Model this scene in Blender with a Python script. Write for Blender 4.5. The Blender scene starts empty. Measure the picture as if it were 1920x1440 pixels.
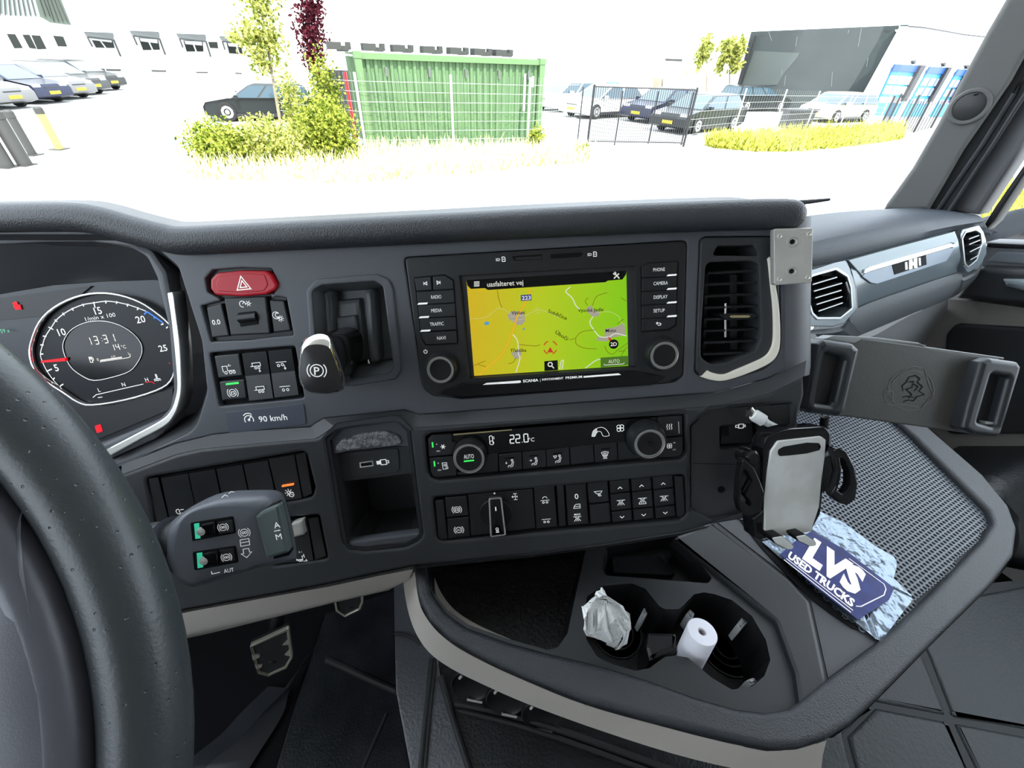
import bpy, math, random
import numpy as np
from mathutils import Vector, Matrix
from mathutils.geometry import tessellate_polygon

# ------------------------------------------------------------------ camera model (1920 x 1440)
CAMH = 2.3
FPX = 800.0
TH = math.radians(37.5)
RO = math.radians(2.4)
CAM = np.array([0.0, 0.0, CAMH])
_F = np.array([0, math.cos(TH), -math.sin(TH)])
_U0 = np.array([0, math.sin(TH), math.cos(TH)])
_X = np.array([1.0, 0, 0])
_R = math.cos(RO) * _X + math.sin(RO) * _U0
_U = -math.sin(RO) * _X + math.cos(RO) * _U0

def ray(px, py):
    return _F + _R * ((px - 960) / FPX) - _U * ((py - 720) / FPX)
def P(px, py, d):
    return CAM + d * ray(px, py)
def unit(v):
    v = np.asarray(v, float)
    return v / np.linalg.norm(v)
def cam_dir(x, y, z):
    """direction given as right, down, forward of the viewer"""
    return unit(_R * x - _U * y + _F * z)

class Fr:
    """a flat working frame: origin, u to the right, v up, n out of the face"""
    def __init__(s, o, right, up):
        s.o = np.asarray(o, float)
        s.u = unit(right)
        up = np.asarray(up, float)
        s.v = unit(up - s.u * np.dot(up, s.u))
        s.n = np.cross(s.u, s.v)
    def hit(s, px, py, z=0.0):
        r = ray(px, py)
        t = np.dot(s.o + s.n * z - CAM, s.n) / np.dot(r, s.n)
        return CAM + t * r
    def uv(s, px, py, z=0.0):
        q = s.hit(px, py, z) - s.o
        return (float(np.dot(q, s.u)), float(np.dot(q, s.v)))
    def w(s, u, v, z=0.0):
        return s.o + s.u * u + s.v * v + s.n * z
    def lift(s, z):
        f = Fr.__new__(Fr)
        f.o = s.o + s.n * z; f.u, f.v, f.n = s.u, s.v, s.n
        return f
    def dist(s, px, py, z=0.0):
        return float(np.dot(s.hit(px, py, z) - CAM, _F))

# ------------------------------------------------------------------ scene, camera, sky, sun, exposure
scene = bpy.context.scene
COL = scene.collection
random.seed(7)
cam_data = bpy.data.cameras.new('camera')
cam_data.sensor_width = 36.0
cam_data.lens = FPX / 1920.0 * 36.0
cam_data.clip_start = 0.01
cam_data.clip_end = 400
cam_obj = bpy.data.objects.new('camera', cam_data)
COL.objects.link(cam_obj)
_m = Matrix.Identity(4)
for i in range(3):
    _m[i][0], _m[i][1], _m[i][2], _m[i][3] = _R[i], _U[i], -_F[i], CAM[i]
cam_obj.matrix_world = _m
scene.camera = cam_obj
scene.view_settings.view_transform = 'Standard'
scene.view_settings.look = 'None'
scene.view_settings.exposure = 0.65
scene.view_settings.gamma = 1.0
scene.view_settings.use_curve_mapping = False

world = bpy.data.worlds.new('sky')
scene.world = world
world.use_nodes = True
_bg = world.node_tree.nodes['Background']
_bg.inputs[0].default_value = (0.80, 0.90, 1.0, 1)
_bg.inputs[1].default_value = 3.0
sun_data = bpy.data.lights.new('sun', 'SUN')
sun_data.energy = 6.0
sun_data.angle = math.radians(0.6)
sun_data.color = (1.0, 0.95, 0.86)
sun_obj = bpy.data.objects.new('sun', sun_data)
COL.objects.link(sun_obj)
_sd = Vector((-0.30, 0.62, -0.95))     # travel direction of the sunlight: from behind the cab, high
sun_obj.rotation_euler = _sd.to_track_quat('-Z', 'Y').to_euler()
sun_obj.location = (0, -3, 12)

# truck axes: across the cab, and straight ahead (the viewer is turned to the right of straight ahead)
LAT = np.array([0.887, 0.463, 0.0]); LAT = unit(LAT)
FWD = np.array([-LAT[1], LAT[0], 0.0])
ZUP = np.array([0, 0, 1.0])
def TK(a, b, h):
    """point in the cab: a to the right, b ahead, h above the viewer"""
    return CAM + LAT * a + FWD * b + ZUP * h

# ------------------------------------------------------------------ materials
MATS = {}
def mat(name, col, rough=0.5, metal=0.0, bump=0.0, bscale=900.0, var=0.0, vscale=12.0, coat=0.0, spec=0.5,
        emit=None, estr=0.0, detail=2.0, sss=0.0, col2=None):
    if name in MATS:
        return MATS[name]
    m = bpy.data.materials.new(name)
    m.use_nodes = True
    nt = m.node_tree
    b = nt.nodes['Principled BSDF']
    b.inputs['Base Color'].default_value = (*col, 1)
    b.inputs['Roughness'].default_value = rough
    b.inputs['Metallic'].default_value = metal
    b.inputs['Specular IOR Level'].default_value = spec
    b.inputs['Coat Weight'].default_value = coat
    b.inputs['Coat Roughness'].default_value = 0.08
    if emit:
        b.inputs['Emission Color'].default_value = (*emit, 1)
        b.inputs['Emission Strength'].default_value = estr
    tc = nt.nodes.new('ShaderNodeTexCoord')
    if bump > 0:
        n = nt.nodes.new('ShaderNodeTexNoise')
        n.inputs['Scale'].default_value = bscale
        n.inputs['Detail'].default_value = detail
        bp = nt.nodes.new('ShaderNodeBump')
        bp.inputs['Strength'].default_value = bump
        bp.inputs['Distance'].default_value = 0.9 / bscale
        nt.links.new(tc.outputs['Object'], n.inputs['Vector'])
        nt.links.new(n.outputs['Fac'], bp.inputs['Height'])
        nt.links.new(bp.outputs['Normal'], b.inputs['Normal'])
    if var > 0:
        n2 = nt.nodes.new('ShaderNodeTexNoise')
        n2.inputs['Scale'].default_value = vscale
        n2.inputs['Detail'].default_value = 4
        rp = nt.nodes.new('ShaderNodeValToRGB')
        c2 = col2 or tuple(min(1, c * (1 + var)) for c in col)
        c1 = col if col2 else tuple(c * (1 - var) for c in col)
        rp.color_ramp.elements[0].position = 0.35
        rp.color_ramp.elements[1].position = 0.65
        rp.color_ramp.elements[0].color = (*c1, 1)
        rp.color_ramp.elements[1].color = (*c2, 1)
        nt.links.new(tc.outputs['Object'], n2.inputs['Vector'])
        nt.links.new(n2.outputs['Fac'], rp.inputs['Fac'])
        nt.links.new(rp.outputs['Color'], b.inputs['Base Color'])
    MATS[name] = m
    return m

def glass(name, tint=(1, 1, 1), refl=1.0):
    if name in MATS:
        return MATS[name]
    m = bpy.data.materials.new(name)
    m.use_nodes = True
    nt = m.node_tree
    nt.nodes.clear()
    out = nt.nodes.new('ShaderNodeOutputMaterial')
    mix = nt.nodes.new('ShaderNodeMixShader')
    tr = nt.nodes.new('ShaderNodeBsdfTransparent')
    gl = nt.nodes.new('ShaderNodeBsdfGlossy')
    fr = nt.nodes.new('ShaderNodeFresnel')
    mu = nt.nodes.new('ShaderNodeMath')
    mu.operation = 'MULTIPLY'
    mu.inputs[1].default_value = refl
    fr.inputs['IOR'].default_value = 1.3
    tr.inputs[0].default_value = (*tint, 1)
    gl.inputs['Roughness'].default_value = 0.02
    nt.links.new(fr.outputs[0], mu.inputs[0])
    nt.links.new(mu.outputs[0], mix.inputs[0])
    nt.links.new(tr.outputs[0], mix.inputs[1])
    nt.links.new(gl.outputs[0], mix.inputs[2])
    nt.links.new(mix.outputs[0], out.inputs[0])
    MATS[name] = m
    return m

def leafmat(name, c1, c2, trans=0.45):
    if name in MATS:
        return MATS[name]
    m = bpy.data.materials.new(name)
    m.use_nodes = True
    nt = m.node_tree
    nt.nodes.clear()
    out = nt.nodes.new('ShaderNodeOutputMaterial')
    mix = nt.nodes.new('ShaderNodeMixShader')
    mix.inputs[0].default_value = trans
    d = nt.nodes.new('ShaderNodeBsdfDiffuse')
    t = nt.nodes.new('ShaderNodeBsdfTranslucent')
    tc = nt.nodes.new('ShaderNodeTexCoord')
    n = nt.nodes.new('ShaderNodeTexNoise')
    n.inputs['Scale'].default_value = 9
    rp = nt.nodes.new('ShaderNodeValToRGB')
    rp.color_ramp.elements[0].position = 0.35
    rp.color_ramp.elements[1].position = 0.65
    rp.color_ramp.elements[0].color = (*c1, 1)
    rp.color_ramp.elements[1].color = (*c2, 1)
    nt.links.new(tc.outputs['Object'], n.inputs['Vector'])
    nt.links.new(n.outputs['Fac'], rp.inputs['Fac'])
    nt.links.new(rp.outputs['Color'], d.inputs['Color'])
    nt.links.new(rp.outputs['Color'], t.inputs['Color'])
    nt.links.new(d.outputs[0], mix.inputs[1])
    nt.links.new(t.outputs[0], mix.inputs[2])
    nt.links.new(mix.outputs[0], out.inputs[0])
    MATS[name] = m
    return m

M_dash = mat('dash_plastic', (0.070, 0.073, 0.084), 0.46, bump=0.3, bscale=2600)
M_dash2 = mat('dash_plastic_dark', (0.026, 0.027, 0.030), 0.46, bump=0.25, bscale=2600)
M_pad = mat('soft_dash_pad', (0.034, 0.036, 0.041), 0.45, bump=0.55, bscale=800)
M_black = mat('black_plastic', (0.007, 0.007, 0.008), 0.40, spec=0.35, bump=0.1, bscale=2500)
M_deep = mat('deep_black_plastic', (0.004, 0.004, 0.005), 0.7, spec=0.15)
M_gloss = mat('glossy_black', (0.005, 0.005, 0.006), 0.12, spec=0.3)
M_btn = mat('button_plastic', (0.0135, 0.014, 0.016), 0.36, spec=0.4, bump=0.12, bscale=3000)
M_chrome = mat('chrome', (0.82, 0.82, 0.80), 0.13, 1.0)
M_satin = mat('satin_silver', (0.78, 0.77, 0.74), 0.28, 1.0)
M_alu = mat('brushed_aluminium', (0.62, 0.60, 0.56), 0.42, .65, bump=0.15, bscale=600, var=0.06, vscale=40)
M_white = mat('white_print', (0.85, 0.85, 0.83), 0.5, emit=(0.85, 0.85, 0.85), estr=0.25)  # slight glow added so the white print reads brighter
M_wprint = mat('pale_print', (0.80, 0.80, 0.79), 0.5, emit=(0.8, 0.8, 0.8), estr=0.22)  # weaker added glow that lifts the pale print
M_beige = mat('beige_plastic', (0.56, 0.51, 0.46), 0.55, bump=0.35, bscale=1500)
M_grey = mat('grey_trim', (0.27, 0.275, 0.28), 0.6, bump=0.3, bscale=1500)
M_leather = mat('black_leather', (0.008, 0.009, 0.011), 0.42, bump=0.35, bscale=260, detail=6)
M_wheel = mat('steering_leather', (0.060, 0.060, 0.070), 0.36, bump=0.35, bscale=420, detail=4)
M_rubber = mat('black_rubber', (0.012, 0.012, 0.013), 0.7)
M_green = mat('green_lamp', (0.05, 0.5, 0.1), 0.4, emit=(0.03, 0.8, 0.10), estr=0.5)
M_orange = mat('orange_lamp', (0.6, 0.2, 0.05), 0.4, emit=(1.0, 0.22, 0.03), estr=0.5)
M_redlamp = mat('red_lamp', (0.35, 0.004, 0.008), 0.5, emit=(1.0, 0.012, 0.03), estr=0.42, spec=0.2)

# ------------------------------------------------------------------ mesh builders (all return world-space vertices and faces)
def area2(p):
    return sum(p[i][0] * p[(i + 1) % len(p)][1] - p[(i + 1) % len(p)][0] * p[i][1] for i in range(len(p)))
def ccw(p):
    return list(p) if area2(p) > 0 else list(p)[::-1]
def rnd(pts, r, n=4):
    """round the corners of a closed outline; r one radius or one for each corner"""
    N = len(pts)
    rs = r if isinstance(r, (list, tuple)) else [r] * N
    out = []
    for i in range(N):
        p0, p1, p2 = np.array(pts[i - 1], float), np.array(pts[i], float), np.array(pts[(i + 1) % N], float)
        a, b = p0 - p1, p2 - p1
        la, lb = np.linalg.norm(a), np.linalg.norm(b)
        if rs[i] <= 0 or la < 1e-9 or lb < 1e-9:
            out.append(tuple(p1)); continue
        a /= la; b /= lb
        c = max(-1, min(1, float(np.dot(a, b))))
        ang = math.acos(c)
        if ang > math.pi - 0.05:
            out.append(tuple(p1)); continue
        t = min(rs[i] / math.tan(ang / 2), 0.48 * la, 0.48 * lb)
        q0, q2 = p1 + a * t, p1 + b * t
        for k in range(n + 1):
            s = k / n
            out.append(tuple((1 - s) ** 2 * q0 + 2 * s * (1 - s) * p1 + s * s * q2))
    return out
def offset(p, d):
    """move an outline to its left by d (inwards for a counter-clockwise one)"""
    N = len(p); out = []
    for i in range(N):
        a = np.subtract(p[i], p[i - 1]); b = np.subtract(p[(i + 1) % N], p[i])
        la, lb = np.linalg.norm(a), np.linalg.norm(b)
        if la < 1e-12 or lb < 1e-12:
            n1 = n2 = None
            e = b if la < 1e-12 else a
            le = np.linalg.norm(e)
            m = np.array([-e[1], e[0]]) / max(le, 1e-12)
        else:
            n1 = np.array([-a[1], a[0]]) / la; n2 = np.array([-b[1], b[0]]) / lb
            m = (n1 + n2) / max(0.35, 1 + float(np.dot(n1, n2)))
        out.append((p[i][0] + m[0] * d, p[i][1] + m[1] * d))
    return out
def slab(fr, uv, z0, z1, bev=0.0, holes=(), seg=2, back=False):
    """a plate: outline (with holes) raised from z0 to z1, its front edges rounded"""
    outl = [ccw(uv)] + [ccw(h)[::-1] for h in holes]
    V, Fc = [], []
    caps = []
    for poly in outl:
        N = len(poly)
        rings = [(z0, 0.0)]
        if bev > 0:
            for k in range(seg + 1):
                a = k / seg * math.pi / 2
                rings.append((z1 - bev + bev * math.sin(a), bev * (1 - math.cos(a))))
            rings.append((z1, bev + min(.3 * bev, .0009)))
        else:
            rings.append((z1, 0.0))
        idx = []
        for z, ins in rings:
            q = offset(poly, ins) if ins > 0 else poly
            st = len(V)
            V += [fr.w(a, b, z) for a, b in q]
            idx.append(list(range(st, st + N)))
        for r in range(len(idx) - 1):
            for i in range(N):
                j = (i + 1) % N
                Fc.append((idx[r][i], idx[r][j], idx[r + 1][j], idx[r + 1][i]))
        caps.append((idx[-1], q))
        if back:
            pass
    if len(caps) == 1 and len(caps[0][0]) <= 4:
        Fc.append(tuple(caps[0][0]))
    else:
        flat = [i for c in caps for i in c[0]]
        tris = tessellate_polygon([[Vector((x, y, 0)) for x, y in c[1]] for c in caps])
        for t in tris:
            a, b, c = [flat[k] for k in t]
            va, vb, vc = V[a], V[b], V[c]
            if np.dot(np.cross(vb - va, vc - va), fr.n) < 0:
                b, c = c, b
            Fc.append((a, b, c))
    if back:
        flatp = [[Vector((x, y, 0)) for x, y in poly] for poly in outl]
        st = len(V)
        for poly in outl:
            V += [fr.w(a, b, z0) for a, b in poly]
        for t in tessellate_polygon(flatp):
            a, b, c = [st + k for k in t]
            if np.dot(np.cross(V[b] - V[a], V[c] - V[a]), fr.n) > 0:
                b, c = c, b
            Fc.append((a, b, c))
    return V, Fc
def join(*parts):
    V, Fc = [], []
    for v, f in parts:
        o = len(V)
        V += list(v)
        Fc += [tuple(i + o for i in q) for q in f]
    return V, Fc
def loft(rings, closed=True, cap0=False, cap1=False):
    V, Fc = [], []
    N = len(rings[0])
    for r in rings:
        V += list(r)
    for k in range(len(rings) - 1):
        for i in range(N if closed else N - 1):
            j = (i + 1) % N
            Fc.append((k * N + i, k * N + j, (k + 1) * N + j, (k + 1) * N + i))
    def fan(st, flip):
        c = np.mean(V[st:st + N], axis=0)
        V.append(c); ci = len(V) - 1
        for i in range(N):
            j = (i + 1) % N
            Fc.append((ci, st + j, st + i) if flip else (ci, st + i, st + j))
    if cap0: fan(0, True)
    if cap1: fan((len(rings) - 1) * N, False)
    return V, Fc
def smooth_path(pts, n=6, closed=False):
    """Catmull-Rom through the points"""
    p = [np.asarray(q, float) for q in pts]
    N = len(p); out = []
    for i in range(N if closed else N - 1):
        p0 = p[i - 1] if (closed or i > 0) else 2 * p[0] - p[1]
        p1, p2 = p[i], p[(i + 1) % N]
        p3 = p[(i + 2) % N] if (closed or i + 2 < N) else 2 * p[-1] - p[-2]
        for k in range(n):
            t = k / n
            out.append(0.5 * ((2 * p1) + (-p0 + p2) * t + (2 * p0 - 5 * p1 + 4 * p2 - p3) * t * t + (-p0 + 3 * p1 - 3 * p2 + p3) * t ** 3))
    if not closed:
        out.append(p[-1])
    return out
def tube(path, r, n=10, closed=False, caps=True, up=(0, 0, 1), flat=1.0, prof=None):
    """sweep a round or oval section (or profile prof of (side, up) pairs) along a path; r a number or a list"""
    path = [np.asarray(q, float) for q in path]
    N = len(path); rings = []
    up = unit(up)
    for i, q in enumerate(path):
        if closed:
            t = path[(i + 1) % N] - path[i - 1]
        else:
            t = path[min(i + 1, N - 1)] - path[max(i - 1, 0)]
        t = unit(t)
        s = np.cross(t, up)
        if np.linalg.norm(s) < 1e-4:
            s = np.cross(t, np.array([1.0, 0.1, 0]))
        s = unit(s); w = np.cross(s, t)
        rr = r[i] if isinstance(r, (list, tuple)) else r
        if prof:
            rings.append([q + s * a * rr + w * b * rr for a, b in prof])
        else:
            rings.append([q + s * math.cos(2 * math.pi * k / n) * rr + w * math.sin(2 * math.pi * k / n) * rr * flat for k in range(n)])
    if closed:
        rings.append(rings[0])
    return loft(rings, True, caps and not closed, caps and not closed)
def lathe(o, axis, prof, n=24, start=(1, 0, 0.01)):
    """turn a profile of (radius, height) pairs about an axis"""
    o = np.asarray(o, float); ax = unit(axis)
    u = unit(np.cross(ax, start)); v = np.cross(ax, u)
    rings = [[o + ax * h + (u * math.cos(2 * math.pi * k / n) + v * math.sin(2 * math.pi * k / n)) * r for k in range(n)] for r, h in prof]
    return loft(rings, True, prof[0][0] > 1e-6, prof[-1][0] > 1e-6)
def box(o, dx, dy, dz):
    """box from a corner and three edge vectors"""
    o = np.asarray(o, float); a, b, c = np.asarray(dx, float), np.asarray(dy, float), np.asarray(dz, float)
    V = [o, o + a, o + a + b, o + b, o + c, o + a + c, o + a + b + c, o + b + c]
    Fc = [(3, 2, 1, 0), (4, 5, 6, 7), (0, 1, 5, 4), (1, 2, 6, 5), (2, 3, 7, 6), (3, 0, 4, 7)]
    return V, Fc
def cbox(c, sx, sy, sz, ax=(1, 0, 0), ay=(0, 1, 0), az=(0, 0, 1)):
    ax, ay, az = unit(ax) * sx, unit(ay) * sy, unit(az) * sz
    return box(np.asarray(c, float) - ax / 2 - ay / 2 - az / 2, ax, ay, az)
def ribbon(fr, lines, w, z, closed=False):
    """flat printed strokes of width w in the frame; lines of (u, v) points"""
    V, Fc = [], []
    for ln in lines:
        p = [np.array(q, float) for q in ln]
        N = len(p)
        if N < 2: continue
        cl = closed or (np.linalg.norm(p[0] - p[-1]) < 1e-7 and N > 3)
        if cl and np.linalg.norm(p[0] - p[-1]) < 1e-7:
            p = p[:-1]; N -= 1
        st = len(V)
        for i in range(N):
            a = p[i] - p[i - 1] if (cl or i > 0) else p[1] - p[0]
            b = p[(i + 1) % N] - p[i] if (cl or i < N - 1) else p[-1] - p[-2]
            a = a / max(np.linalg.norm(a), 1e-9); b = b / max(np.linalg.norm(b), 1e-9)
            n1, n2 = np.array([-a[1], a[0]]), np.array([-b[1], b[0]])
            m = (n1 + n2) / max(0.4, 1 + float(np.dot(n1, n2))) * w / 2
            V += [fr.w(*(p[i] + m), z), fr.w(*(p[i] - m), z)]
        for i in range(N if cl else N - 1):
            j = (i + 1) % N
            Fc.append((st + 2 * i, st + 2 * i + 1, st + 2 * j + 1, st + 2 * j))
    return V, Fc
def circ(cx, cy, r, n=20, a0=0.0, a1=360.0, ry=None):
    ry = r if ry is None else ry
    full = abs(a1 - a0) >= 359.9
    return [(cx + r * math.cos(math.radians(a0 + (a1 - a0) * k / n)), cy + ry * math.sin(math.radians(a0 + (a1 - a0) * k / n))) for k in range(n + 1)]

# pixel helpers: zoom windows of the photograph
def ZM(x0, y0, s):
    def f(*pts):
        q = [(x0 + x * s, y0 + y * s) for x, y in pts]
        return q[0] if len(q) == 1 else q
    return f
def puv(fr, pts, z=0.0, r=0.0, n=4):
    """pixels of an outline, corners rounded, as frame coordinates on the plane z"""
    if r: pts = rnd(pts, r, n)
    return [fr.uv(x, y, z) for x, y in pts]
def plate(fr, pts, z0, z1, r=0.0, bev=0.0, holes=(), seg=2, hz=None, n=4):
    return slab(fr, puv(fr, pts, z1, r, n), z0, z1, bev, [puv(fr, h, z1) for h in holes], seg)

# ------------------------------------------------------------------ objects
_wp = {}
def make_mesh(name, VF, m, c, ang=38, smooth=True):
    V, Fc = VF
    me = bpy.data.meshes.new(name)
    me.from_pydata([tuple(np.asarray(v) - c) for v in V], [], Fc)
    if m is not None:
        me.materials.append(m)
    if smooth and len(Fc):
        me.shade_smooth()
        me.set_sharp_from_angle(angle=math.radians(ang))
    me.update()
    return me
def add(name, VF, m, parent=None, label=None, ang=38, smooth=True, base=False):
    V = np.array([np.asarray(v, float) for v in VF[0]])
    lo, hi = V.min(0), V.max(0)
    c = (lo + hi) / 2
    if base: c[2] = lo[2]
    o = bpy.data.objects.new(name, make_mesh(name, VF, m, c, ang, smooth))
    COL.objects.link(o)
    _wp[o.name] = c
    if parent is not None:
        o.parent = parent
        o.location = tuple(c - _wp[parent.name])
    else:
        o.location = tuple(c)
    if label: o['label'] = label
    return o
def tag(o, label, cat=None, group=None, kind=None):
    o['label'] = label
    if cat: o['category'] = cat
    if group: o['group'] = group
    if kind: o['kind'] = kind
    return o
def thing(name, label, cat, loc, group=None):
    o = bpy.data.objects.new(name, None)
    COL.objects.link(o)
    o.empty_display_size = 0.02
    o.location = tuple(loc)
    _wp[o.name] = np.asarray(loc, float)
    o['label'] = label; o['category'] = cat
    if group: o['group'] = group
    return o
def struct(o, label=None):
    o['kind'] = 'structure'
    if label: o['label'] = label
    return o

def local2(fr, cx, cy, slope, z):
    """origin, axes and metres per pixel for print placed at a pixel"""
    o = np.array(fr.uv(cx, cy, z))
    e = np.array(fr.uv(cx + 10, cy + 10 * slope, z)) - o
    s = np.linalg.norm(e) / (10 * math.hypot(1, slope))
    e = e / np.linalg.norm(e)
    return o, e, np.array([-e[1], e[0]]), s
def text(fr, s, cx, cy, h, slope=0.0, z=0.0, ws=1.0, shear=0.0, bold=0.0, width=None):
    """lettering centred on a pixel, capital height h in pixels"""
    c = bpy.data.curves.new('lettering', 'FONT')
    c.body = s; c.size = 1.0; c.align_x = 'CENTER'; c.resolution_u = 2; c.shear = shear
    if bold: c.offset = bold
    o = bpy.data.objects.new('lettering', c)
    me = bpy.data.meshes.new_from_object(o)
    bpy.data.objects.remove(o); bpy.data.curves.remove(c)
    og, e, f, k = local2(fr, cx, cy, slope, z)
    sc = h * k / 0.70
    xs = [v.co.x for v in me.vertices]
    if width:
        ws = width * k / ((max(xs) - min(xs)) * sc)
    mx = (max(xs) + min(xs)) / 2
    V = []
    for v in me.vertices:
        q = og + e * (v.co.x - mx) * sc * ws + f * (v.co.y - 0.35) * sc
        V.append(fr.w(q[0], q[1], z))
    Fc = [tuple(p.vertices) for p in me.polygons]
    bpy.data.meshes.remove(me)
    return V, Fc
def icon(fr, lines, cx, cy, s, slope=0.0, z=0.0, w=1.3, fills=()):
    """line drawing in a -1..1 box, centred on a pixel, half size s pixels, strokes w pixels wide"""
    og, e, f, k = local2(fr, cx, cy, slope, z)
    L = [[tuple(og + e * x * s * k + f * y * s * k) for x, y in ln] for ln in lines]
    out = ribbon(fr, L, w * k, z)
    for fl in fills:
        q = [tuple(og + e * x * s * k + f * y * s * k) for x, y in fl]
        out = join(out, slab(fr, q, z - 1e-5, z))
    return out
def pribbon(fr, lines, w, z):
    """strokes through photograph pixels, w pixels wide"""
    k = fr.dist(*lines[0][0], z) / FPX
    return ribbon(fr, [[fr.uv(x, y, z) for x, y in ln] for ln in lines], w * k, z)

# ------------------------------------------------------------------ working frames of the cab
D = Fr(P(1020, 600, 0.394), cam_dir(1, -0.063, -0.04), -cam_dir(0.083, 0.963, 0.254))       # face of the centre dash
ZA = ZM(740, 430, 560 / 1920); ZB = ZM(780, 740, 540 / 1920); ZC = ZM(250, 760, 0.25)
ZL = ZM(340, 460, 440 / 1667); ZV = ZM(1280, 380, 420 / 1592); ZP = ZM(1480, 340, 0.25)
ZH = ZM(1280, 600, 1 / 3); ZG = ZM(0, 420, 340 / 1113); ZU = ZM(560, 740, 260 / 1170)
ZT1 = ZM(700, 980, 700 / 1920); ZT2 = ZM(1260, 900, 0.375); ZF = ZM(320, 1040, 540 / 1920)
ZW = ZM(0, 900, 0.375)
ZO1 = ZM(0, 0, 1 / 3); ZO2 = ZM(540, 0, 1 / 3); ZO3 = ZM(1000, 0, 460 / 1920); ZO4 = ZM(1320, 0, 0.3125)

# ------------------------------------------------------------------ main dashboard
dash = thing('dashboard', 'dark grey moulded truck dashboard with padded top rail', 'dashboard', D.w(0, -0.2, -0.05))

pad_px = [(-520, 425), (-200, 410), (0, 408), (130, 407), (190, 414), (255, 432), (310, 446), (345, 451), (420, 448), (560, 441), (700, 434), (900, 424), (1100, 414), (1300, 406), (1440, 402), (1478, 403)]
bay_hole = rnd([(-460, 440), (200, 440), (290, 462), (334, 500), (378, 640), (388, 735), (366, 806), (232, 868), (60, 930), (-460, 1010)],
               [10, 20, 50, 30, 60, 40, 50, 0, 0, 10], 6)
haz_hole = rnd(ZL((170, 235), (220, 175), (430, 158), (640, 165), (690, 270), (650, 350), (630, 360), (745, 372), (795, 640), (640, 652), (480, 672), (210, 685), (140, 430), (290, 392), (240, 362), (185, 330)), 3)
trail_hole = rnd(ZL((200, 765), (805, 715), (872, 1085), (270, 1145)), 5)
park_hole = rnd(ZL((928, 320), (1000, 282), (1370, 255), (1430, 290), (1505, 860), (1480, 905), (1230, 938), (975, 955)), [14, 8, 12, 12, 18, 12, 10, 10])
info_hole = rnd(ZA((60, 180), (1880, 70), (1856, 945), (1800, 985), (430, 1092), (185, 1045)), [10, 10, 14, 20, 20, 30])
vent_hole = rnd(ZV((122, 262), (160, 240), (640, 236), (700, 300), (700, 1060), (600, 1180), (280, 1275), (130, 1245), (84, 1200)), [10, 12, 20, 30, 40, 50, 20, 10, 10])
up_low = [(200, 882), (330, 832), (400, 815), (470, 808), (582, 801), (607, 785), (757, 769), (785, 778), (1000, 762), (1300, 739), (1346, 736), (1438, 710), (1475, 693)]
up_out = [(1475, 410), (1200, 420), (700, 440), (420, 455), (345, 458), (300, 450), (190, 420), (-520, 425), (-520, 1030), (60, 938)] + up_low
add('fascia', plate(D, up_out, -0.03, 0, bev=0.0015, holes=[bay_hole, haz_hole, trail_hole, park_hole, info_hole, vent_hole]), M_dash, dash)

# rounded right end of the face
def column_end():
    rows = [(1475, 410, 1512, 408), (1475, 500, 1512, 500), (1475, 600, 1512, 600), (1475, 690, 1512, 682), (1475, 706, 1510, 696)]
    rings = []
    for xa, ya, xb, yb in rows:
        A = np.array(D.uv(xa - 4, ya)); B = np.array(D.uv(xb, yb, -0.028)); r = []
        for k in range(9):
            a = k / 8 * math.pi / 2
            u = A + (B - A) * math.sin(a)
            r.append(D.w(u[0], u[1], 0.0003 - 0.028 * (1 - math.cos(a))))
        r.append(r[-1] - D.n * 0.25)
        rings.append(r)
    return loft(rings[::-1], closed=False)
add('side_column', column_end(), M_dash, dash)

# padded top rail with its rounded end, and the deck falling away to the windscreen
pp = smooth_path([D.hit(x, y, 0.004) for x, y in pad_px], 4)
rad = [0.0125] * (len(pp) - 1) + [0.0125]
for k in range(5):
    t = (k + 1) / 5
    pp.append(pp[-1] + unit(pp[-1] - pp[-3]) * (0.0125 * (math.sin(t * math.pi / 2) - math.sin((k) / 5 * math.pi / 2))) * 1.1)
    rad.append(0.0125 * max(0.02, math.cos(t * math.pi / 2)))
add('dash_pad', tube(pp, rad, 16, up=D.n), M_pad, dash, 'grained soft-touch rail along the top edge')
deck = []
for q in pp[:-5]:
    top = q + D.v * 0.008
    deck.append([top, top + FWD * 0.05 - ZUP * 0.006, top + FWD * 0.16 - ZUP * 0.055, top + FWD * 0.40 - ZUP * 0.15, top + FWD * 0.40 - ZUP * 0.4])
add('deck', loft(deck, closed=False), M_dash2, dash)
add('light_sensor', lathe(P(974, 397, .62), ZUP, [(0.020, -0.05), (0.020, 0.0), (0.017, 0.004), (0.008, 0.006), (0.0, 0.0065)], 20), M_black, dash, 'small round black sensor bump on the deck')

# lower tier: stands proud of the upper one
LZ = 0.014
low_top = [(228, 890), (330, 852), (375, 842), (475, 832), (592, 822), (604, 815), (626, 799), (650, 793), (738, 783), (750, 785), (769, 800), (785, 801), (1000, 787), (1297, 764), (1350, 760), (1440, 738), (1508, 705)]
low_right = [(1509, 740), (1492, 805), (1472, 880), (1440, 945), (1392, 966)]
low_bot = [(1334, 984), (1280, 999), (1134, 1022), (1000, 1040), (776, 1062), (700, 1077), (601, 1098), (342, 1145), (250, 1165)]
sw1_hole = rnd(ZC((95, 545), (1290, 345), (1360, 620), (1340, 690), (1150, 725), (160, 900)), [8, 12, 12, 12, 6, 8])
sw2_hole = rnd(ZC((1000, 860), (1390, 825), (1455, 1150), (1040, 1210)), 5)
cub_hole = rnd(ZU((228, 380), (340, 265), (800, 205), (850, 215), (935, 300), (1045, 1190), (1000, 1240), (900, 1290), (560, 1325), (420, 1310), (370, 1250)), [3, 8, 8, 8, 6, 12, 10, 8, 10, 12, 12])
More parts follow.
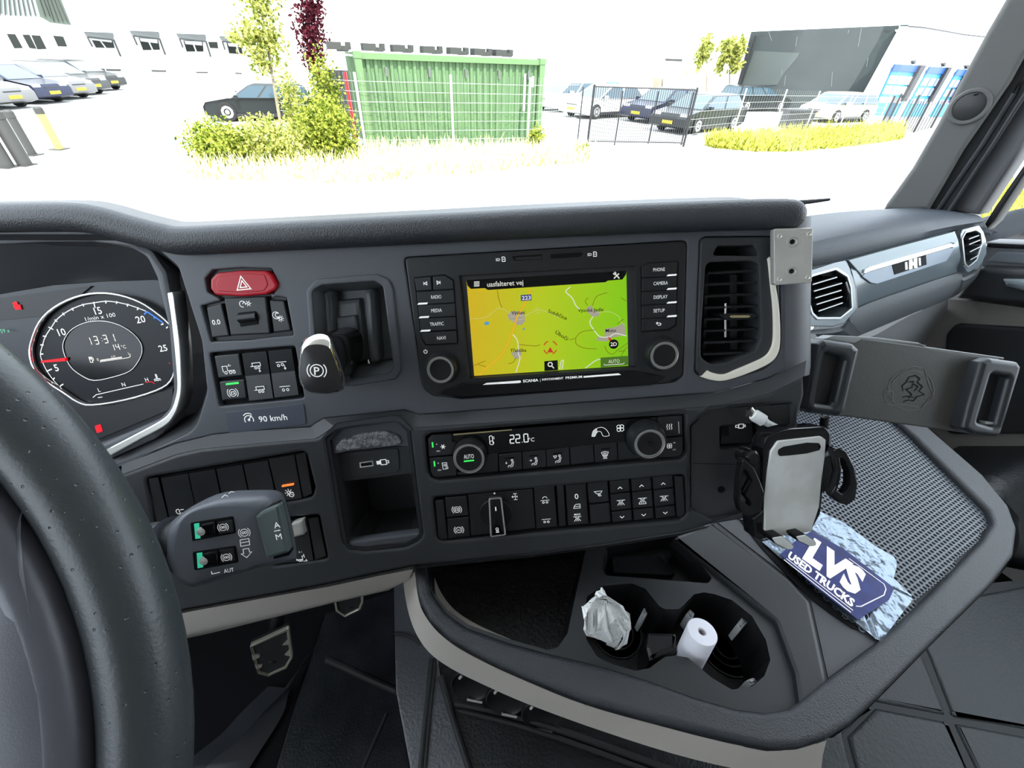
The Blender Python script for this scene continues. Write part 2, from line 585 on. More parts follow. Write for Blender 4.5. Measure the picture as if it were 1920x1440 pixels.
clim_hole = rnd(ZB((62, 285), (95, 262), (1790, 122), (1806, 395), (1760, 430), (160, 572), (105, 558), (82, 520)), [6, 6, 8, 16, 12, 12, 10, 8])
row_hole = rnd(ZB((112, 690), (1795, 535), (1805, 790), (1770, 838), (175, 980), (140, 960)), [8, 10, 12, 10, 10, 10])
usb_hole = rnd([(1296, 800), (1332, 768), (1484, 757), (1486, 800), (1462, 890), (1420, 962), (1390, 966), (1338, 975), (1296, 955)], [4, 6, 4, 6, 6, 6, 4, 4, 4])
low_out = low_top + low_right + low_bot
add('lower_fascia', plate(D, low_out, -0.02, LZ, bev=0.003, holes=[sw1_hole, sw2_hole, cub_hole, clim_hole, row_hole, usb_hole]), M_dash2, dash)
# chamfer between the tiers
A = [D.hit(x, y, 0.0005) for x, y in [(228, 872), (330, 832), (400, 815), (470, 808), (582, 801), (590, 795), (607, 785), (640, 781), (740, 771), (757, 769), (775, 774), (785, 778), (1000, 762), (1297, 740), (1346, 736), (1438, 710), (1512, 676)]]
Bq = [D.hit(x, y, LZ - 0.0012) for x, y in low_top]
add('ledge', loft([Bq, A], closed=False), M_dash2, dash, ang=25)
# underside lip, rounded back under the dash
lip0 = [D.hit(x, y, LZ - 0.002) for x, y in low_bot]
lip1 = [q - D.v * 0.012 - D.n * 0.012 for q in lip0]
lip2 = [q - D.v * 0.016 - D.n * 0.05 for q in lip0]
lip3 = [q - D.v * 0.010 - D.n * 0.22 for q in lip0]
add('lower_lip', loft([lip3, lip2, lip1, lip0], closed=False), M_dash2, dash, ang=60)

# beige knee panel under the driver's side
K = D.lift(-0.01)
kt = [D.hit(x, y, 0.004) for x, y in [(150, 1180), (342, 1144), (601, 1096), (700, 1077), (778, 1060)]]
kb = [D.hit(x, y, -0.055) for x, y in [(150, 1240), (396, 1187), (626, 1130), (728, 1107), (765, 1082)]]
km = [(a * 0.5 + b * 0.5) + D.n * 0.010 - D.v * 0.002 for a, b in zip(kt, kb)]
kk = [q - D.n * 0.10 - D.v * 0.0 for q in kb]
add('knee_panel', loft([kk, kb, km, kt], closed=False), M_beige, dash, 'warm grey panel under the dark edge', ang=60)

# ------------------------------------------------------------------ instrument cluster
clu = thing('instrument_cluster', 'instrument cluster with a chrome-ringed rev counter behind the steering wheel', 'gauge', D.w(-0.40, -0.05, -0.05))
bez_out = rnd([(-450, 446), (170, 442), (250, 452), (285, 470), (312, 510), (343, 670), (344, 735), (330, 790), (292, 824), (206, 862), (60, 925), (-450, 1000)], [6, 10, 30, 20, 20, 30, 20, 30, 20, 0, 0, 6], 6)
bez_in = rnd(ZG((-1400, 150), (0, 128), (560, 100), (800, 150), (895, 205), (955, 330), (1030, 650), (1058, 1010), (1035, 1130), (975, 1195), (640, 1340), (150, 1520), (-1400, 1800)), [6, 10, 30, 40, 30, 30, 50, 40, 30, 30, 0, 0, 6], 6)
GZ = -0.045
G = D.lift(GZ)
# gutter between fascia and bezel
g0 = puv(D, bay_hole, 0.0); g0 = [D.w(a, b, -0.001) for a, b in ccw(g0)]
g1 = [D.w(a, b, -0.026) for a, b in offset(ccw(puv(D, bay_hole, 0.0)), 0.016)]
add('gutter', loft([g1, g0]), M_dash2, clu)
add('bezel', plate(D, bez_out, -0.050, -0.008, bev=0.004, holes=[bez_in]), M_dash, clu)
def trim_strip(fr, outer, inner, z0, z1):
    """a raised strip between two rows of pixels"""
    a = [fr.uv(x, y, z1) for x, y in outer]; b = [fr.uv(x, y, z1) for x, y in inner]
    return slab(fr, a + b[::-1], z0, z1, 0.0012)
so = smooth_path([np.array(p) for p in ZG((1048, 418), (1062, 428), (1080, 560), (1106, 760), (1116, 990), (1104, 1090), (1070, 1180), (1010, 1245), (860, 1325), (676, 1424))], 4)
si = smooth_path([np.array(p) for p in ZG((1030, 422), (1026, 436), (1046, 560), (1068, 760), (1084, 980), (1072, 1075), (1042, 1150), (985, 1205), (830, 1290), (648, 1385))], 4)
add('silver_trim', trim_strip(D, so, si, -0.02, -0.005), M_satin, clu, 'bright silver strip edging the instruments')
# face
face_px = [(-440, 452), (320, 440), (345, 600), (345, 830), (180, 872), (-440, 1000)]
M_dial = mat('dial_black', (0.006, 0.007, 0.011), 0.35, spec=0.2)
add('dial_plate', plate(G, face_px, -0.01, 0), mat('dial_slate', (0.022, 0.025, 0.034), 0.35, spec=0.35), clu)
visor = [(-440, 440), (310, 436), (330, 540), (325, 540), (200, 527), (0, 548), (-440, 590)]
add('upper_shroud', loft([[G.hit(x, y, 0.0) for x, y in [(-440, 590), (0, 552), (100, 535), (200, 528), (290, 525), (340, 530)]], [D.hit(x, y, -0.01) for x, y in [(-440, 462), (0, 455), (100, 448), (200, 446), (270, 462), (316, 500)]]], closed=False), M_dash2, clu)
add('info_strip', plate(G, ZG((-900, 520), (0, 455), (560, 380), (440, 480), (300, 560), (0, 590), (-900, 660)), 0, 0.002), M_black, clu)
add('lower_strip', plate(G, ZG((430, 1130), (700, 1110), (1060, 1010), (1060, 1130), (650, 1300), (400, 1400), (0, 1500)), 0, 0.004), M_btn, clu)
# tachometer: chrome ring, face, ticks
ringo = ZG((190, 880), (170, 800), (180, 720), (230, 600), (320, 510), (450, 445), (590, 418), (730, 430), (860, 475), (960, 540), (1030, 600), (1070, 660), (1080, 860), (1050, 970), (960, 1030), (760, 1090), (560, 1120), (470, 1100), (380, 1040), (300, 990), (230, 930))
ringo = [tuple(q) for q in smooth_path([np.array(p) for p in ringo], 3, True)]
ro = ccw(puv(G, ringo, 0.008))
add('dial_ring', slab(G, ro, 0, 0.008, 0.0012, [offset(ro, 0.0024)]), M_chrome, clu, 'thin chrome ring around the rev counter')
add('dial_face', slab(G, offset(ro, 0.003), 0, 0.003), M_dial, clu)
gz = 0.0034
arc_px = ZG((365, 998), (325, 955), (290, 905), (262, 850), (248, 800), (262, 740), (280, 688), (318, 630), (345, 590), (390, 552), (445, 520), (510, 495), (575, 484), (650, 474), (715, 480), (785, 495), (845, 515), (895, 535))
tick = [ZG((365, 998), (388, 982)), ZG((325, 955), (335, 943)), ZG((285, 905), (318, 890)), ZG((246, 800), (266, 797)), ZG((247, 742), (268, 742)), ZG((262, 688), (285, 690)), ZG((297, 632), (327, 648)), ZG((335, 587), (352, 600)), ZG((383, 545), (396, 560)), ZG((442, 515), (450, 532)), ZG((508, 490), (514, 506)), ZG((575, 478), (584, 515)), ZG((650, 470), (650, 488)), ZG((718, 474), (714, 490)), ZG((787, 490), (780, 506)), ZG((850, 512), (842, 528)), ZG((1003, 612), (988, 618)), ZG((1020, 640), (1030, 630))]
add('dial_scale', join(pribbon(G, [smooth_path([np.array(p) for p in arc_px], 3)], 1.6, gz), pribbon(G, tick, 2.2, gz)), M_white, clu)
M_blue = mat('blue_mark', (0.03, 0.15, 0.8), 0.5, emit=(0.03, 0.2, 1.0), estr=0.6)
add('economy_band', pribbon(G, [ZG((885, 555), (902, 538), (950, 570), (1000, 606)), ZG((945, 580), (952, 570))], 2.2, gz), M_blue, clu)
nums = [text(G, t, *ZG((x, y)), h, -0.16, gz, 1.05, bold=0.012) for t, x, y, h in [('5', 345, 882, 12), ('10', 378, 663, 12), ('15', 600, 532, 12), ('20', 862, 585, 12), ('25', 1000, 762, 11)]]
nums.append(text(G, '1/min x 100', *ZG((615, 570)), 7, -0.16, gz, width=57))
nums += [text(G, 'L', *ZG((608, 1018)), 7, -0.15, gz), text(G, 'N', *ZG((758, 985)), 7, -0.15, gz), text(G, 'H', *ZG((900, 955)), 7, -0.15, gz)]
nums.append(pribbon(G, [ZG((570, 1065), (590, 1048), (625, 1040), (880, 982)), ZG((600, 1066), (628, 1062))], 1.3, gz))
nums.append(icon(G, [[(-.1, -.2), (-.1, 1), (.15, 1), (.15, -.2)], [(.15, .8), (.4, .8)], [(.15, .4), (.4, .4)], [(-1, -.4), (-.5, -.2), (0, -.4), (.5, -.2), (1, -.4)], [(-1, -.8), (-.5, -.6), (0, -.8), (.5, -.6), (1, -.8)]], *ZG((962, 945)), 6.5, -0.15, gz, 1.2))
add('dial_lettering', join(*nums), M_white, clu)
add('needle', plate(G, ZG((250, 840), (250, 852), (400, 842), (400, 822)), gz, 0.006), M_redlamp, clu, 'red needle resting just above 5')
add('hot_mark', pribbon(G, [ZG((890, 972), (930, 968), (950, 980)), ZG((1038, 850), (1044, 860))], 1.4, gz), M_redlamp, clu)
disp = [tuple(q) for q in smooth_path([np.array(p) for p in ZG((388, 770), (400, 700), (450, 640), (540, 600), (640, 594), (740, 620), (820, 670), (868, 730), (876, 790), (850, 850), (800, 905), (700, 940), (580, 962), (500, 930), (430, 870))], 3, True)]
dv = ccw(puv(G, disp, gz))
add('trip_display', slab(G, dv, 0, gz - 0.0002), M_gloss, clu)
add('display_ring', slab(G, dv, 0, gz + 0.0008, 0.0003, [offset(dv, 0.0007)]), M_satin, clu)
M_lcd = mat('lcd_print', (0.75, 0.70, 0.62), 0.5, emit=(0.8, 0.74, 0.66), estr=0.45)
def seg7(fr, s, cx, cy, h, slope, z, w=1.6, pitch=0.62):
    """segmented digits"""
    S = {'a': ((0, 1), (1, 1)), 'b': ((1, 1), (1, .5)), 'c': ((1, .5), (1, 0)), 'd': ((0, 0), (1, 0)), 'e': ((0, 0), (0, .5)), 'f': ((0, .5), (0, 1)), 'g': ((0, .5), (1, .5))}
    T = {'0': 'abcdef', '1': 'bc', '2': 'abged', '3': 'abgcd', '4': 'fgbc', '9': 'abcdfg', '5': 'afgcd', '6': 'afedcg'}
    lines = []; x = 0
    for ch in s:
        if ch in ':.':
            for yy in ((.3, .65) if ch == ':' else (0.0,)):
                lines.append([(x + .05, yy), (x + .05, yy + .06)])
            x += .28; continue
        for q in T[ch]:
            (xa, ya), (xb, yb) = S[q]
            m = 0.03
            dx, dy = (xb - xa), (yb - ya)
            lines.append([(x + (xa + dx * m) * .48 + ya * 0.02, ya + dy * m * 2), (x + (xb - dx * m) * .48 + yb * 0.02, yb - dy * m * 2)])
        x += .48 + pitch - .42
    wd = x - (pitch - .42)
    L = [[((a - wd / 2) * 2, (b - .5) * 2) for a, b in ln] for ln in lines]
    return icon(fr, L, cx, cy, h / 2, slope, z, w)
add('display_readout', join(seg7(G, '13:31', *ZG((618, 710)), 13.5, -0.14, gz, 1.5, .95), seg7(G, '14', *ZG((706, 757)), 11, -0.14, gz, 1.3, .8),
    text(G, '°C', *ZG((758, 754)), 6, -0.14, gz), text(G, '0', *ZG((600, 832)), 5, -.14, gz), text(G, '1/2', *ZG((697, 816)), 5, -.14, gz), text(G, '1', *ZG((788, 795)), 5, -.14, gz),
    pribbon(G, [ZG((612, 846), (790, 820), (800, 812), (797, 795))], 1.0, gz), pribbon(G, [ZG((615, 838), (748, 818))], 2.0, gz),
    icon(G, [[(-.6, -1), (-.6, .9), (.3, .9), (.3, -1), (-.6, -1)], [(-.4, .6), (.1, .6), (.1, .2), (-.4, .2), (-.4, .6)], [(.3, -.2), (.6, -.4), (.8, -.2), (.8, .5), (.5, .8)]], *ZG((560, 832)), 5, -.1, gz, 1.1)), M_lcd, clu)
add('seat_belt_lamp', icon(G, [[(-.5, -1), (-.7, -.1), (0, .15), (.7, -.1), (.5, -1)], [(-.8, .7), (.8, -.9)]], *ZG((103, 500)), 7.5, -.1, 0.003, 3.2, [circ(0, .55, .42, 10)[:-1], [(-.6, -1), (.6, -1), (.6, 0), (-.6, 0)]]), M_redlamp, clu, 'red seat-belt warning lamp')
add('door_lamp', plate(G, rnd(ZG((580, 1240), (615, 1228), (630, 1272), (595, 1285)), 2), 0, 0.0045), M_redlamp, clu, 'red square warning lamp')
add('fleet_readout', text(G, '59 x', *ZG((30, 655)), 7, -.1, 0.003), mat('dim_green', (0.05, 0.25, 0.12), 0.5, emit=(0.08, 0.5, 0.25), estr=0.5), clu)

# ------------------------------------------------------------------ icon shapes in a -1..1 box
def seq(*p): return list(p)
def C_(cx, cy, r, n=12, a0=0, a1=360): return circ(cx, cy, r, n, a0, a1)
I_TRI = [[(-1, -.8), (0, 1), (1, -.8), (-1, -.8)], [(-.5, -.5), (0, .4), (.5, -.5), (-.5, -.5)]]
I_AXLE = [C_(-.4, -.3, .22), C_(.4, -.3, .22), [(-1, .35), (1, .35)]]
I_AXLED = [C_(-.6, -.1, .22), C_(.15, .0, .22), [(-1, .5), (1, .5)], [(.5, -.1), (.5, -.9)], [(.3, -.6), (.5, -.9), (.7, -.6)]]
I_TRAILER = [[(-1, .1), (-.6, .1), (-.6, .7), (.9, .7), (.9, .1), (-.6, .1)], C_(-.1, -.25, .2), C_(.5, -.25, .2)]
I_TRAILD = I_TRAILER + [[(.5, -.5), (.5, -1)], [(.3, -.8), (.5, -1), (.7, -.8)]]
I_TRUCK = [[(-1, -.5), (-1, .5), (-.2, .5), (-.2, -.3), (1, -.3)], C_(-.6, -.6, .22), C_(.2, -.6, .22), C_(.8, -.6, .2), [(0, .4), (.3, .8)], [(.3, .4), (.5, .6)]]
I_BRAKE = [C_(0, 0, .65, 18), C_(0, 0, 1, 8, -50, 50), C_(0, 0, 1, 8, 130, 230)]
I_WIPE = [[(-.4, -.2), (-.15, .2), (.15, .2), (.4, -.2)], [(-.4, .2), (.4, .2)], [(-.4, -.25), (.4, -.25)]]
I_INF = [C_(-.22, 0, .2, 10), C_(.22, 0, .2, 10)]
I_SUN = [C_(0, 0, .4)] + [[(.6 * math.cos(a), .6 * math.sin(a)), (math.cos(a), math.sin(a))] for a in [k * math.pi / 4 for k in range(8)]]
I_LAMP = [[(-1, .55), (1, .55)], [(-.5, .5), (-.3, .15), (.3, .15), (.5, .5)]] + [[(x0, -.05), (x1, -.75)] for x0, x1 in [(-.1, -.25), (.1, .25), (.35, .8), (-.35, -.8)]]
I_UP = [[(-1, -.5), (0, .5), (1, -.5)]]
I_DN = [[(-1, .5), (0, -.5), (1, .5)]]
I_SEAT = [C_(.5, .75, .22), [(.55, .4), (.25, -.45), (-.45, -.55), (-.6, -1)], [(.85, .4), (.7, -.2), (.5, -.8), (-.2, -.9)]]
I_SNOW = [[(math.cos(a), math.sin(a)), (-math.cos(a), -math.sin(a))] for a in (0, math.pi / 3, 2 * math.pi / 3)] + [C_(0, 0, .45, 6)]
I_FAN = [circ(.52 * math.cos(b), .52 * math.sin(b), .44, 12) for b in [math.pi / 4 + q * math.pi / 2 for q in range(4)]]
I_HEAT = [[(x, -1), (x + .2, -.4), (x - .1, .1), (x + .15, .6), (x, 1)] for x in (-.7, 0, .7)]
I_GAUGE = [C_(0, -.1, .75, 14, -30, 210), [(0, -.1), (.6, .7)], C_(0, -.1, .15, 8), C_(0, .05, 1.0, 10, 50, 140)]
I_MIST = [[(-.8, .6), (0, .85), (.8, .6), (.5, -.3), (-.5, -.3), (-.8, .6)], [(-.3, .5), (-.3, -.8)], [(0, .6), (0, -.8)], [(.3, .5), (.3, -.8)], [(-.5, -.95), (.5, -.95)]]
I_USB = [[(-1, .25), (-.35, .25), (-.35, -.25), (-1, -.25), (-1, .25)], [(-.35, .45), (.6, .45), (.6, -.45), (-.35, -.45), (-.35, .45)], [(.6, .2), (1, .2), (1, -.2), (.6, -.2)]]
I_MOON = [C_(-.2, .1, .7, 12, 30, 330), C_(.1, .1, .45, 10, 40, 300)]

def button(parent, fr, px, z0, z1, r=2.5, bev=0.0012, m=None, name='button', marks=(), label=None, mm=None):
    """a push or rocker button with its print as a child; marks are functions of (frame, z)"""
    b = add(name, plate(fr, px, z0, z1, r=r, bev=bev), m or M_btn, parent, label)
    pr = [f(z1 + 0.00012) for f in marks]
    if pr:
        add('print', join(*pr), mm or M_wprint, b)
    return b
def ic(fr, L, x, y, s, slope=0.0, w=1.2, fills=()):
    return lambda z: icon(fr, L, x, y, s, slope, z, w, fills)
def tx(fr, t, x, y, h, slope=0.0, **k):
    return lambda z: text(fr, t, x, y, h, slope, z, **k)

SL = -0.10
# ------------------------------------------------------------------ hazard and lighting switches
hz = thing('light_switch_panel', 'black switch group under a big red hazard button', 'switch panel', D.w(-0.30, 0.03, -0.004))
add('panel', plate(D, haz_hole, -0.03, -0.005), M_black, hz)
hb = add('hazard_button', plate(D, ZL((205, 240), (250, 195), (420, 178), (598, 180), (640, 208), (682, 285), (665, 318), (600, 350), (430, 365), (242, 355), (205, 310)), -0.01, 0.003, r=8, bev=0.002), mat('red_button', (0.47, 0.006, 0.018), 0.32, spec=0.35), hz, 'red hazard warning button with a white triangle')
add('hazard_face', plate(D, ZL((262, 225), (420, 200), (590, 205), (615, 280), (585, 325), (430, 335), (262, 325), (245, 280)), 0.0, 0.0036, r=6, bev=0.0006), MATS['red_button'], hb)
add('print', icon(D, I_TRI, *ZL((435, 272)), 13, SL, 0.0038, 1.8), M_white, hb)
button(hz, D, ZL((178, 442), (285, 412), (342, 645), (215, 658)), -0.01, -0.001, marks=[tx(D, '0.0', *ZL((247, 545)), 9, SL, bold=.01)])
dim = button(hz, D, ZL((303, 376), (600, 364), (632, 628), (350, 642)), -0.01, 0.001, name='dimmer_button', marks=[ic(D, [C_(-.5, 0, .5, 12, -20, 280), [(-.5, 0), (-.2, .3)]] + [[(.5 + .28 * math.cos(a), .28 * math.sin(a)), (.5 + .5 * math.cos(a), .5 * math.sin(a))] for a in [k * math.pi / 3 for k in range(6)]] + [C_(.5, 0, .2, 8)], *ZL((455, 415)), 11, SL)])
add('roller_slot', plate(D, ZL((402, 480), (530, 466), (552, 560), (420, 580)), 0.0005, 0.0013, r=2), M_deep, dim)
add('roller', tube([D.hit(*ZL((412, 520)), 0.0005), D.hit(*ZL((540, 505)), 0.0005)], 0.0042, 14, up=D.n), M_btn, dim)
button(hz, D, ZL((622, 388), (730, 394), (780, 608), (655, 622)), -0.01, -0.001, marks=[ic(D, I_MOON, *ZL((680, 500)), 9, SL), ic(D, I_SUN, *ZL((705, 520)), 6, SL)])

tb = thing('trailer_switch_block', 'block of black rocker switches with trailer pictograms left of the parking lever', 'switch panel', D.w(-0.30, -0.06, -0.004))
add('panel', plate(D, trail_hole, -0.03, -0.006), M_deep, tb)
button(tb, D, ZL((232, 785), (410, 768), (437, 928), (262, 946)), -0.01, 0.0005, name='rocker_switch', marks=[ic(D, I_TRUCK, *ZL((335, 878)), 11, SL)])
gb = button(tb, D, ZL((268, 968), (448, 950), (467, 1088), (288, 1106)), -0.01, 0.0005, name='rocker_switch', marks=[ic(D, I_BRAKE + I_WIPE, *ZL((365, 1048)), 10, SL)])
add('indicator', plate(D, ZL((315, 980), (405, 970), (408, 984), (316, 994)), 0, 0.0009), M_green, gb, 'lit green strip')
for q, up_, dn in [(ZL((430, 768), (602, 752), (652, 1085), (482, 1104)), ic(D, I_TRAILD, *ZL((530, 862)), 10, SL), ic(D, I_TRAILER, *ZL((558, 1030)), 10, SL)),
                   (ZL((616, 750), (782, 735), (832, 1062), (662, 1082)), ic(D, I_AXLED, *ZL((712, 848)), 10, SL), ic(D, I_AXLE, *ZL((738, 1015)), 10, SL))]:
    a, b, c, d = [np.array(p) for p in q]
    ml, mr = a + (d - a) * .48, b + (c - b) * .48
    zb_ = [D.uv(*p, 0.001) for p in (a, b)]; zm_ = [D.uv(*p, -0.0015) for p in (ml, mr)]; ze_ = [D.uv(*p, 0.001) for p in (d, c)]
    V = [D.w(*p, z) for ps, z in ((zb_, -.01), (zb_, .001), (zm_, -.0015), (ze_, .001), (ze_, -.01)) for p in ps]
    sides = [(0, 2, 4, 6, 8)[::1], (1, 3, 5, 7, 9)[::-1]]
    o = add('rocker_switch', (V, [(2 * k, 2 * k + 2, 2 * k + 3, 2 * k + 1) for k in range(4)] + [tuple(sides[0]), tuple(sides[1])]), M_btn, tb, ang=10)
    add('print', join(up_(0.0009), dn(0.0011)), M_wprint, o)
plq = thing('speed_limit_plate', 'flat grey plate reading 90 km/h with a speedometer pictogram', 'label plate', D.hit(497, 783, 0))
o = add('plate', plate(D, rnd(ZL((305, 1188), (868, 1125), (888, 1268), (340, 1340)), 4), 0, 0.0008, bev=0.0003), mat('blue_grey_plate', (0.055, 0.062, 0.085), 0.45), plq)
add('print', join(icon(D, I_GAUGE, *ZL((480, 1236)), 11, SL, 0.001, 1.6), text(D, '90 km/h', *ZL((650, 1227)), 11, -0.085, 0.001, width=53, bold=.008)), M_white, o)

# ------------------------------------------------------------------ parking brake lever in its recess
M_rec = mat('recess_plastic', (0.115, 0.122, 0.130), 0.42, bump=.2, bscale=1800)
pk = thing('parking_brake_lever', 'chunky parking brake lever with chrome rim in a square recess', 'lever', D.hit(665, 640, -0.02))
fr_out = rnd(ZL((885, 320), (955, 240), (1390, 203), (1475, 240), (1505, 310), (1562, 890), (1525, 955), (1235, 1000), (955, 1005), (925, 900)), [12, 12, 14, 14, 14, 16, 14, 10, 14, 10])
fo = puv(D, fr_out, 0.002); fi = puv(D, park_hole, 0.002)
add('surround', slab(D, fo, -0.003, 0.002, 0.0015, [fi]), M_dash, pk)
w0 = [D.w(a, b, 0.0015) for a, b in ccw(fi)]
w1 = [D.w(a, b, -0.034) for a, b in offset(ccw(fi), 0.008)]
add('recess', loft([w1, w0]), M_rec, pk)
add('recess_floor', slab(D, offset(ccw(fi), 0.007), -0.045, -0.033), M_rec, pk)
for xs in ((990, 1060), (1290, 1360)):
    add('guide_rib', plate(D, ZL((xs[0], 320), (xs[1], 305), (xs[1] + 40, 830), (xs[0] + 40, 850)), -0.034, -0.014, r=9, bev=0.006, seg=4), M_rec, pk)
add('slide', plate(D, ZL((1070, 395), (1270, 375), (1300, 700), (1090, 720)), -0.034, -0.026, r=4, bev=0.004), M_rec, pk)
add('slide_cap', plate(D, ZL((1080, 515), (1240, 495), (1260, 610), (1085, 630)), -0.028, -0.022, r=4, bev=0.002), M_dash, pk)
add('foot_tab', plate(D, ZL((1235, 840), (1330, 800), (1345, 850), (1240, 870)), -0.034, -0.022, r=3, bev=0.002), M_chrome, pk)
KN = Fr(P(603, 690, 0.325), cam_dir(1, -0.10, 0.16), -cam_dir(0.10, 1, 0.25))
kf = [tuple(q) for q in smooth_path([np.array(p) for p in ZL((845, 900), (850, 800), (870, 735), (915, 708), (985, 704), (1045, 722), (1075, 775), (1110, 870), (1140, 960), (1128, 1015), (1070, 1040), (990, 1046), (910, 1030), (862, 985))], 3, True)]
ko = [tuple(q) for q in smooth_path([np.array(p) for p in ZL((832, 900), (836, 790), (850, 700), (900, 648), (985, 628), (1060, 652), (1090, 730), (1135, 850), (1162, 950), (1150, 1025), (1080, 1050), (985, 1056), (895, 1038), (848, 985))], 3, True)]
kb_ = [tuple(q) for q in smooth_path([np.array(p) for p in ZL((960, 850), (980, 740), (1050, 650), (1100, 600), (1180, 585), (1250, 600), (1285, 650), (1290, 750), (1270, 840), (1230, 900), (1180, 960), (1100, 980), (1030, 960), (980, 920))], 3, True)]
Rf = [KN.hit(*p) for p in kf]; Ro = [KN.hit(*p, -0.006) for p in ko]
Rm = [KN.hit(*p, -0.02) for p in [tuple(np.array(a) * .75 + np.array(b) * .25) for a, b in zip(ko, kb_)]]
Rb = [D.hit(*p, -0.022) for p in kb_]
Rc = [D.hit(*tuple(np.array(p) * .4 + np.array(ZL((1180, 760))) * .6), -0.03) for p in kb_]
add('handle', loft([Rc, Rb, Rm, Ro], cap0=True), M_gloss, pk, ang=60)
add('rim', loft([[q - KN.n * 0.002 for q in Ro], Ro, [a * .55 + b * .45 + KN.n * 0.001 for a, b in zip(Rf, Ro)], Rf]), M_chrome, pk, 'polished chrome rim', ang=60)
fc = add('handle_face', loft([[q for q in Rf], [np.mean(Rf, 0) * .35 + q * .65 + KN.n * 0.0015 for q in Rf]], cap1=True), mat('brown_black', (0.018, 0.017, 0.018), 0.35), pk, ang=60)
add('print', join(icon(KN, [C_(0, 0, .68, 22), C_(0, 0, 1, 10, -45, 45), C_(0, 0, 1, 10, 135, 225)], *ZL((962, 890)), 18, 0.02, 0.0021, 2.0), text(KN, 'P', *ZL((962, 892)), 16, 0.0, 0.0021, bold=.01)), M_white, fc)

# ------------------------------------------------------------------ infotainment unit
inf = thing('infotainment_unit', 'black infotainment unit with map screen in the dash centre', 'navigation unit', D.hit(1020, 600, 0))
scr_hole = ZA((418, 302), (1545, 236), (1552, 888), (480, 958))
IZ = 0.0015
bz = rnd(ZA((67, 192), (95, 180), (1850, 76), (1876, 95), (1850, 925), (1838, 950), (1750, 990), (430, 1083), (250, 1075), (180, 1030)), [8, 8, 8, 8, 14, 14, 10, 10, 16, 24])
add('bezel', plate(D, bz, -0.02, IZ, bev=0.0012, holes=[scr_hole]), M_btn, inf)
add('lip', plate(D, ZA((268, 1056), (430, 992), (1540, 908), (1748, 948), (1650, 1002), (430, 1082)), 0, 0.003, bev=0.001), M_gloss, inf)
S_ = D.lift(-0.004)
add('screen_frame', plate(S_, ZA((400, 290), (1560, 225), (1566, 898), (470, 970)), -0.01, -0.0002, bev=0, holes=[ZA((461, 326), (1490, 266), (1503, 878), (511, 943))]), mat('screen_edge', (0.03, 0.03, 0.033), 0.3), inf)
sm = mat('map_screen', (0.01, 0.01, 0.01), 0.2, spec=0.15)
nt = sm.node_tree; pb = nt.nodes['Principled BSDF']
tcn = nt.nodes.new('ShaderNodeTexCoord'); sx = nt.nodes.new('ShaderNodeSeparateXYZ'); rp = nt.nodes.new('ShaderNodeValToRGB')
mp = nt.nodes.new('ShaderNodeMapRange'); mp.inputs['From Min'].default_value = -0.072; mp.inputs['From Max'].default_value = 0.072
nt.links.new(tcn.outputs['Object'], sx.inputs[0]); nt.links.new(sx.outputs['X'], mp.inputs['Value']); nt.links.new(mp.outputs[0], rp.inputs[0])
rp.color_ramp.elements[0].color = (0.50, 0.36, 0.012, 1); rp.color_ramp.elements[1].color = (0.17, 0.46, 0.004, 1)  # ramp paints the display's viewing-angle tint over an even map colour
e_ = rp.color_ramp.elements.new(0.45); e_.color = (0.36, 0.46, 0.010, 1)
nt.links.new(rp.outputs[0], pb.inputs['Emission Color']); pb.inputs['Emission Strength'].default_value = 0.78
screen = add('screen', plate(S_, ZA((455, 322), (1495, 262), (1506, 882), (507, 947)), -0.003, -0.0008), sm, inf, 'lit yellow and green road map')
def emat(n, c, s=0.9): return mat(n, tuple(x * .04 for x in c), 0.3, emit=c, estr=s * .72, spec=.15)
E_dark = mat('screen_black', (0.008, 0.008, 0.008), 0.2, spec=.2); E_white = emat('screen_white', (0.85, 0.85, 0.78), .75); E_brown = emat('screen_brown', (0.20, 0.10, 0.006), .8)
E_gray = emat('screen_gray', (0.40, 0.37, 0.30), .8); E_orange = emat('screen_orange', (0.9, 0.35, 0.02), .8); E_road = emat('screen_road', (0.62, 0.62, 0.30), .8)
E_navy = emat('screen_navy', (0.03, 0.05, 0.25), .8); E_red = emat('screen_red', (0.55, 0.04, 0.02), .9); E_yel = emat('screen_yellow', (0.62, 0.52, 0.02), .9); E_txt = mat('screen_text', (0.006, 0.006, 0.006), 0.3, spec=.1); E_water = emat('screen_water', (0.1, 0.35, 0.6), .8)
z1 = -0.0006
sp = lambda *p: smooth_path([np.array(q) for q in ZA(*p)], 4)
towns = [((725, 545), (760, 525), (830, 530), (840, 590), (815, 615), (790, 615), (735, 580)), ((1235, 500), (1265, 490), (1280, 520), (1320, 530), (1310, 560), (1270, 560), (1235, 530)), ((1350, 640), (1430, 625), (1475, 600), (1485, 680), (1400, 695), (1360, 720), (1298, 715), (1300, 695), (1350, 690)), ((750, 795), (800, 770), (818, 800), (795, 835), (770, 830))]
add('town_patch', join(*[plate(S_, ZA(*t), z1 - 1e-4, z1) for t in towns]), E_gray, screen)['kind'] = 'stuff'
add('minor_road', pribbon(S_, [sp((485, 575), (590, 565), (660, 508), (700, 515), (745, 545)), sp((835, 560), (900, 525), (940, 520), (1000, 540), (1060, 570)), sp((900, 525), (930, 500)), sp((905, 540), (935, 535)), sp((745, 560), (830, 555)), sp((750, 590), (835, 575)), sp((1300, 535), (1380, 530), (1440, 560), (1450, 590), (1480, 620))], 0.8, z1 + 1e-4), E_road, screen)['kind'] = 'stuff'
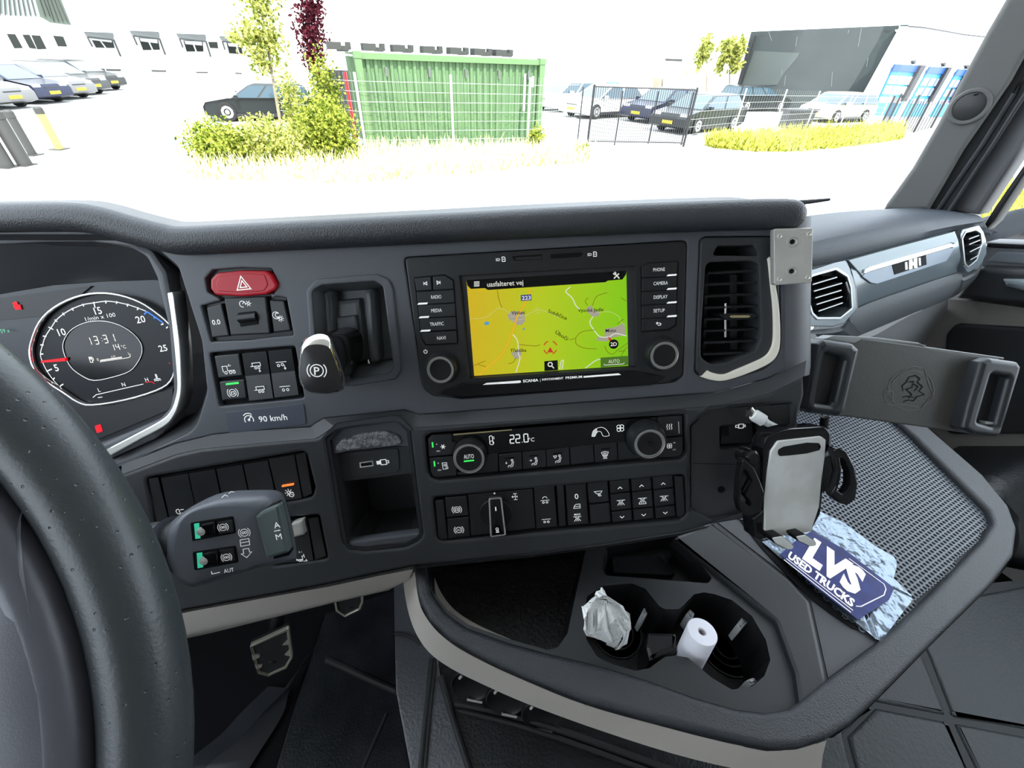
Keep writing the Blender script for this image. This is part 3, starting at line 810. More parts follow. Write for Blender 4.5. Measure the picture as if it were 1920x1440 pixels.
add('white_road', pribbon(S_, [sp((760, 675), (790, 720), (795, 800), (805, 830), (780, 920)), sp((1130, 370), (1100, 400), (1140, 440), (1165, 490), (1190, 515)), sp((1275, 560), (1255, 600), (1280, 645), (1320, 690), (1380, 690), (1420, 670), (1490, 685)), sp((1060, 900), (1070, 850), (1085, 845), (1075, 900)), sp((1225, 893), (1290, 845), (1330, 835), (1370, 850))], 1.6, z1 + 1e-4), E_white, screen)['kind'] = 'stuff'
add('track_road', pribbon(S_, [sp((660, 392), (670, 450), (690, 505)), sp((1365, 408), (1300, 430), (1270, 490)), sp((1245, 440), (1225, 460), (1240, 490)), sp((1120, 710), (1160, 700), (1200, 660), (1290, 645)), sp((1165, 700), (1170, 740), (1230, 765), (1300, 768)), sp((800, 740), (900, 750), (935, 742)), sp((510, 875), (585, 845)), sp((540, 870), (590, 885)), sp((730, 865), (760, 855), (780, 825)), sp((1350, 750), (1370, 790), (1400, 803), (1430, 780)), sp((1430, 780), (1500, 730)), sp((1440, 785), (1485, 780)), sp((1450, 830), (1480, 770), (1500, 760)), sp((1455, 440), (1490, 462)), sp((1430, 610), (1460, 585), (1475, 580))], 1.0, z1 + 2e-4), E_brown, screen)['kind'] = 'stuff'
mrd = sp((875, 380), (840, 470), (790, 560), (745, 690), (690, 800), (640, 850), (590, 890), (545, 940))
add('main_road', join(pribbon(S_, [mrd], 3.4, z1 + 3e-4)), E_orange, screen)
add('main_road_core', join(pribbon(S_, [mrd], 1.5, z1 + 3.5e-4)), E_yel, screen)
mz = z1 + 4e-4
add('pond', join(plate(S_, ZA((573, 603), (590, 592), (610, 597), (605, 612), (585, 618)), mz - 1e-4, mz), plate(S_, ZA((822, 640), (832, 632), (838, 642), (828, 650)), mz - 1e-4, mz)), E_water, screen)['kind'] = 'stuff'
add('header_bar', plate(S_, ZA((461, 326), (1490, 266), (1487, 290), (1465, 322), (1370, 330), (1355, 340), (600, 390), (580, 378), (490, 383), (468, 362)), mz - 1e-4, mz), E_dark, screen)
add('header_text', join(text(S_, 'uasfalteret vej', *ZA((710, 347)), 9, -.06, mz + 1e-4, width=68, bold=.008), pribbon(S_, [ZA((510, 340), (545, 338)), ZA((510, 352), (545, 350)), ZA((510, 364), (545, 362))], 2.0, mz + 1e-4),
    icon(S_, [[(-.8, -.8), (.6, .6)], [(.8, -.8), (-.5, .5)], C_(-.65, .65, .3, 8, 160, 470)], *ZA((1428, 298)), 6.5, 0, mz + 1e-4, 2.2)), E_white, screen)
add('road_sign', plate(S_, ZA((810, 423), (878, 418), (880, 456), (812, 461)), mz, mz + 1e-4), E_navy, screen)
add('road_sign_text', text(S_, '223', *ZA((846, 440)), 7, -.06, mz + 2e-4, width=17, bold=.02), E_white, screen)
for t_, (x_, y_), sl_, w_ in (('Vysoká Jedle', (1260, 518), -.04, 48), ('Soběčice', (1048, 548), .42, 38), ('Úbočí', (1075, 683), .62, 27), ('Místo', (1390, 650), -.04, 20), ('Třebíška', (795, 778), -.04, 30), ('Výsluní', (795, 535), -.04, 26)):
    add('place_name', text(S_, t_, *ZA((x_, y_)), 6.3, sl_, mz, width=w_, bold=.012), E_txt, screen)
add('position_marker', join(icon(S_, [C_(0, 0, 1, 6, 20, 70), C_(0, 0, 1, 6, 110, 160), C_(0, 0, 1, 6, 200, 250), C_(0, 0, 1, 6, 290, 340)], *ZA((1000, 760)), 12.5, 0, mz, 2.0, [[(-.45, -.75), (.5, -.75), (0, .1)]]), icon(S_, [], *ZA((1388, 705)), 5, 0, mz, 1, [[(-1, 1), (.8, -.4), (-.4, -.9)]])), E_red, screen)
add('compass_badge', slab(S_, [tuple(np.array(S_.uv(*ZA((1408, 738)), mz)) + np.array(q) * .0045) for q in circ(0, 0, 1, 20)[:-1]], mz, mz + 1e-4), E_dark, screen)
add('search_tile', plate(S_, ZA((962, 848), (1048, 841), (1050, 905), (963, 911)), mz, mz + 1e-4), E_dark, screen)
add('auto_tile', plate(S_, ZA((1323, 825), (1500, 813), (1502, 872), (1325, 888)), mz, mz + 1e-4), emat('screen_olive', (0.07, 0.16, 0.02), .9), screen)
add('tile_print', join(text(S_, '2D', *ZA((1408, 738)), 7, -.04, mz + 2e-4, bold=.02), text(S_, 'AUTO', *ZA((1410, 848)), 7, -.05, mz + 2e-4, width=21), pribbon(S_, [ZA((1345, 865), (1350, 873), (1470, 865), (1477, 857))], 1.2, mz + 2e-4),
    icon(S_, [C_(-.25, .25, .6, 14), [(.2, -.2), (.9, -.9)]], *ZA((1005, 874)), 6.5, 0, mz + 2e-4, 2.0)), E_white, screen)
# card slots, side buttons, knobs, badge strip
BZ = IZ + 0.0012
add('card_slot', plate(D, ZA((752, 172), (948, 160), (948, 188), (770, 202)), IZ, IZ + 0.0006, r=2), M_deep, inf)
add('card', plate(D, ZA((775, 182), (945, 172), (945, 188), (778, 196)), IZ, IZ + 0.0016, r=1), M_btn, inf)
add('card_slot', plate(D, ZA((1000, 160), (1195, 147), (1215, 155), (1190, 178), (1004, 187)), IZ, IZ + 0.0006, r=2), M_deep, inf)
add('slot_print', join(text(D, 'SD', *ZA((664, 195)), 5, -.06, IZ + 2e-4, bold=.01), text(D, 'SD', *ZA((1253, 162)), 5, -.06, IZ + 2e-4, bold=.01), icon(D, [[(-.7, -1), (-.7, 1), (.3, 1), (.7, .6), (.7, -1), (-.7, -1)], [(-.3, 0), (.3, 0)]], *ZA((700, 192)), 4, -.06, IZ + 2e-4), icon(D, [[(-.7, -1), (-.7, 1), (.3, 1), (.7, .6), (.7, -1), (-.7, -1)], [(-.3, 0), (.3, 0)]], *ZA((1288, 159)), 4, -.06, IZ + 2e-4),
    icon(D, [C_(0, -.1, .8, 14, 120, 420), [(0, .2), (0, 1)]], *ZA((198, 785)), 4, -.06, IZ + 2e-4, 1.2)), M_white, inf)
add('button_well', plate(D, ZA((122, 308), (320, 288), (382, 322), (410, 738), (195, 748), (168, 700)), IZ - 1e-3, IZ + 0.0003, r=3), M_deep, inf)
add('button_well', plate(D, ZA((1580, 240), (1636, 212), (1826, 202), (1812, 620), (1765, 650), (1584, 664)), IZ - 1e-3, IZ + 0.0003, r=3), M_deep, inf)
def sb(q, t, tx_, ty, acc=None, wd=20):
    b = button(inf, D, ZA(*q), IZ, BZ, r=1.5, bev=0.0005, marks=[tx(D, t, *ZA((tx_, ty)), 6.5, -.06, width=wd)] if t else [])
    if acc: add('accent_bar', plate(D, ZA(*acc), BZ - 1e-4, BZ + 2e-4), M_white, b)
    return b
b = sb(((128, 314), (232, 304), (240, 390), (142, 396)), None, 0, 0)
add('print', icon(D, [[(-.8, -.8), (-.8, .8)], [(.8, .8), (-.5, 0), (.8, -.8), (.8, .8)]], *ZA((197, 348)), 3.6, -.06, BZ + 1e-4), M_wprint, b)
b = sb(((246, 303), (322, 297), (376, 330), (380, 383), (250, 390)), None, 0, 0)
add('print', icon(D, [[(.8, -.8), (.8, .8)], [(-.8, .8), (.5, 0), (-.8, -.8), (-.8, .8)]], *ZA((282, 342)), 3.6, -.06, BZ + 1e-4), M_wprint, b)
for k, (t, wd) in enumerate([('RADIO', 19), ('MEDIA', 20), ('TRAFFIC', 26)]):
    y = 403 + 87 * k; x = 142 + 9 * k; xr = 381 + 6 * k
    sb(((x, y), (xr, y - 14), (xr + 5, y + 68), (x + 8, y + 82)), t, 267 + 2 * k, y + 31, ((x + 3, y + 82), (x + 12, y + 70), (x + 72, y + 67), (x + 66, y + 79)), wd)
sb(((170, 666), (398, 653), (403, 732), (205, 742), (178, 705)), 'NAVI', 300, 698, None, 16)
for k, (t, wd) in enumerate([('PHONE', 22), ('CAMERA', 27), ('DISPLAY', 26), ('SETUP', 21)]):
    y = 230 + 88 * k
    q = ((1590, y + 4), (1640, y - 12), (1818, y - 22), (1813, y + 68), (1590, y + 80)) if k == 0 else ((1590, y - 2), (1812, y - 14), (1809, y + 68), (1590, y + 80))
    sb(q, t, [1700, 1710, 1710, 1700][k], y + 28, ((1748, y + 72), (1758, y + 60), (1814, y + 56), (1811, y + 68)), wd)
b = sb(((1590, 580), (1806, 566), (1803, 612), (1760, 640), (1590, 655)), None, 0, 0)
add('print', icon(D, [[(-.9, .3), (.5, .3), (.9, 0), (.7, -.5), (-.3, -.5)], [(-.4, .8), (-.9, .3), (-.4, -.2)]], *ZA((1697, 608)), 5, -.05, BZ + 1e-4), M_wprint, b)
def knob(parent, fr, x, y, rpx, z, prot, face, label=None, ringm=None, rf=0.75):
    o = fr.hit(x, y, z); k = fr.dist(x, y, z) / FPX; r = rpx * k
    kb = add('knob', lathe(o, fr.n, [(r, -0.002), (r, prot * .35), (r * .93, prot * .8), (r * .88, prot), (r * rf, prot), (r * rf, prot - .0008), (0.00001, prot - .0008)], 40), M_btn, parent, label)
    add('knob_ring', lathe(o, fr.n, [(r * (rf + .05), prot - .0005), (r * (rf + .04), prot + .0006), (r * (rf + .01), prot + .0006), (r * (rf - .0), prot - .0005)], 40), ringm or M_satin, kb)
    add('knob_face', lathe(o, fr.n, [(r * (rf - .1), prot - .001), (r * (rf - .12), prot + .0006), (r * (rf - .25), prot + .0006), (r * (rf - .4), prot + .0003), (0.00001, prot + .0003)], 40), M_black if face else M_btn, kb)
    return kb
knob(inf, D, *ZA((306, 888)), 31, IZ, 0.010, 1)
knob(inf, D, *ZA((1712, 798)), 32, IZ, 0.010, 1)
add('badge_bar', plate(D, ZA((567, 1000), (590, 988), (810, 972), (812, 984), (800, 988)), 0.003, 0.0034), M_white, inf)
add('badge_bar', plate(D, ZA((1214, 944), (1440, 926), (1456, 936), (1214, 954)), 0.003, 0.0034), M_white, inf)
add('badge_print', join(text(D, 'SCANIA', *ZA((874, 972)), 5.2, -.075, 0.0033, width=29, bold=.03), text(D, '|', *ZA((936, 968)), 5.2, -.075, 0.0033), text(D, 'INFOTAINMENT', *ZA((1016, 961)), 4.2, -.07, 0.0033, width=40, bold=.015), text(D, 'PREMIUM', *ZA((1152, 951)), 4.6, -.07, 0.0033, width=31, bold=.015)), M_white, inf)

# ------------------------------------------------------------------ tall centre air vent
ve = thing('centre_air_vent', 'tall centre air vent with horizontal slats and a bright metal edge', 'air vent', D.hit(1385, 580, -0.01))
v_in = rnd(ZV((165, 450), (190, 425), (480, 415), (540, 440), (556, 960), (520, 1050), (300, 1140), (200, 1150), (130, 1100), (135, 900)), [8, 8, 8, 10, 14, 16, 10, 12, 14, 10])
v_top = rnd(ZV((215, 375), (250, 310), (505, 305), (540, 378)), 4)
v_out = rnd(ZV((128, 262), (165, 246), (630, 242), (690, 300), (692, 1055), (595, 1172), (280, 1266), (138, 1240), (90, 1195)), [10, 12, 20, 30, 40, 50, 20, 10, 10])
add('vent_frame', plate(D, v_out, -0.03, 0.001, bev=0.0015, holes=[v_in, v_top]), M_dash2, ve)
add('vent_back', plate(D, ZV((80, 230), (640, 230), (640, 1180), (80, 1180)), -0.05, -0.03), M_deep, ve)
vw = puv(D, v_in, 0.0)
add('vent_throat', loft([[D.w(a, b, -0.032) for a, b in ccw(vw)], [D.w(a, b, -0.001) for a, b in ccw(vw)]]), M_black, ve)
for k in range(8):
    y = 488 + k * 81
    xl, xr = (158 if k == 0 else 140 - k * 2), (510 if k < 2 else 545)
    a, b = D.hit(*ZV((xl, y + 14)), -0.010), D.hit(*ZV((xr, y - 4)), -0.010)
    t = unit(b - a); dn = D.n
    add('slat', tube([a, b], 1.0, prof=[(0.0010, -0.007), (0.0010, 0.007), (-0.0010, 0.007), (-0.0010, -0.007)], up=dn), M_black, ve)
add('vane', plate(D, ZV((335, 515), (385, 512), (388, 1050), (338, 1060)), -0.03, -0.018), M_btn, ve)
add('vane', plate(D, ZV((160, 500), (185, 500), (160, 1080), (140, 1080)), -0.03, -0.018), M_btn, ve)
add('link_rod', tube([D.hit(*ZV((305, 715)), -0.004), D.hit(*ZV((303, 955)), -0.004)], 0.0011, 8), M_satin, ve)
tabm = add('vent_tab', plate(D, ZV((245, 795), (350, 785), (520, 790), (530, 815), (480, 830), (320, 838)), -0.012, 0.001, r=2, bev=0.001), M_black, ve)
add('tab_strip', plate(D, ZV((333, 808), (345, 800), (470, 800), (482, 808), (470, 817), (345, 818)), 0.001, 0.0013), mat('brass_strip', (0.75, 0.62, 0.35), 0.25, 1.0), tabm)
vo = smooth_path([np.array(p) for p in ZV((624, 385), (640, 430), (660, 560), (690, 760), (697, 960), (685, 1060), (640, 1130), (540, 1185), (400, 1240), (285, 1270), (200, 1262), (134, 1242))], 4)
vi = smooth_path([np.array(p) for p in ZV((610, 400), (616, 440), (628, 560), (648, 760), (650, 960), (632, 1040), (590, 1095), (500, 1140), (380, 1190), (300, 1222), (230, 1215), (180, 1195))], 4)
add('metal_edge', trim_strip(D, vo, vi, -0.004, 0.0035), mat('warm_chrome', (0.95, 0.89, 0.76), 0.25, .3), ve, 'bright brass-toned metal edge')

# ------------------------------------------------------------------ climate control panel
cl = thing('climate_panel', 'climate control panel with two round knobs and a 22.0 °C display', 'control panel', D.hit(1040, 840, LZ))
CZ = LZ - 0.001
add('panel', plate(D, clim_hole, -0.01, LZ - 0.006), M_deep, cl)
add('display_glass', plate(D, ZB((245, 262), (1600, 150), (1615, 185), (1440, 330), (1340, 322), (490, 395), (440, 330), (380, 300), (262, 318), (245, 300)), LZ - .006, CZ), M_gloss, cl)
add('display_edge', plate(D, ZB((247, 262), (640, 230), (640, 238), (250, 272)), CZ, CZ + 0.0004), mat('brass_strip', (0.75, 0.62, 0.35), 0.25, 1.0), cl)
SC = -0.085
add('display_print', join(seg7(D, '22.0', *ZB((686, 293)), 16, SC, CZ + 2e-4, 2.0), text(D, '°C', *ZB((770, 300)), 7.5, SC, CZ + 2e-4), icon(D, [[(-.4, -1), (-.4, .8), (0, 1), (.3, .8), (.3, -1)], C_(0, -.8, .5, 10), [(.4, .6), (.8, .6)], [(.4, .2), (.8, .2)]], *ZB((502, 300)), 8, SC, CZ + 2e-4),
    icon(D, I_FAN, *ZB((1362, 223)), 8, SC, CZ + 2e-4, 1.3), pribbon(D, [smooth_path([np.array(p) for p in ZB((1172, 278), (1180, 245), (1205, 225), (1240, 218), (1270, 235), (1288, 272), (1248, 276), (1235, 250), (1215, 245), (1200, 262), (1192, 278), (1172, 278))], 3)], 1.0, CZ + 2e-4)), M_white, cl)
add('fan_level', plate(D, ZB((1172, 278), (1180, 245), (1205, 227), (1210, 246), (1200, 262), (1192, 279)), CZ, CZ + 2e-4), mat('pale_fill', (0.6, 0.6, 0.6), .5, emit=(.5, .5, .5), estr=.3), cl)
def cbtn(q, marks=(), lamp=None, r=2):
    b = button(cl, D, ZB(*q), LZ - .006, CZ + 0.0005, r=r, bev=0.0006, marks=marks)
    if lamp: add('indicator', plate(D, ZB(*lamp[0]), CZ, CZ + 0.0009), lamp[1], b)
    return b
cbtn(((78, 298), (105, 272), (240, 262), (240, 310), (268, 322), (240, 400), (88, 415)), [ic(D, I_SNOW, *ZB((180, 347)), 5, SC), tx(D, 'A', *ZB((137, 330)), 3, SC), tx(D, 'ON', *ZB((148, 376)), 3, SC)], (((104, 318), (114, 317), (117, 352), (107, 353)), M_green))
cbtn(((90, 424), (240, 410), (270, 480), (268, 540), (150, 552), (112, 545), (98, 510)), [ic(D, [[(-.6, -.9), (-.6, .9), (.6, .9), (.6, -.2)], [(-.2, .4), (.3, .4), (.3, 0), (-.2, 0), (-.2, .4)], C_(.5, -.6, .3, 8), [(-.6, -.9), (.2, -.9)]], *ZB((192, 475)), 7, SC), tx(D, 'A', *ZB((148, 456)), 3, SC), tx(D, 'ON', *ZB((156, 503)), 3, SC)], (((116, 445), (126, 444), (130, 478), (120, 480)), M_green))
xs = [275, 548, 706, 866, 1024, 1185, 1342, 1500]
dk = (M_black)
def rowbtn(k, marks, slit=True):
    xa, xb = xs[k] + 3, xs[k + 1] - 3
    ya, yb = 404 - (xa - 500) * .098, 404 - (xb - 500) * .098
    if k == 0: xa2, q = xa, ((460, 400), (xb, 393), (xb + 4, 512), (280, 538), (275, 520), (400, 500))
    elif k == 6: q = ((xa, ya), (1400, 320), (1450, 395), (1540, 410), (1540, 420), (xa + 6, ya + 114))
    else: q = ((xa, ya), (xb, yb), (xb + 6, yb + 113), (xa + 6, ya + 115))
    b = cbtn(q, marks, None, 1.2)
    if slit and 0 < k < 6: add('indicator', plate(D, ZB((xa + 45, ya + 22), (xa + 105, ya + 16), (xa + 106, ya + 24), (xa + 46, ya + 30)), CZ, CZ + 8e-4, r=.8), M_deep, b)
rowbtn(0, [])
ARW = [[(-1, .3), (-.5, .3)], [(-.7, .5), (-.5, .3), (-.7, .1)]]
rowbtn(1, [ic(D, I_SEAT + [[(-.9, .5), (-.9, 0)], [(-1.1, .2), (-.9, 0), (-.7, .2)]], *ZB((628, 458)), 8, SC)])
rowbtn(2, [ic(D, I_SEAT + ARW, *ZB((786, 445)), 8, SC)])
rowbtn(3, [ic(D, I_SEAT + [[(-.9, .8), (-.2, .8), (-.4, .3), (-.7, .3), (-.9, .8)]], *ZB((944, 428)), 8, SC)])
rowbtn(4, [], False)
rowbtn(5, [ic(D, I_MIST, *ZB((1260, 400)), 8, SC)])
rowbtn(6, [])
cbtn(((1612, 150), (1775, 138), (1778, 270), (1660, 282), (1640, 240), (1600, 205), (1615, 185)), [ic(D, I_HEAT, *ZB((1688, 215)), 6, SC), lambda z: pribbon(D, [ZB((1750, 180), (1754, 258))], .6, z)])
cbtn(((1660, 292), (1778, 278), (1782, 385), (1752, 415), (1620, 420), (1655, 360)), [ic(D, I_FAN, *ZB((1690, 342)), 5.5, SC), tx(D, 'HI', *ZB((1722, 320)), 3, SC), tx(D, 'LO', *ZB((1722, 366)), 3, SC)])
kl = knob(cl, D, *ZB((362, 392)), 31.5, LZ, 0.012, 1, rf=0.86)
kz = LZ + 0.0126
add('print', text(D, 'AUTO', *ZB((352, 412)), 8.5, SC, kz, width=19), M_white, kl)
add('indicator', plate(D, ZB((318, 440), (386, 433), (388, 442), (320, 450)), kz - 1e-4, kz), M_green, kl, 'lit green strip')
kr = knob(cl, D, *ZB((1526, 284)), 35, LZ, 0.016, 1, rf=0.74)
o = D.hit(*ZB((1526, 284)), LZ) + D.n * .0165
add('sensor_dot', lathe(o, D.n, [(0.0022, -.0005), (0.0022, .0008), (0.00001, .0012)], 14), M_gloss, kr)

# ------------------------------------------------------------------ row of function switches under the climate panel
rw = thing('function_switch_row', 'row of black function switches with a chrome rotary selector below the climate panel', 'switch panel', D.hit(1050, 950, LZ))
add('panel', plate(D, row_hole, -0.01, LZ - 0.007), M_deep, rw)
RZ = LZ - 0.001
def rbtn(q, marks=(), z=RZ, **k):
    return button(rw, D, ZB(*q), LZ - .007, z, r=1.5, bev=0.0008, marks=marks, **k)
rbtn(((128, 708), (184, 700), (210, 962), (172, 968), (150, 950)), name='end_cap')
rbtn(((192, 688), (338, 672), (350, 806), (204, 820)), [ic(D, I_BRAKE + I_WIPE, *ZB((272, 767)), 9, SC)])
rbtn(((208, 830), (352, 815), (362, 945), (216, 962)), [ic(D, I_BRAKE, *ZB((286, 902)), 9, SC), tx(D, 'AS', *ZB((286, 902)), 5, SC)])
ps = rbtn(((346, 668), (778, 628), (796, 892), (368, 942)), [lambda z: pribbon(D, [ZB((522, 652), (524, 664))], 3, z), ic(D, [[(-.5, .9), (.5, .9)], [(0, .9), (0, -.9)], [(-.5, -.9), (.5, -.9)], [(-.9, 0), (.5, 0)], [(-.6, .3), (-.9, 0), (-.6, -.3)], [(.5, .3), (.5, -.3)]], *ZB((662, 680)), 7, SC), ], name='selector_plate')
o = D.hit(*ZB((532, 790)), RZ)
add('rotary_base', lathe(o, D.n, [(0.0165, -.001), (0.0165, .0012), (0.0158, .0018), (0.00001, .0018)], 40), M_black, ps)
def gripr(pts, z): return [D.hit(*p, z) for p in rnd(ZB(*pts), 3, 3)]
gr = add('rotary_grip', loft([gripr(((478, 690), (578, 680), (604, 930), (492, 945)), RZ + .001), gripr(((484, 692), (570, 684), (600, 935), (498, 948)), RZ + .012), gripr(((500, 700), (560, 695), (582, 925), (510, 934)), RZ + .013)], cap1=True), M_gloss, ps, ang=30)
rim_o = puv(D, ZB((482, 690), (572, 682), (602, 938), (494, 952)), RZ + .0128, 4)
add('grip_rim', slab(D, rim_o, RZ + .010, RZ + .0134, 0.0005, [offset(ccw(rim_o), 0.0018)]), M_chrome, ps, 'chrome outline of the grip')
add('print', join(pribbon(D, [ZB((530, 748), (533, 775))], 2.2, RZ + .0132), icon(D, [C_(0, .5, .4, 10), [(-.4, 0), (.4, 0)], [(-.5, -.4), (.5, -.4)], [(-.5, -.7), (.5, -.7)]], *ZB((542, 905)), 6, SC, RZ + .0132, 1.2)), M_white, ps)
rbtn(((784, 620), (922, 605), (942, 880), (804, 896)), [ic(D, [C_(0, .3, .5, 10, 0, 180), [(-1, -.1), (1, -.1)], C_(-.4, -.6, .22), C_(.4, -.6, .22)], *ZB((860, 702)), 8.5, SC), ic(D, I_AXLE, *ZB((869, 840)), 8.5, SC)], name='rocker_switch')
rbtn(((938, 606), (985, 600), (1000, 874), (955, 880)), name='blank')
rbtn(((998, 605), (1132, 592), (1150, 860), (1014, 874)), [tx(D, '0', *ZB((1070, 678)), 11, SC, bold=.01), ic(D, [[(-1, -.6), (-.7, .3), (-.2, .7), (.9, .7), (.9, -.6), (-1, -.6)], [(-.8, 0), (.9, 0)]], *ZB((1073, 745)), 6.5, SC), ic(D, I_LAMP, *ZB((1076, 826)), 7.5, SC), tx(D, 'MAX', *ZB((1076, 798)), 4, SC, bold=.02)], name='rocker_switch')
rbtn(((1142, 592), (1276, 576), (1288, 712), (1154, 726)), [ic(D, [[(-1, .7), (1, .7)], [(-.8, .6), (-.4, .1), (.5, .1), (.9, .6)], [(0, 0), (.4, -.7)], [(.3, 0), (.7, -.6)], [(-.1, -.1), (.1, -.6)]], *ZB((1215, 662)), 8, SC)])
rbtn(((1156, 738), (1290, 722), (1300, 850), (1166, 862)))
for k, L3 in enumerate([I_LAMP, I_LAMP, I_LAMP]):
    x = 1290 + k * 144; y = 578 - k * 14
    rbtn(((x, y), (x + 130, y - 14), (x + 138, y + 66), (x + 6, y + 82)), [ic(D, I_UP, *ZB((x + 70, y + 44)), 4, SC, 1.5)])
    L_ = L3 + ([[(-.8, -.6), (-.8, -.95), (.8, -.95), (.8, -.6)]] if k == 1 else [])
    rbtn(((x + 6, y + 90), (x + 138, y + 74), (x + 146, y + 182), (x + 14, y + 198)), [ic(D, L_, *ZB((x + 76, y + 140)), 8, SC)])
    rbtn(((x + 14, y + 206), (x + 146, y + 190), (x + 150, y + 258), (x + 22, y + 276)), [ic(D, I_DN, *ZB((x + 84, y + 238)), 4, SC, 1.5)])
rbtn(((1722, 542), (1780, 545), (1795, 790), (1768, 820), (1740, 812)), name='end_cap')

# ------------------------------------------------------------------ open cubby with a USB socket
cu = thing('dash_cubby', 'open storage cubby with a USB socket and a torn grey foam strip', 'cubby', D.hit(700, 930, LZ - .06))
cv = puv(D, cub_hole, LZ)
add('cubby_rim', slab(D, cv, LZ - .004, LZ - .0012, 0.0, [offset(ccw(cv), 0.0035)]), M_btn, cu)
c0 = [D.w(a, b, LZ - .002) for a, b in offset(ccw(cv), 0.003)]
c1 = [D.w(a, b, LZ - .07) for a, b in offset(ccw(cv), 0.006)]
M_cub = mat('cubby_plastic', (0.030, 0.031, 0.034), .5)
add('cubby_wall', loft([c1, c0]), M_cub, cu)
add('cubby_back', slab(D, offset(ccw(cv), 0.005), LZ - .08, LZ - .069), M_cub, cu)
fl = [D.hit(*ZU(p), z) for p, z in [((390, 1300), LZ - .003), ((1030, 1220), LZ - .003), ((990, 990), LZ - .066), ((500, 1050), LZ - .066)]]
add('cubby_mat', (fl + [q - D.v * .004 for q in fl], [(0, 1, 2, 3), (4, 5, 1, 0), (7, 6, 5, 4)]), mat('ribbed_mat', (0.05, 0.05, 0.054), 0.7, bump=0.6, bscale=500), cu)
add('front_lip', plate(D, rnd(ZU((395, 1250), (1020, 1165), (1025, 1200), (980, 1235), (890, 1280), (560, 1318), (430, 1305)), 6), LZ - .012, LZ - .003, bev=0.002), M_dash, cu)
add('brow', loft([[D.hit(*ZU(p), LZ - .012) for p in ((255, 520), (400, 470), (830, 435), (930, 440))], [D.hit(*ZU(p), LZ - .004) for p in ((250, 505), (400, 478), (840, 428), (932, 436))], [D.hit(*ZU(p), LZ - .006) for p in ((235, 385), (360, 365), (800, 290), (915, 285))], [D.hit(*ZU(p), LZ - .002) for p in ((250, 370), (345, 268), (800, 208), (920, 285))]], closed=False), M_dash, cu)
def torn():
    rng = random.Random(3)
    base = ZU((315, 465), (330, 420), (360, 390), (420, 378), (470, 350), (600, 325), (720, 318), (800, 340), (845, 380), (858, 415), (800, 430), (640, 440), (500, 460), (400, 472))
    q = [tuple(p + np.array([rng.uniform(-1, 1), rng.uniform(-1, 1)])) for p in smooth_path([np.array(p) for p in base], 5, True)]
    return plate(D, q, LZ - .008, LZ - .001, bev=0.001)
add('torn_foam', torn(), mat('torn_foam', (0.15, 0.15, 0.155), 0.95, bump=1.0, bscale=400, var=0.5, vscale=260), cu, 'torn grey foam remains of a pad')
uz = LZ - .012
add('socket_wall', plate(D, ZU((290, 520), (420, 480), (830, 440), (945, 440), (960, 660), (360, 735)), uz - .02, uz - .0015), M_dash2, cu)
us = add('usb_plate', plate(D, rnd(ZU((415, 520), (440, 495), (820, 455), (842, 470), (850, 630), (820, 655), (480, 700), (450, 680)), 4), uz - .004, uz, bev=0.0008), M_dash2, cu)
add('usb_slot', plate(D, ZU((512, 572), (626, 556), (632, 602), (516, 618)), uz, uz + 0.0005, holes=[ZU((524, 580), (616, 566), (622, 594), (528, 606))]), M_chrome, us)
add('usb_hole', plate(D, ZU((518, 576), (622, 560), (628, 600), (520, 614)), uz, uz + 0.0002), M_deep, us)
add('usb_tongue', plate(D, ZU((545, 574), (605, 566), (607, 578), (547, 587)), uz, uz + 0.0004), M_btn, us)
add('print', icon(D, I_USB, *ZU((710, 570)), 11, -.1, uz + 2e-4, 1.6, [[(-1, .25), (-.35, .25), (-.35, -.25), (-1, -.25)]]), M_white, us)

# ------------------------------------------------------------------ lower-left switch rows
s1 = thing('blank_switch_row', 'row of mostly blank rocker switches half hidden by the stalk, one glowing orange', 'switch panel', D.hit(430, 900, LZ))
add('panel', plate(D, sw1_hole, -0.01, LZ - 0.008), M_deep, s1)
def rock(parent, q, marks=(), name='rocker_switch'):
    """rocker with a hollow face"""
    a, b, c, d = [np.array(p) for p in ZC(*q)]
    rows = [(0, LZ - .008), (0, LZ + .0005), (.14, LZ + .0005), (.45, LZ - .003), (.8, LZ - .0005), (1, LZ - .0005), (1, LZ - .008)]
    V = []
    for t, z in rows:
        V += [D.hit(*(a + (d - a) * t), z), D.hit(*(b + (c - b) * t), z)]
    n = len(rows)
    Fc = [(2 * k, 2 * k + 2, 2 * k + 3, 2 * k + 1) for k in range(n - 1)]
    Fc += [tuple(2 * k for k in range(n))[::-1], tuple(2 * k + 1 for k in range(n))]
    o = add(name, (V, Fc), M_btn, parent, ang=25)
    pr = [f(LZ + 0.0002) for f in marks]
    if pr: add('print', join(*pr), M_white, o)
    return o
rock(s1, ((115, 550), (185, 540), (260, 850), (175, 880)), name='end_cap')
for k, (xa, xb) in enumerate([(207, 408), (416, 610), (622, 815), (826, 1008)]):
    ya, yb = 545 - (xa - 207) * .165, 545 - (xb - 207) * .165
    rock(s1, ((xa, ya), (xb, yb), (xb + 75, yb + 345), (xa + 75, ya + 352)), [ic(D, [C_(-.3, 0, .6, 10, 70, 290), [(-.1, .56), (-.1, -.56)], [(.2, .4), (1, .4)], [(.2, -.4), (1, -.4)]], *ZC((350, 796)), 8, -.12)] if k == 0 else ())
ob = rock(s1, ((1015, 402), (1205, 372), (1265, 695), (1090, 722)), [ic(D, I_SUN + [C_(.4, -.5, .6, 10)], *ZC((1168, 655)), 8, -.12)])
add('indicator', plate(D, ZC((1112, 602), (1198, 588), (1200, 600), (1114, 614)), LZ - .001, LZ + .0008), M_orange, ob, 'lit orange strip')
rock(s1, ((1216, 372), (1290, 352), (1340, 660), (1275, 690)), name='end_cap')
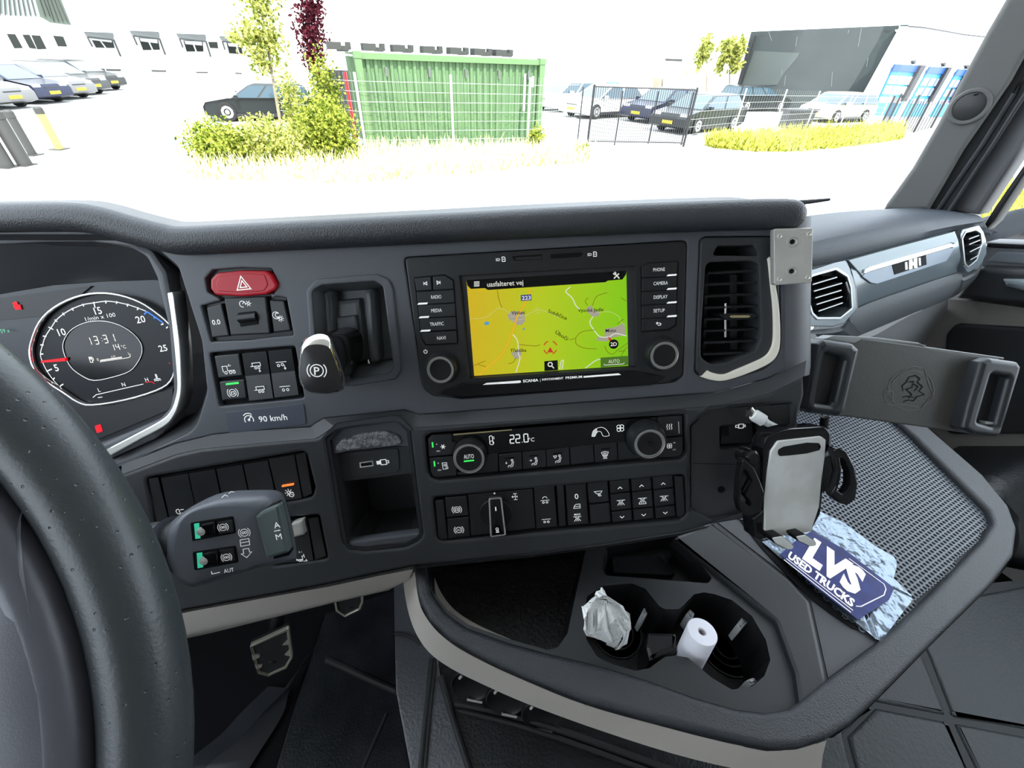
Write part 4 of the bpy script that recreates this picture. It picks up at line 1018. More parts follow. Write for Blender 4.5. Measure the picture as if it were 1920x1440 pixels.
s2 = thing('diff_lock_switch', 'black toggle with a silver tip and axle pictogram beside the stalk head', 'switch', D.hit(575, 1010, LZ))
add('panel', plate(D, sw2_hole, -0.01, LZ - 0.008), M_deep, s2)
sb2 = rock(s2, ((1030, 880), (1300, 848), (1350, 1160), (1060, 1190)), [ic(D, [[(-1, -.5), (.2, -.5), (.2, .2), (.6, .2)], [(.6, .6), (.6, -.2)], C_(-.5, -.7, .18, 8), C_(-.1, -.7, .18, 8), [(.2, -.9), (1, -.9)], [(.8, -.5), (.8, -.9)], [(-1, -.3), (-.8, -.5), (-1, -.7)]], *ZC((1258, 1138)), 10, -.1), tx(D, '0 1', *ZC((1252, 1100)), 4, -.1)])
add('toggle_tip', plate(D, rnd(ZC((1180, 890), (1265, 865), (1280, 975), (1195, 995)), 3), LZ - .002, LZ + .006, bev=.002), M_alu, sb2, 'silver toggle tip')
rock(s2, ((1312, 850), (1385, 838), (1445, 1130), (1365, 1160)), name='end_cap')

# ------------------------------------------------------------------ right-hand socket panel
sp_ = thing('socket_panel', 'glossy dark panel with a small socket recess behind the phone cradle', 'panel', D.hit(1390, 870, LZ))
UZ = LZ - .004
rec = rnd(ZH((205, 600), (225, 590), (440, 575), (445, 690), (400, 720), (208, 735)), 3)
add('panel', plate(D, usb_hole, -0.005, UZ, holes=[rec]), mat('sheen_panel', (0.028, 0.028, 0.03), 0.3), sp_)
add('recess_floor', plate(D, ZH((195, 570), (450, 560), (450, 740), (195, 745)), -0.02, -0.006), M_deep, sp_)
add('socket_plate', plate(D, ZH((225, 600), (395, 588), (398, 668), (375, 690), (215, 700)), -0.01, UZ - .005, r=3, bev=.001), M_btn, sp_)
add('socket_hole', plate(D, ZH((225, 605), (258, 600), (262, 650), (225, 655)), UZ - .006, UZ - .0045, r=2), M_deep, sp_)
add('print', icon(D, I_USB, *ZH((325, 597)), 9, -.05, UZ - .0046, 1.4), M_white, sp_)
add('screw', lathe(D.hit(*ZH((216, 952)), UZ), D.n, [(0.0035, 0), (0.0035, .001), (0.0025, .001), (0.0022, -.002), (0.00001, -.002)], 16), M_deep, sp_)
add('seam', pribbon(D, [ZH((60, 806), (320, 812))], 1.2, UZ + 2e-4), M_deep, sp_)

# ------------------------------------------------------------------ steering wheel
_wn = -FWD * math.cos(math.radians(42)) + ZUP * math.sin(math.radians(42))
WF = Fr(P(190, 1130, 0.165), LAT, np.cross(_wn, LAT))
_pts = [(21, 845), (107, 952), (155, 1030), (190, 1130), (215, 1260), (234, 1440)]
_uv = np.array([WF.uv(*p) for p in _pts])
_s = np.linalg.lstsq(np.c_[2 * _uv, np.ones(len(_uv))], (_uv ** 2).sum(1), rcond=None)[0]
WC = WF.w(_s[0], _s[1]); WR = math.sqrt(_s[2] + _s[0] ** 2 + _s[1] ** 2)
def wheel_leather():
    m = mat('perforated_leather', (0.030, 0.035, 0.038), 0.36, bump=0.10, bscale=700, detail=3)
    nt = m.node_tree; b = nt.nodes['Principled BSDF']
    tc = [n for n in nt.nodes if n.type == 'TEX_COORD'][0]; nb = [n for n in nt.nodes if n.type == 'BUMP'][0]
    v = nt.nodes.new('ShaderNodeTexVoronoi'); v.inputs['Scale'].default_value = 240; v.inputs['Randomness'].default_value = 0.25
    r = nt.nodes.new('ShaderNodeMapRange'); r.inputs['From Min'].default_value = 0.07; r.inputs['From Max'].default_value = 0.15
    b2 = nt.nodes.new('ShaderNodeBump'); b2.inputs['Strength'].default_value = 0.5; b2.inputs['Distance'].default_value = 0.0006
    nt.links.new(tc.outputs['Object'], v.inputs['Vector']); nt.links.new(v.outputs['Distance'], r.inputs['Value'])
    nt.links.new(r.outputs[0], b2.inputs['Height']); nt.links.new(nb.outputs['Normal'], b2.inputs['Normal']); nt.links.new(b2.outputs['Normal'], b.inputs['Normal'])
    return m
sw = thing('steering_wheel', 'large black leather steering wheel with perforated grip at the left edge', 'steering wheel', WC)
def wring(prof, n=120):
    rings = []
    for k in range(n):
        a = 2 * math.pi * k / n
        e = WF.u * math.cos(a) + WF.v * math.sin(a)
        rings.append([WC + e * (WR + r) + WF.n * h for r, h in prof])
    rings.append(rings[0])
    return loft(rings)
def lobe(c, a, b, n=20, h=0): return [(c + a * math.cos(2 * math.pi * k / n), h + b * math.sin(2 * math.pi * k / n)) for k in range(n)]
M_spoke = mat('satin_spoke', (0.085, 0.085, 0.102), 0.35, bump=0.1, bscale=1800)
HW = 0.0285 * WR / 0.215
add('rim_leather', wring(lobe(.0075, .0145, .0150, 24)), wheel_leather(), sw, 'perforated black leather grip', ang=80)
add('rim_inner', wring(lobe(-.0155, .0100, .0135, 20, -.0002)), M_spoke, sw, ang=80)
def spoke(ang, w):
    a = math.radians(ang); e = WF.u * math.cos(a) + WF.v * math.sin(a); s = np.cross(WF.n, e)
    rings = []
    for t, ww, th, dz in ((0.0, w * 1.3, .016, -.03), (.35, w * .95, .014, -.026), (.6, w, .013, -.016), (.78, w * 1.25, .013, -.006), (.87, w * 1.5, .013, .001), (.93, w * 2.2, .010, .003)):
        c = WC + e * WR * t + WF.n * dz
        rings.append([c + s * ww * math.copysign(abs(math.cos(q)) ** .6, math.cos(q)) + WF.n * th * math.copysign(abs(math.sin(q)) ** .8, math.sin(q)) for q in [2 * math.pi * k / 24 for k in range(24)]])
    return loft(rings)
_a0 = WF.uv(95, 1275); sa = math.degrees(math.atan2(_a0[1] - _s[1], _a0[0] - _s[0]))
for k, a in enumerate((sa, sa - 68, 180 - sa, 180 - sa + 68)):
    add('spoke', spoke(a, 0.030), M_spoke, sw, ang=80)
add('hub', lathe(WC - WF.n * .045, WF.n, [(0.085, 0), (0.088, .015), (0.078, .03), (0.05, .04), (0.00001, .044)], 40), M_black, sw)
add('steering_column', tube([WC - WF.n * .04, WC - WF.n * .30], [.055, .06], 24), M_dash2, sw)

# ------------------------------------------------------------------ retarder and gear stalk
SF = Fr(P(430, 990, 0.32), cam_dir(1, -.16, .10), -cam_dir(.20, 1, .15))
st = thing('gear_stalk', 'grey stalk head with two green-striped sliders and an A/M button', 'control stalk', SF.w(0, 0, -.02))
s_out = [tuple(q) for q in smooth_path([np.array(p) for p in ZC((208, 1060), (222, 960), (330, 835), (500, 725), (700, 648), (1000, 635), (1090, 655), (1135, 705), (1185, 900), (1225, 1105), (1200, 1160), (1080, 1190), (950, 1215), (700, 1290), (480, 1358), (400, 1350), (300, 1280), (228, 1170))], 3, True)]
s_in = [tuple(q) for q in smooth_path([np.array(p) for p in ZC((300, 1060), (325, 930), (375, 830), (470, 775), (620, 745), (800, 738), (905, 755), (950, 790), (980, 950), (1010, 1130), (985, 1185), (930, 1200), (830, 1235), (690, 1265), (490, 1332), (420, 1335), (345, 1280), (305, 1180))], 3, True)]
Ra = [SF.hit(*p, -.016) for p in s_out]; Rb2 = [q - SF.n * .02 + (np.mean(Ra, 0) - q) * .18 for q in Ra]
Rc2 = [SF.hit(*tuple(np.array(p) * .4 + np.array(q) * .6), -.002) for p, q in zip(s_out, s_in)]
Rd = [SF.hit(*p, .001) for p in s_in]; Re = [q * .94 + np.mean(Rd, 0) * .06 + SF.n * .0008 for q in Rd]
M_stalk = mat('stalk_plastic', (0.085, 0.09, 0.105), 0.38, bump=0.15, bscale=2600)
add('head', loft([Rb2, Ra, Rc2, Rd, Re], cap0=True, cap1=True), M_stalk, st, ang=70)
add('arm', tube([SF.hit(*ZC((380, 1000)), -.02), SF.hit(*ZC((120, 1010)), -.02), SF.hit(*ZC((-200, 1030)), -.04)], [.016, .013, .014], 18), M_dash2, st)
add('collar', tube([SF.hit(*ZC((290, 1040)), -.016), SF.hit(*ZC((215, 1050)), -.018)], [.021, .017], 24), M_stalk, st)
add('am_frame', plate(SF, rnd(ZC((890, 825), (1085, 728), (1108, 745), (1182, 1105), (1165, 1130), (995, 1172), (974, 1160)), 3), -.006, -.0005, bev=.001), M_deep, st)
ab = add('am_button', loft([[SF.hit(*ZC(p), z) for p, z in q] for q in ([((905, 830), -.003), ((955, 800), -.003), ((1030, 1145), -.003), ((980, 1165), -.003)], [((940, 795), .0035), ((960, 790), .004), ((1036, 1145), .004), ((1015, 1155), .0035)], [((1095, 735), .003), ((1100, 737), .002), ((1178, 1095), .002), ((1172, 1102), .003)])], closed=False) if False else plate(SF, rnd(ZC((912, 838), (955, 800), (1078, 748), (1094, 756), (1165, 1098), (1150, 1112), (1014, 1152), (992, 1152)), 3), -.005, .003, bev=.002), mat('am_plastic', (0.075, 0.095, 0.095), 0.4), st)
add('print', join(text(SF, 'A', *ZC((1076, 898)), 12, -.2, .0032), text(SF, 'M', *ZC((1090, 985)), 12, -.2, .0032), pribbon(SF, [ZC((1055, 945), (1103, 935))], 1.5, .0032)), M_white, ab)
for (q, g, kn, pr, br) in [(((425, 880), (750, 830), (772, 960), (438, 1022)), ((455, 890), (492, 884), (502, 998), (465, 1002)), ((500, 900), (600, 880), (610, 975), (512, 990)), ((625, 880), (735, 862), (748, 950), (638, 968)), (672, 915)),
                       (((440, 1100), (770, 1052), (790, 1180), (455, 1242)), ((475, 1110), (515, 1105), (522, 1215), (482, 1222)), ((520, 1120), (620, 1100), (630, 1195), (532, 1210)), ((640, 1090), (745, 1075), (758, 1165), (650, 1185)), (698, 1140))]:
    w = add('slider_well', plate(SF, rnd(ZC(*q), 4), -.004, .0022, bev=.0006), M_deep, st)
    add('slider_stripe', plate(SF, ZC(*g), .002, .0026), mat('teal_stripe', (0.05, 0.55, 0.35), .4, emit=(.04, .5, .3), estr=.35), w, 'bright green stripe')
    add('slider_knob', plate(SF, ZC(*kn), .002, .006, r=2, bev=.0015), M_gloss, w)
    add('slider_nib', lathe(SF.hit(*ZC((kn[0][0] + 18, kn[0][1] + 40)), .004), SF.n, [(.003, 0), (.003, .002), (.00001, .003)], 14), M_alu, w)
    t_ = add('slider_tile', plate(SF, ZC(*pr), .002, .0035, r=1.5, bev=.0005), M_btn, w)
    add('print', icon(SF, [C_(0, 0, .68, 18), C_(0, 0, 1, 8, -50, 50), C_(0, 0, 1, 8, 130, 230)] + I_INF, *ZC(br), 10, -.15, .0037, 1.2), M_wprint, t_)
add('print', join(icon(SF, [C_(0, 0, .68, 18), C_(0, 0, 1, 8, -50, 50), C_(0, 0, 1, 8, 130, 230)] + I_INF, *ZC((832, 955)), 11, -.15, .0024, 1.2),
    pribbon(SF, [ZC((800, 1010), (868, 998))] + [ZC((805 + k, 1032 + 25 * k2), (870 + k, 1020 + 25 * k2)) for k2, k in enumerate((2, 5))] + [ZC((822, 1080), (868, 1072)), ZC((822, 1080), (828, 1112), (808, 1115), (850, 1142), (890, 1098), (872, 1102), (866, 1072)), ZC((800, 1010), (806, 1060)), ZC((866, 998), (874, 1048))], 1.2, .0024),
    text(SF, 'AUT', *ZC((716, 1238)), 8.5, -.17, .003, width=19), pribbon(SF, [ZC((585, 1245), (590, 1265), (650, 1252))], 1.4, .003)), M_wprint, st)
add('top_print', icon(SF, [[(-1, -.8), (-.6, -.2), (-.2, -.8)], [(-.4, 0), (0, .3), (.3, .1)], [(.4, .4), (.7, .6), (1, .5)]], *ZC((690, 690)), 18, -.1, -.003, 1.6), M_wprint, st)

# ------------------------------------------------------------------ tray console on the right
T = Fr(CAM - ZUP * 0.45, (1, 0, 0), (0, 1, 0))
tr = thing('tray_console', 'wide console tray with storage bin, cup holders and honeycomb mat', 'console', T.w(.3, .25, -.1))
rim_out = [(770, 1000), (776, 1062), (784, 1119), (804, 1159), (842, 1196), (904, 1232), (992, 1272), (1101, 1315), (1247, 1356), (1400, 1393), (1447, 1402), (1500, 1400), (1552, 1384), (1597, 1357), (1650, 1307), (1751, 1204), (1860, 1095), (1903, 1040), (1909, 990), (1894, 949), (1845, 890), (1747, 805), (1640, 715), (1560, 640), (1490, 600), (1300, 800), (900, 960)]
ro_ = rnd(rim_out, 14, 3)
rim_in = [(797, 1010), (800, 1062), (809, 1108), (836, 1146), (876, 1175), (955, 1203), (1028, 1223), (1101, 1240), (1210, 1272), (1302, 1306), (1380, 1328), (1430, 1334), (1478, 1328), (1505, 1312), (1549, 1276), (1654, 1198), (1747, 1110), (1841, 1012), (1862, 978), (1853, 954), (1713, 815), (1640, 752), (1560, 690), (1490, 660), (1300, 850), (900, 985)]
ri_ = rnd(rim_in, 12, 3)
add('rim', plate(T, ro_, -.011, 0.0, bev=.0052, holes=[ri_], seg=3), mat('rim_plastic', (0.024, 0.026, 0.030), 0.42, bump=0.6, bscale=800), tr, 'raised grained rim')
# beige side band that leans outwards below the rim (front and left)
bt = [(776, 1062), (784, 1119), (804, 1159), (842, 1196), (904, 1232), (992, 1272), (1101, 1315), (1247, 1356), (1400, 1393), (1500, 1400), (1560, 1382)]
bb = ZT1((152, 300), (175, 440), (215, 560), (285, 665), (400, 750), (560, 830), (800, 935), (1200, 1080), (1640, 1215)) + [(1440, 1450), (1540, 1440)]
b0 = smooth_path([T.hit(*p, 0) - ZUP * .0095 for p in bt], 4); b1 = smooth_path([T.hit(*p, -.06) for p in bb], 4)
bm = [a * .5 + b * .5 - ZUP * .002 for a, b in zip(b0, b1)]
b2_ = [q + np.array([.02, .05, -.01]) for q in b1]
add('side_band', loft([b2_, b1, bm, b0], closed=False), M_beige, tr, 'warm grey band below the rim', ang=60)
dark_t = [(1560, 1384), (1597, 1357), (1650, 1307), (1751, 1204), (1860, 1095), (1907, 1030), (1909, 985), (1893, 949), (1747, 805)]
d0 = smooth_path([T.hit(*p, -.012) for p in dark_t], 4)
d1 = [q + np.array([0, .015, -.055]) for q in d0]; d2 = [q + np.array([-.05, .04, -.07]) for q in d0]
add('side_skirt', loft([d2, d1, d0], closed=False), M_dash2, tr, ang=60)
# deck with openings
DZ = -.012
bin_h = rnd([(800, 1000), (803, 1062), (811, 1107), (838, 1143), (878, 1171), (957, 1199), (1028, 1219), (1046, 1214), (1064, 1188), (1096, 1040), (1110, 985)], [4, 4, 14, 14, 14, 10, 8, 8, 8, 4, 4])
pocket_h = rnd(ZT1((1172, 235), (1200, 110), (1540, 40), (1742, 285), (1722, 312), (1200, 272)), 6)
cups_h = rnd(ZT1((1085, 480), (1098, 380), (1180, 325), (1330, 312), (1400, 340), (1470, 428), (1500, 445), (1570, 445), (1600, 420), (1650, 368), (1700, 358)) + ZT2((210, 570), (300, 600), (400, 680), (470, 800), (492, 900), (462, 980), (400, 1035), (300, 1048), (200, 990), (130, 930), (80, 888), (20, 878)) + ZT1((1500, 690), (1420, 748), (1350, 762), (1230, 728), (1150, 688), (1095, 600)), 6)
deck_out = [tuple(p) for p in offset(ccw([tuple(q) for q in ri_]), -3)]
mat_px = [(1490, 665), (1560, 695), (1640, 757), (1713, 820), (1850, 957), (1858, 978), (1838, 1010), (1747, 1106), (1654, 1192), (1612, 1182), (1384, 971), (1330, 930)]
add('tray_deck', plate(T, deck_out, -.02, DZ, bev=0, holes=[bin_h, pocket_h, cups_h]), mat('tray_plastic', (0.015, 0.016, 0.018), .48, bump=.3, bscale=2000), tr)
def well(name, hole, depth, shrink, m, fl_m=None):
    h = ccw(puv(T, hole, DZ))
    rings = [[T.w(a, b, DZ - depth) for a, b in offset(h, shrink)], [T.w(a, b, DZ - .006) for a, b in offset(h, shrink * .3)], [T.w(a, b, DZ) for a, b in h]]
    w = add(name, loft(rings), m, tr)
    add(name + '_floor', slab(T, offset(h, shrink * .9), DZ - depth - .01, DZ - depth), fl_m or m, tr)
    return h
M_ribmat = mat('ribbed_liner', (0.012, 0.012, 0.013), 0.55, bump=0.7, bscale=300)
well('storage_bin', bin_h, .07, .004, M_black, M_ribmat)
well('pocket', pocket_h, .025, .006, M_black)
well('cup_well', cups_h, .065, .003, M_black)
for cxy, r in ((ZT1((1250, 560)), .036), (ZT2((275, 830)), .040)):
    o = T.hit(*cxy, DZ - .064)
    add('cup_ring', join(*[lathe(o, ZUP, [(r * f, 0), (r * f, .0012), (r * f - .0015, .0012), (r * f - .0015, 0)], 32) for f in (.55, .35, .8)]), M_btn, tr)['kind'] = 'stuff'
for q in (((1370, 480), (1395, 430), (1412, 465), (1385, 505)), ((1610, 465), (1630, 442), (1655, 465), (1640, 500))):
    add('cup_grip', plate(T, ZT1(*q), DZ - .04, DZ - .012, r=2, bev=.002), M_grey, tr)
for q in (((325, 720), (350, 685), (380, 710), (345, 750)), ((370, 1000), (410, 985), (435, 1015), (395, 1030))):
    add('cup_grip', plate(T, ZT2(*q), DZ - .04, DZ - .012, r=2, bev=.002), M_grey, tr)
add('cup_divider', plate(T, ZT1((1412, 560), (1560, 565), (1565, 660), (1480, 690), (1420, 720), (1400, 640)), DZ - .065, DZ - .02, r=5, bev=.004), M_btn, tr)
strip = rnd([(1262, 1008), (1335, 978), (1480, 1085), (1519, 1128), (1556, 1296), (1500, 1335), (1490, 1262), (1455, 1165)], [2, 2, 10, 14, 2, 2, 10, 14])
add('ridge', plate(T, strip, DZ - .01, DZ + .006, bev=.004), mat('ridge_plastic', (0.010, 0.011, 0.013), .42, bump=.2, bscale=2000), tr)
add('side_shelf', plate(T, [(1340, 975), (1384, 969), (1612, 1181), (1655, 1196), (1553, 1271), (1521, 1128), (1482, 1085)], DZ - .01, DZ + .001), mat('shelf_plastic', (0.045, 0.047, 0.052), .5, bump=.3, bscale=1800), tr)
add('mat_shadow', plate(T, ZT2((345, 205), (420, 262), (520, 350), (545, 392), (700, 522), (820, 640), (945, 752), (905, 742), (800, 672), (690, 590), (560, 460), (440, 330), (370, 240)), DZ - .002, DZ + .0022), M_deep, tr, 'painted shadow wedge along the lifted mat edge')  # flat black plate paints the shadow beside the packet
add('pocket_lid', plate(T, ZT1((1225, 170), (1470, 165), (1560, 255), (1535, 270), (1230, 255)), DZ - .03, DZ - .018, r=5, bev=.002), M_deep, tr)
# honeycomb mat
def honey():
    poly = offset(ccw(puv(T, rnd(mat_px, 10), DZ + .003)), .0006)
    P2 = np.array(poly); s = 0.0060
    V, Fc = [], []
    def inside(x, y):
        c = False; n = len(poly); j = n - 1
        for i in range(n):
            xi, yi = poly[i]; xj, yj = poly[j]
            if (yi > y) != (yj > y) and x < (xj - xi) * (y - yi) / (yj - yi) + xi: c = not c
            j = i
        return c
    ang = math.radians(28); ca, sa_ = math.cos(ang), math.sin(ang)
    cx, cy = P2.mean(0); R = np.abs(P2 - P2.mean(0)).max() * 1.5
    n = int(R / s) + 2
    for iy in range(-n, n):
        for ix in range(-n, n):
            x0, y0 = (ix + .5 * (iy % 2)) * s, iy * s * .866
            x, y = cx + x0 * ca - y0 * sa_, cy + x0 * sa_ + y0 * ca
            if not inside(x, y): continue
            st = len(V)
            for rr, z in ((.577, .003), (.37, .003), (.31, .0008)):
                for k in range(6):
                    a = ang + math.pi / 6 + k * math.pi / 3
                    V.append(T.w(x + s * rr * math.cos(a), y + s * rr * math.sin(a), DZ + z))
            for r0 in (0, 6):
                for k in range(6):
                    j = (k + 1) % 6
                    Fc.append((st + r0 + k, st + r0 + j, st + r0 + 6 + j, st + r0 + 6 + k))
    return V, Fc
add('honeycomb_net', honey(), mat('mat_rubber', (0.095, 0.107, 0.125), 0.40), tr, 'grey honeycomb relief of the mat', smooth=False)['kind'] = 'stuff'
add('honeycomb_base', plate(T, rnd(mat_px, 10), DZ - .002, DZ + .0009), mat('mat_pit', (0.022, 0.025, 0.029), 0.6), tr)

# ------------------------------------------------------------------ items lying in the tray
sk = thing('leaflet_packet', 'clear foil packet with a blue printed card lying on the honeycomb mat', 'packet', T.hit(1560, 1090, DZ + .004))
bag_px = ZT2((450, 308), (520, 292), (600, 235), (690, 165), (738, 158), (862, 215), (1000, 320), (1110, 385), (1126, 420), (1108, 492), (1196, 578), (1202, 600), (1132, 690), (1047, 806), (1020, 796), (930, 722), (800, 622), (690, 500), (540, 390))
def crinkle(px, z0, amp, seed):
    """thin crumpled sheet over an outline"""
    rng = random.Random(seed)
    pl = ccw(puv(T, px, z0)); c = np.mean(pl, 0)
    V = [T.w(c[0], c[1], z0 + amp * .6)]; rings = 7
    for k in range(1, rings + 1):
        t = k / rings
        for q in pl:
            x, y = c + (np.array(q) - c) * t
            V.append(T.w(x, y, z0 + (rng.random() * amp if k < rings else rng.random() * amp * .3) + amp * .5 * (1 - t)))
    n = len(pl); Fc = [(0, 1 + i, 1 + (i + 1) % n) for i in range(n)]
    for k in range(rings - 1):
        for i in range(n):
            j = (i + 1) % n
            Fc.append((1 + k * n + i, 1 + (k + 1) * n + i, 1 + (k + 1) * n + j, 1 + k * n + j))
    return V, Fc
bagp = []
for i in range(len(bag_px)):
    a, b = np.array(bag_px[i]), np.array(bag_px[(i + 1) % len(bag_px)])
    for k in range(4): bagp.append(tuple(a + (b - a) * k / 4))
add('foil', crinkle(bagp, DZ + .004, .0022, 5), mat('foil', (0.20, 0.24, 0.29), 0.26, .8, bump=.25, bscale=70), sk, ang=50)
card_px = rnd(ZT2((540, 372), (640, 285), (700, 255), (860, 345), (1112, 540), (1085, 600), (930, 698), (700, 520)), 4)
cz = DZ + .0105
cdp = plate(T, card_px, cz - .0006, cz)
cd = add('card', cdp, mat('blue_card', (0.022, 0.030, 0.155), 0.4, spec=.3, var=.25, vscale=60), sk, 'blue printed card')
def dirtext(fr, s, p0, p1, hfrac, z, bold=0.0, updir=None):
    """lettering along a line of pixels p0-p1"""
    a, b = np.array(fr.uv(*p0, z)), np.array(fr.uv(*p1, z))
    c = bpy.data.curves.new('lettering', 'FONT'); c.body = s; c.size = 1; c.offset = bold; c.resolution_u = 2
    o = bpy.data.objects.new('lettering', c); me = bpy.data.meshes.new_from_object(o); bpy.data.objects.remove(o); bpy.data.curves.remove(c)
    xs = [v.co.x for v in me.vertices]; x0, x1 = min(xs), max(xs)
    e = b - a; L = np.linalg.norm(e); e = e / L; f = np.array([-e[1], e[0]])
    if updir is not None:
        f = np.array(fr.uv(*updir[1], z)) - np.array(fr.uv(*updir[0], z)); f = f / np.linalg.norm(f)
    V = []
    for v in me.vertices:
        q = a + e * (v.co.x - x0) / (x1 - x0) * L + f * v.co.y / .7 * hfrac
        V.append(fr.w(q[0], q[1], z))
    Fc = [tuple(p.vertices) for p in me.polygons]; bpy.data.meshes.remove(me)
    return V, Fc
add('print', join(dirtext(T, 'LVS', ZT2((655, 385)), ZT2((930, 578)), .036, cz + 3e-4, .06, (ZT2((690, 395)), ZT2((745, 300)))),
    dirtext(T, 'USED TRUCKS', ZT2((576, 384)), ZT2((902, 636)), .0105, cz + 3e-4, .04, (ZT2((690, 395)), ZT2((745, 300)))),
    pribbon(T, [ZT2((572, 392), (905, 652)), ZT2((560, 398), (895, 662))], 1.6, cz + 3e-4),
    pribbon(T, [ZT2((885, 392), (1060, 520), (1070, 545), (1060, 575), (945, 632), (920, 630))], 1.4, cz + 3e-4)), M_white, cd, 'bold white lettering')
ts = thing('crumpled_paper', 'crumpled white paper bag in the left cup holder', 'paper', T.hit(1140, 1180, DZ))
def tissue():
    base = np.array(T.hit(1150, 1200, DZ - .05)); rng = random.Random(11)
    Tf = Fr(P(1142, 1160, 0.415), cam_dir(1, .1, .2), -cam_dir(.15, 1, .3))
    prof = [ZT1((1245, 660), (1300, 620), (1325, 530), (1318, 470)), ]
    ring_px = [ZT1((1180, 590), (1215, 560), (1300, 560), (1322, 540), (1300, 620), (1250, 658), (1200, 625), (1190, 610)),
               ZT1((1100, 580), (1150, 520), (1240, 470), (1318, 465), (1325, 520), (1280, 600), (1200, 610), (1130, 590)),
               ZT1((1080, 545), (1090, 470), (1130, 420), (1220, 390), (1280, 430), (1230, 520), (1170, 560), (1110, 575)),
               ZT1((1095, 555), (1085, 490), (1110, 440), (1150, 380), (1200, 375), (1205, 430), (1170, 500), (1130, 550)),
               ZT1((1100, 450), (1070, 432), (1090, 420), (1135, 380), (1170, 330), (1195, 355), (1180, 420), (1130, 440))]
    zz = [.000, .014, .020, .024, .016]
    # inside of the open mouth folds back down
    rings = []
    for rp_, z in zip(ring_px, zz):
        q = [np.array(p) for p in rp_]; dense = []
        for i in range(len(q)):
            for k in range(4): dense.append(q[i] + (q[(i + 1) % len(q)] - q[i]) * k / 4)
        rings.append([Tf.hit(*(p + np.array([rng.uniform(-2, 2), rng.uniform(-2, 2)])), z + rng.uniform(-.004, .004)) for p in dense])
    low = [q * .5 + base * .5 for q in rings[0]]
    inner = [q * .55 + np.mean(rings[2], 0) * .45 - ZUP * .012 for q in rings[-1]]
    return loft([low] + rings + [inner], cap0=True, cap1=True)
add('paper', tissue(), mat('white_paper', (0.90, 0.90, 0.89), 0.7, bump=.6, bscale=250), ts, ang=20)
rl = thing('paper_roll', 'small white till roll standing in the right cup holder', 'paper roll', T.hit(1300, 1240, DZ - .06))
rt = P(1317, 1184, .425); rb_ = T.hit(1278, 1262, DZ - .062)
ax = unit(rt - rb_); hl = float(np.linalg.norm(rt - rb_)); rr_ = .0145
add('roll', lathe(rb_, ax, [(rr_ * .3, 0), (rr_, 0), (rr_, hl - .001), (rr_ * .96, hl), (rr_ * .30, hl), (rr_ * .26, hl - .001), (rr_ * .26, 0.002)], 36), mat('till_paper', (0.80, 0.79, 0.86), 0.6), rl)
add('core', lathe(rb_, ax, [(rr_ * .27, .002), (rr_ * .27, hl - .0015), (rr_ * .2, hl - .0015), (rr_ * .2, .004), (.00001, .004)], 20), mat('roll_core', (0.42, 0.38, 0.38), .8), rl)

# ------------------------------------------------------------------ metal plate bolted to the dash edge
mpz = Fr(D.hit(1487, 480, .016), D.u + D.n * .05, D.v)
mb = thing('metal_plate', 'bare aluminium mounting plate screwed on beside the centre vent', 'bracket', D.hit(1487, 480, .01))
mp_px = rnd(ZV((648, 192), (660, 184), (916, 178), (928, 192), (920, 560), (908, 571), (662, 587), (650, 575)), 2)
pl_ = add('plate', slab(mpz, puv(mpz, mp_px, 0), -.006, 0, .0008, back=True), M_alu, mb)
for x, y in ((690, 238), (898, 225), (688, 545), (890, 532)):
    o = mpz.hit(*ZV((x, y)), 0)
    add('screw', lathe(o, mpz.n, [(.0020, -.001), (.0020, .0006), (.0014, .0008), (.0009, .0002), (.00001, .0002)], 14), M_alu, mb)
for x, y in ((778, 278), (773, 487)):
    o = mpz.hit(*ZV((x, y)), 0)
    s_ = add('bolt', lathe(o, mpz.n, [(.0042, -.001), (.0042, .0004), (.0038, .0004), (.0034, -.0006), (.0026, -.001), (.00001, -.001)], 18), M_satin, mb)
    add('socket', lathe(o, mpz.n, [(.0024, -.0012), (.0022, .0002), (.00001, .0002)], 6), M_deep, s_)
add('standoff', tube([mpz.hit(*ZV((790, 330)), -.006), mpz.hit(*ZV((790, 330)), -.03)], .012, 16), M_black, mb)
add('standoff', tube([mpz.hit(*ZV((780, 460)), -.006), mpz.hit(*ZV((780, 460)), -.03)], .012, 16), M_black, mb)

# ------------------------------------------------------------------ tablet mount
TB = Fr(P(1715, 722, .47), cam_dir(1, .13, .10), -cam_dir(-.22, 1, .12))
tm = thing('tablet_mount', 'black tablet holder with end clamps and an embossed round emblem', 'tablet holder', TB.w(0, 0, -.02))
add('back_plate', plate(TB, rnd(ZH((940, 112), (1010, 104), (1330, 135), (1400, 160), (1790, 215), (1700, 650), (930, 545), (860, 540)), 6), -.014, 0, bev=.0015), mat('mount_plate', (0.045, 0.043, 0.038), 0.42, bump=.3, bscale=1200), tm)
lc_h = rnd(ZH((795, 200), (815, 190), (900, 210), (915, 232), (862, 462), (845, 478), (755, 466), (747, 445)), 4)
add('clamp', plate(TB, rnd(ZH((765, 135), (800, 108), (965, 130), (1005, 165), (1000, 200), (925, 520), (890, 548), (725, 528), (702, 500)), 6), -.016, .016, bev=.006, holes=[lc_h], seg=3), mat('clamp_plastic', (0.018, 0.020, 0.024), .38), tm)
add('clamp_slot', plate(TB, ZH((780, 180), (920, 200), (870, 490), (730, 475)), -.01, .008), M_black, tm)
add('clamp_bar', plate(TB, ZH((885, 215), (910, 222), (855, 470), (822, 462)), .008, .010), M_btn, tm)
rc_h = rnd(ZH((1745, 305), (1835, 318), (1840, 335), (1770, 590), (1750, 600), (1665, 575)), 4)
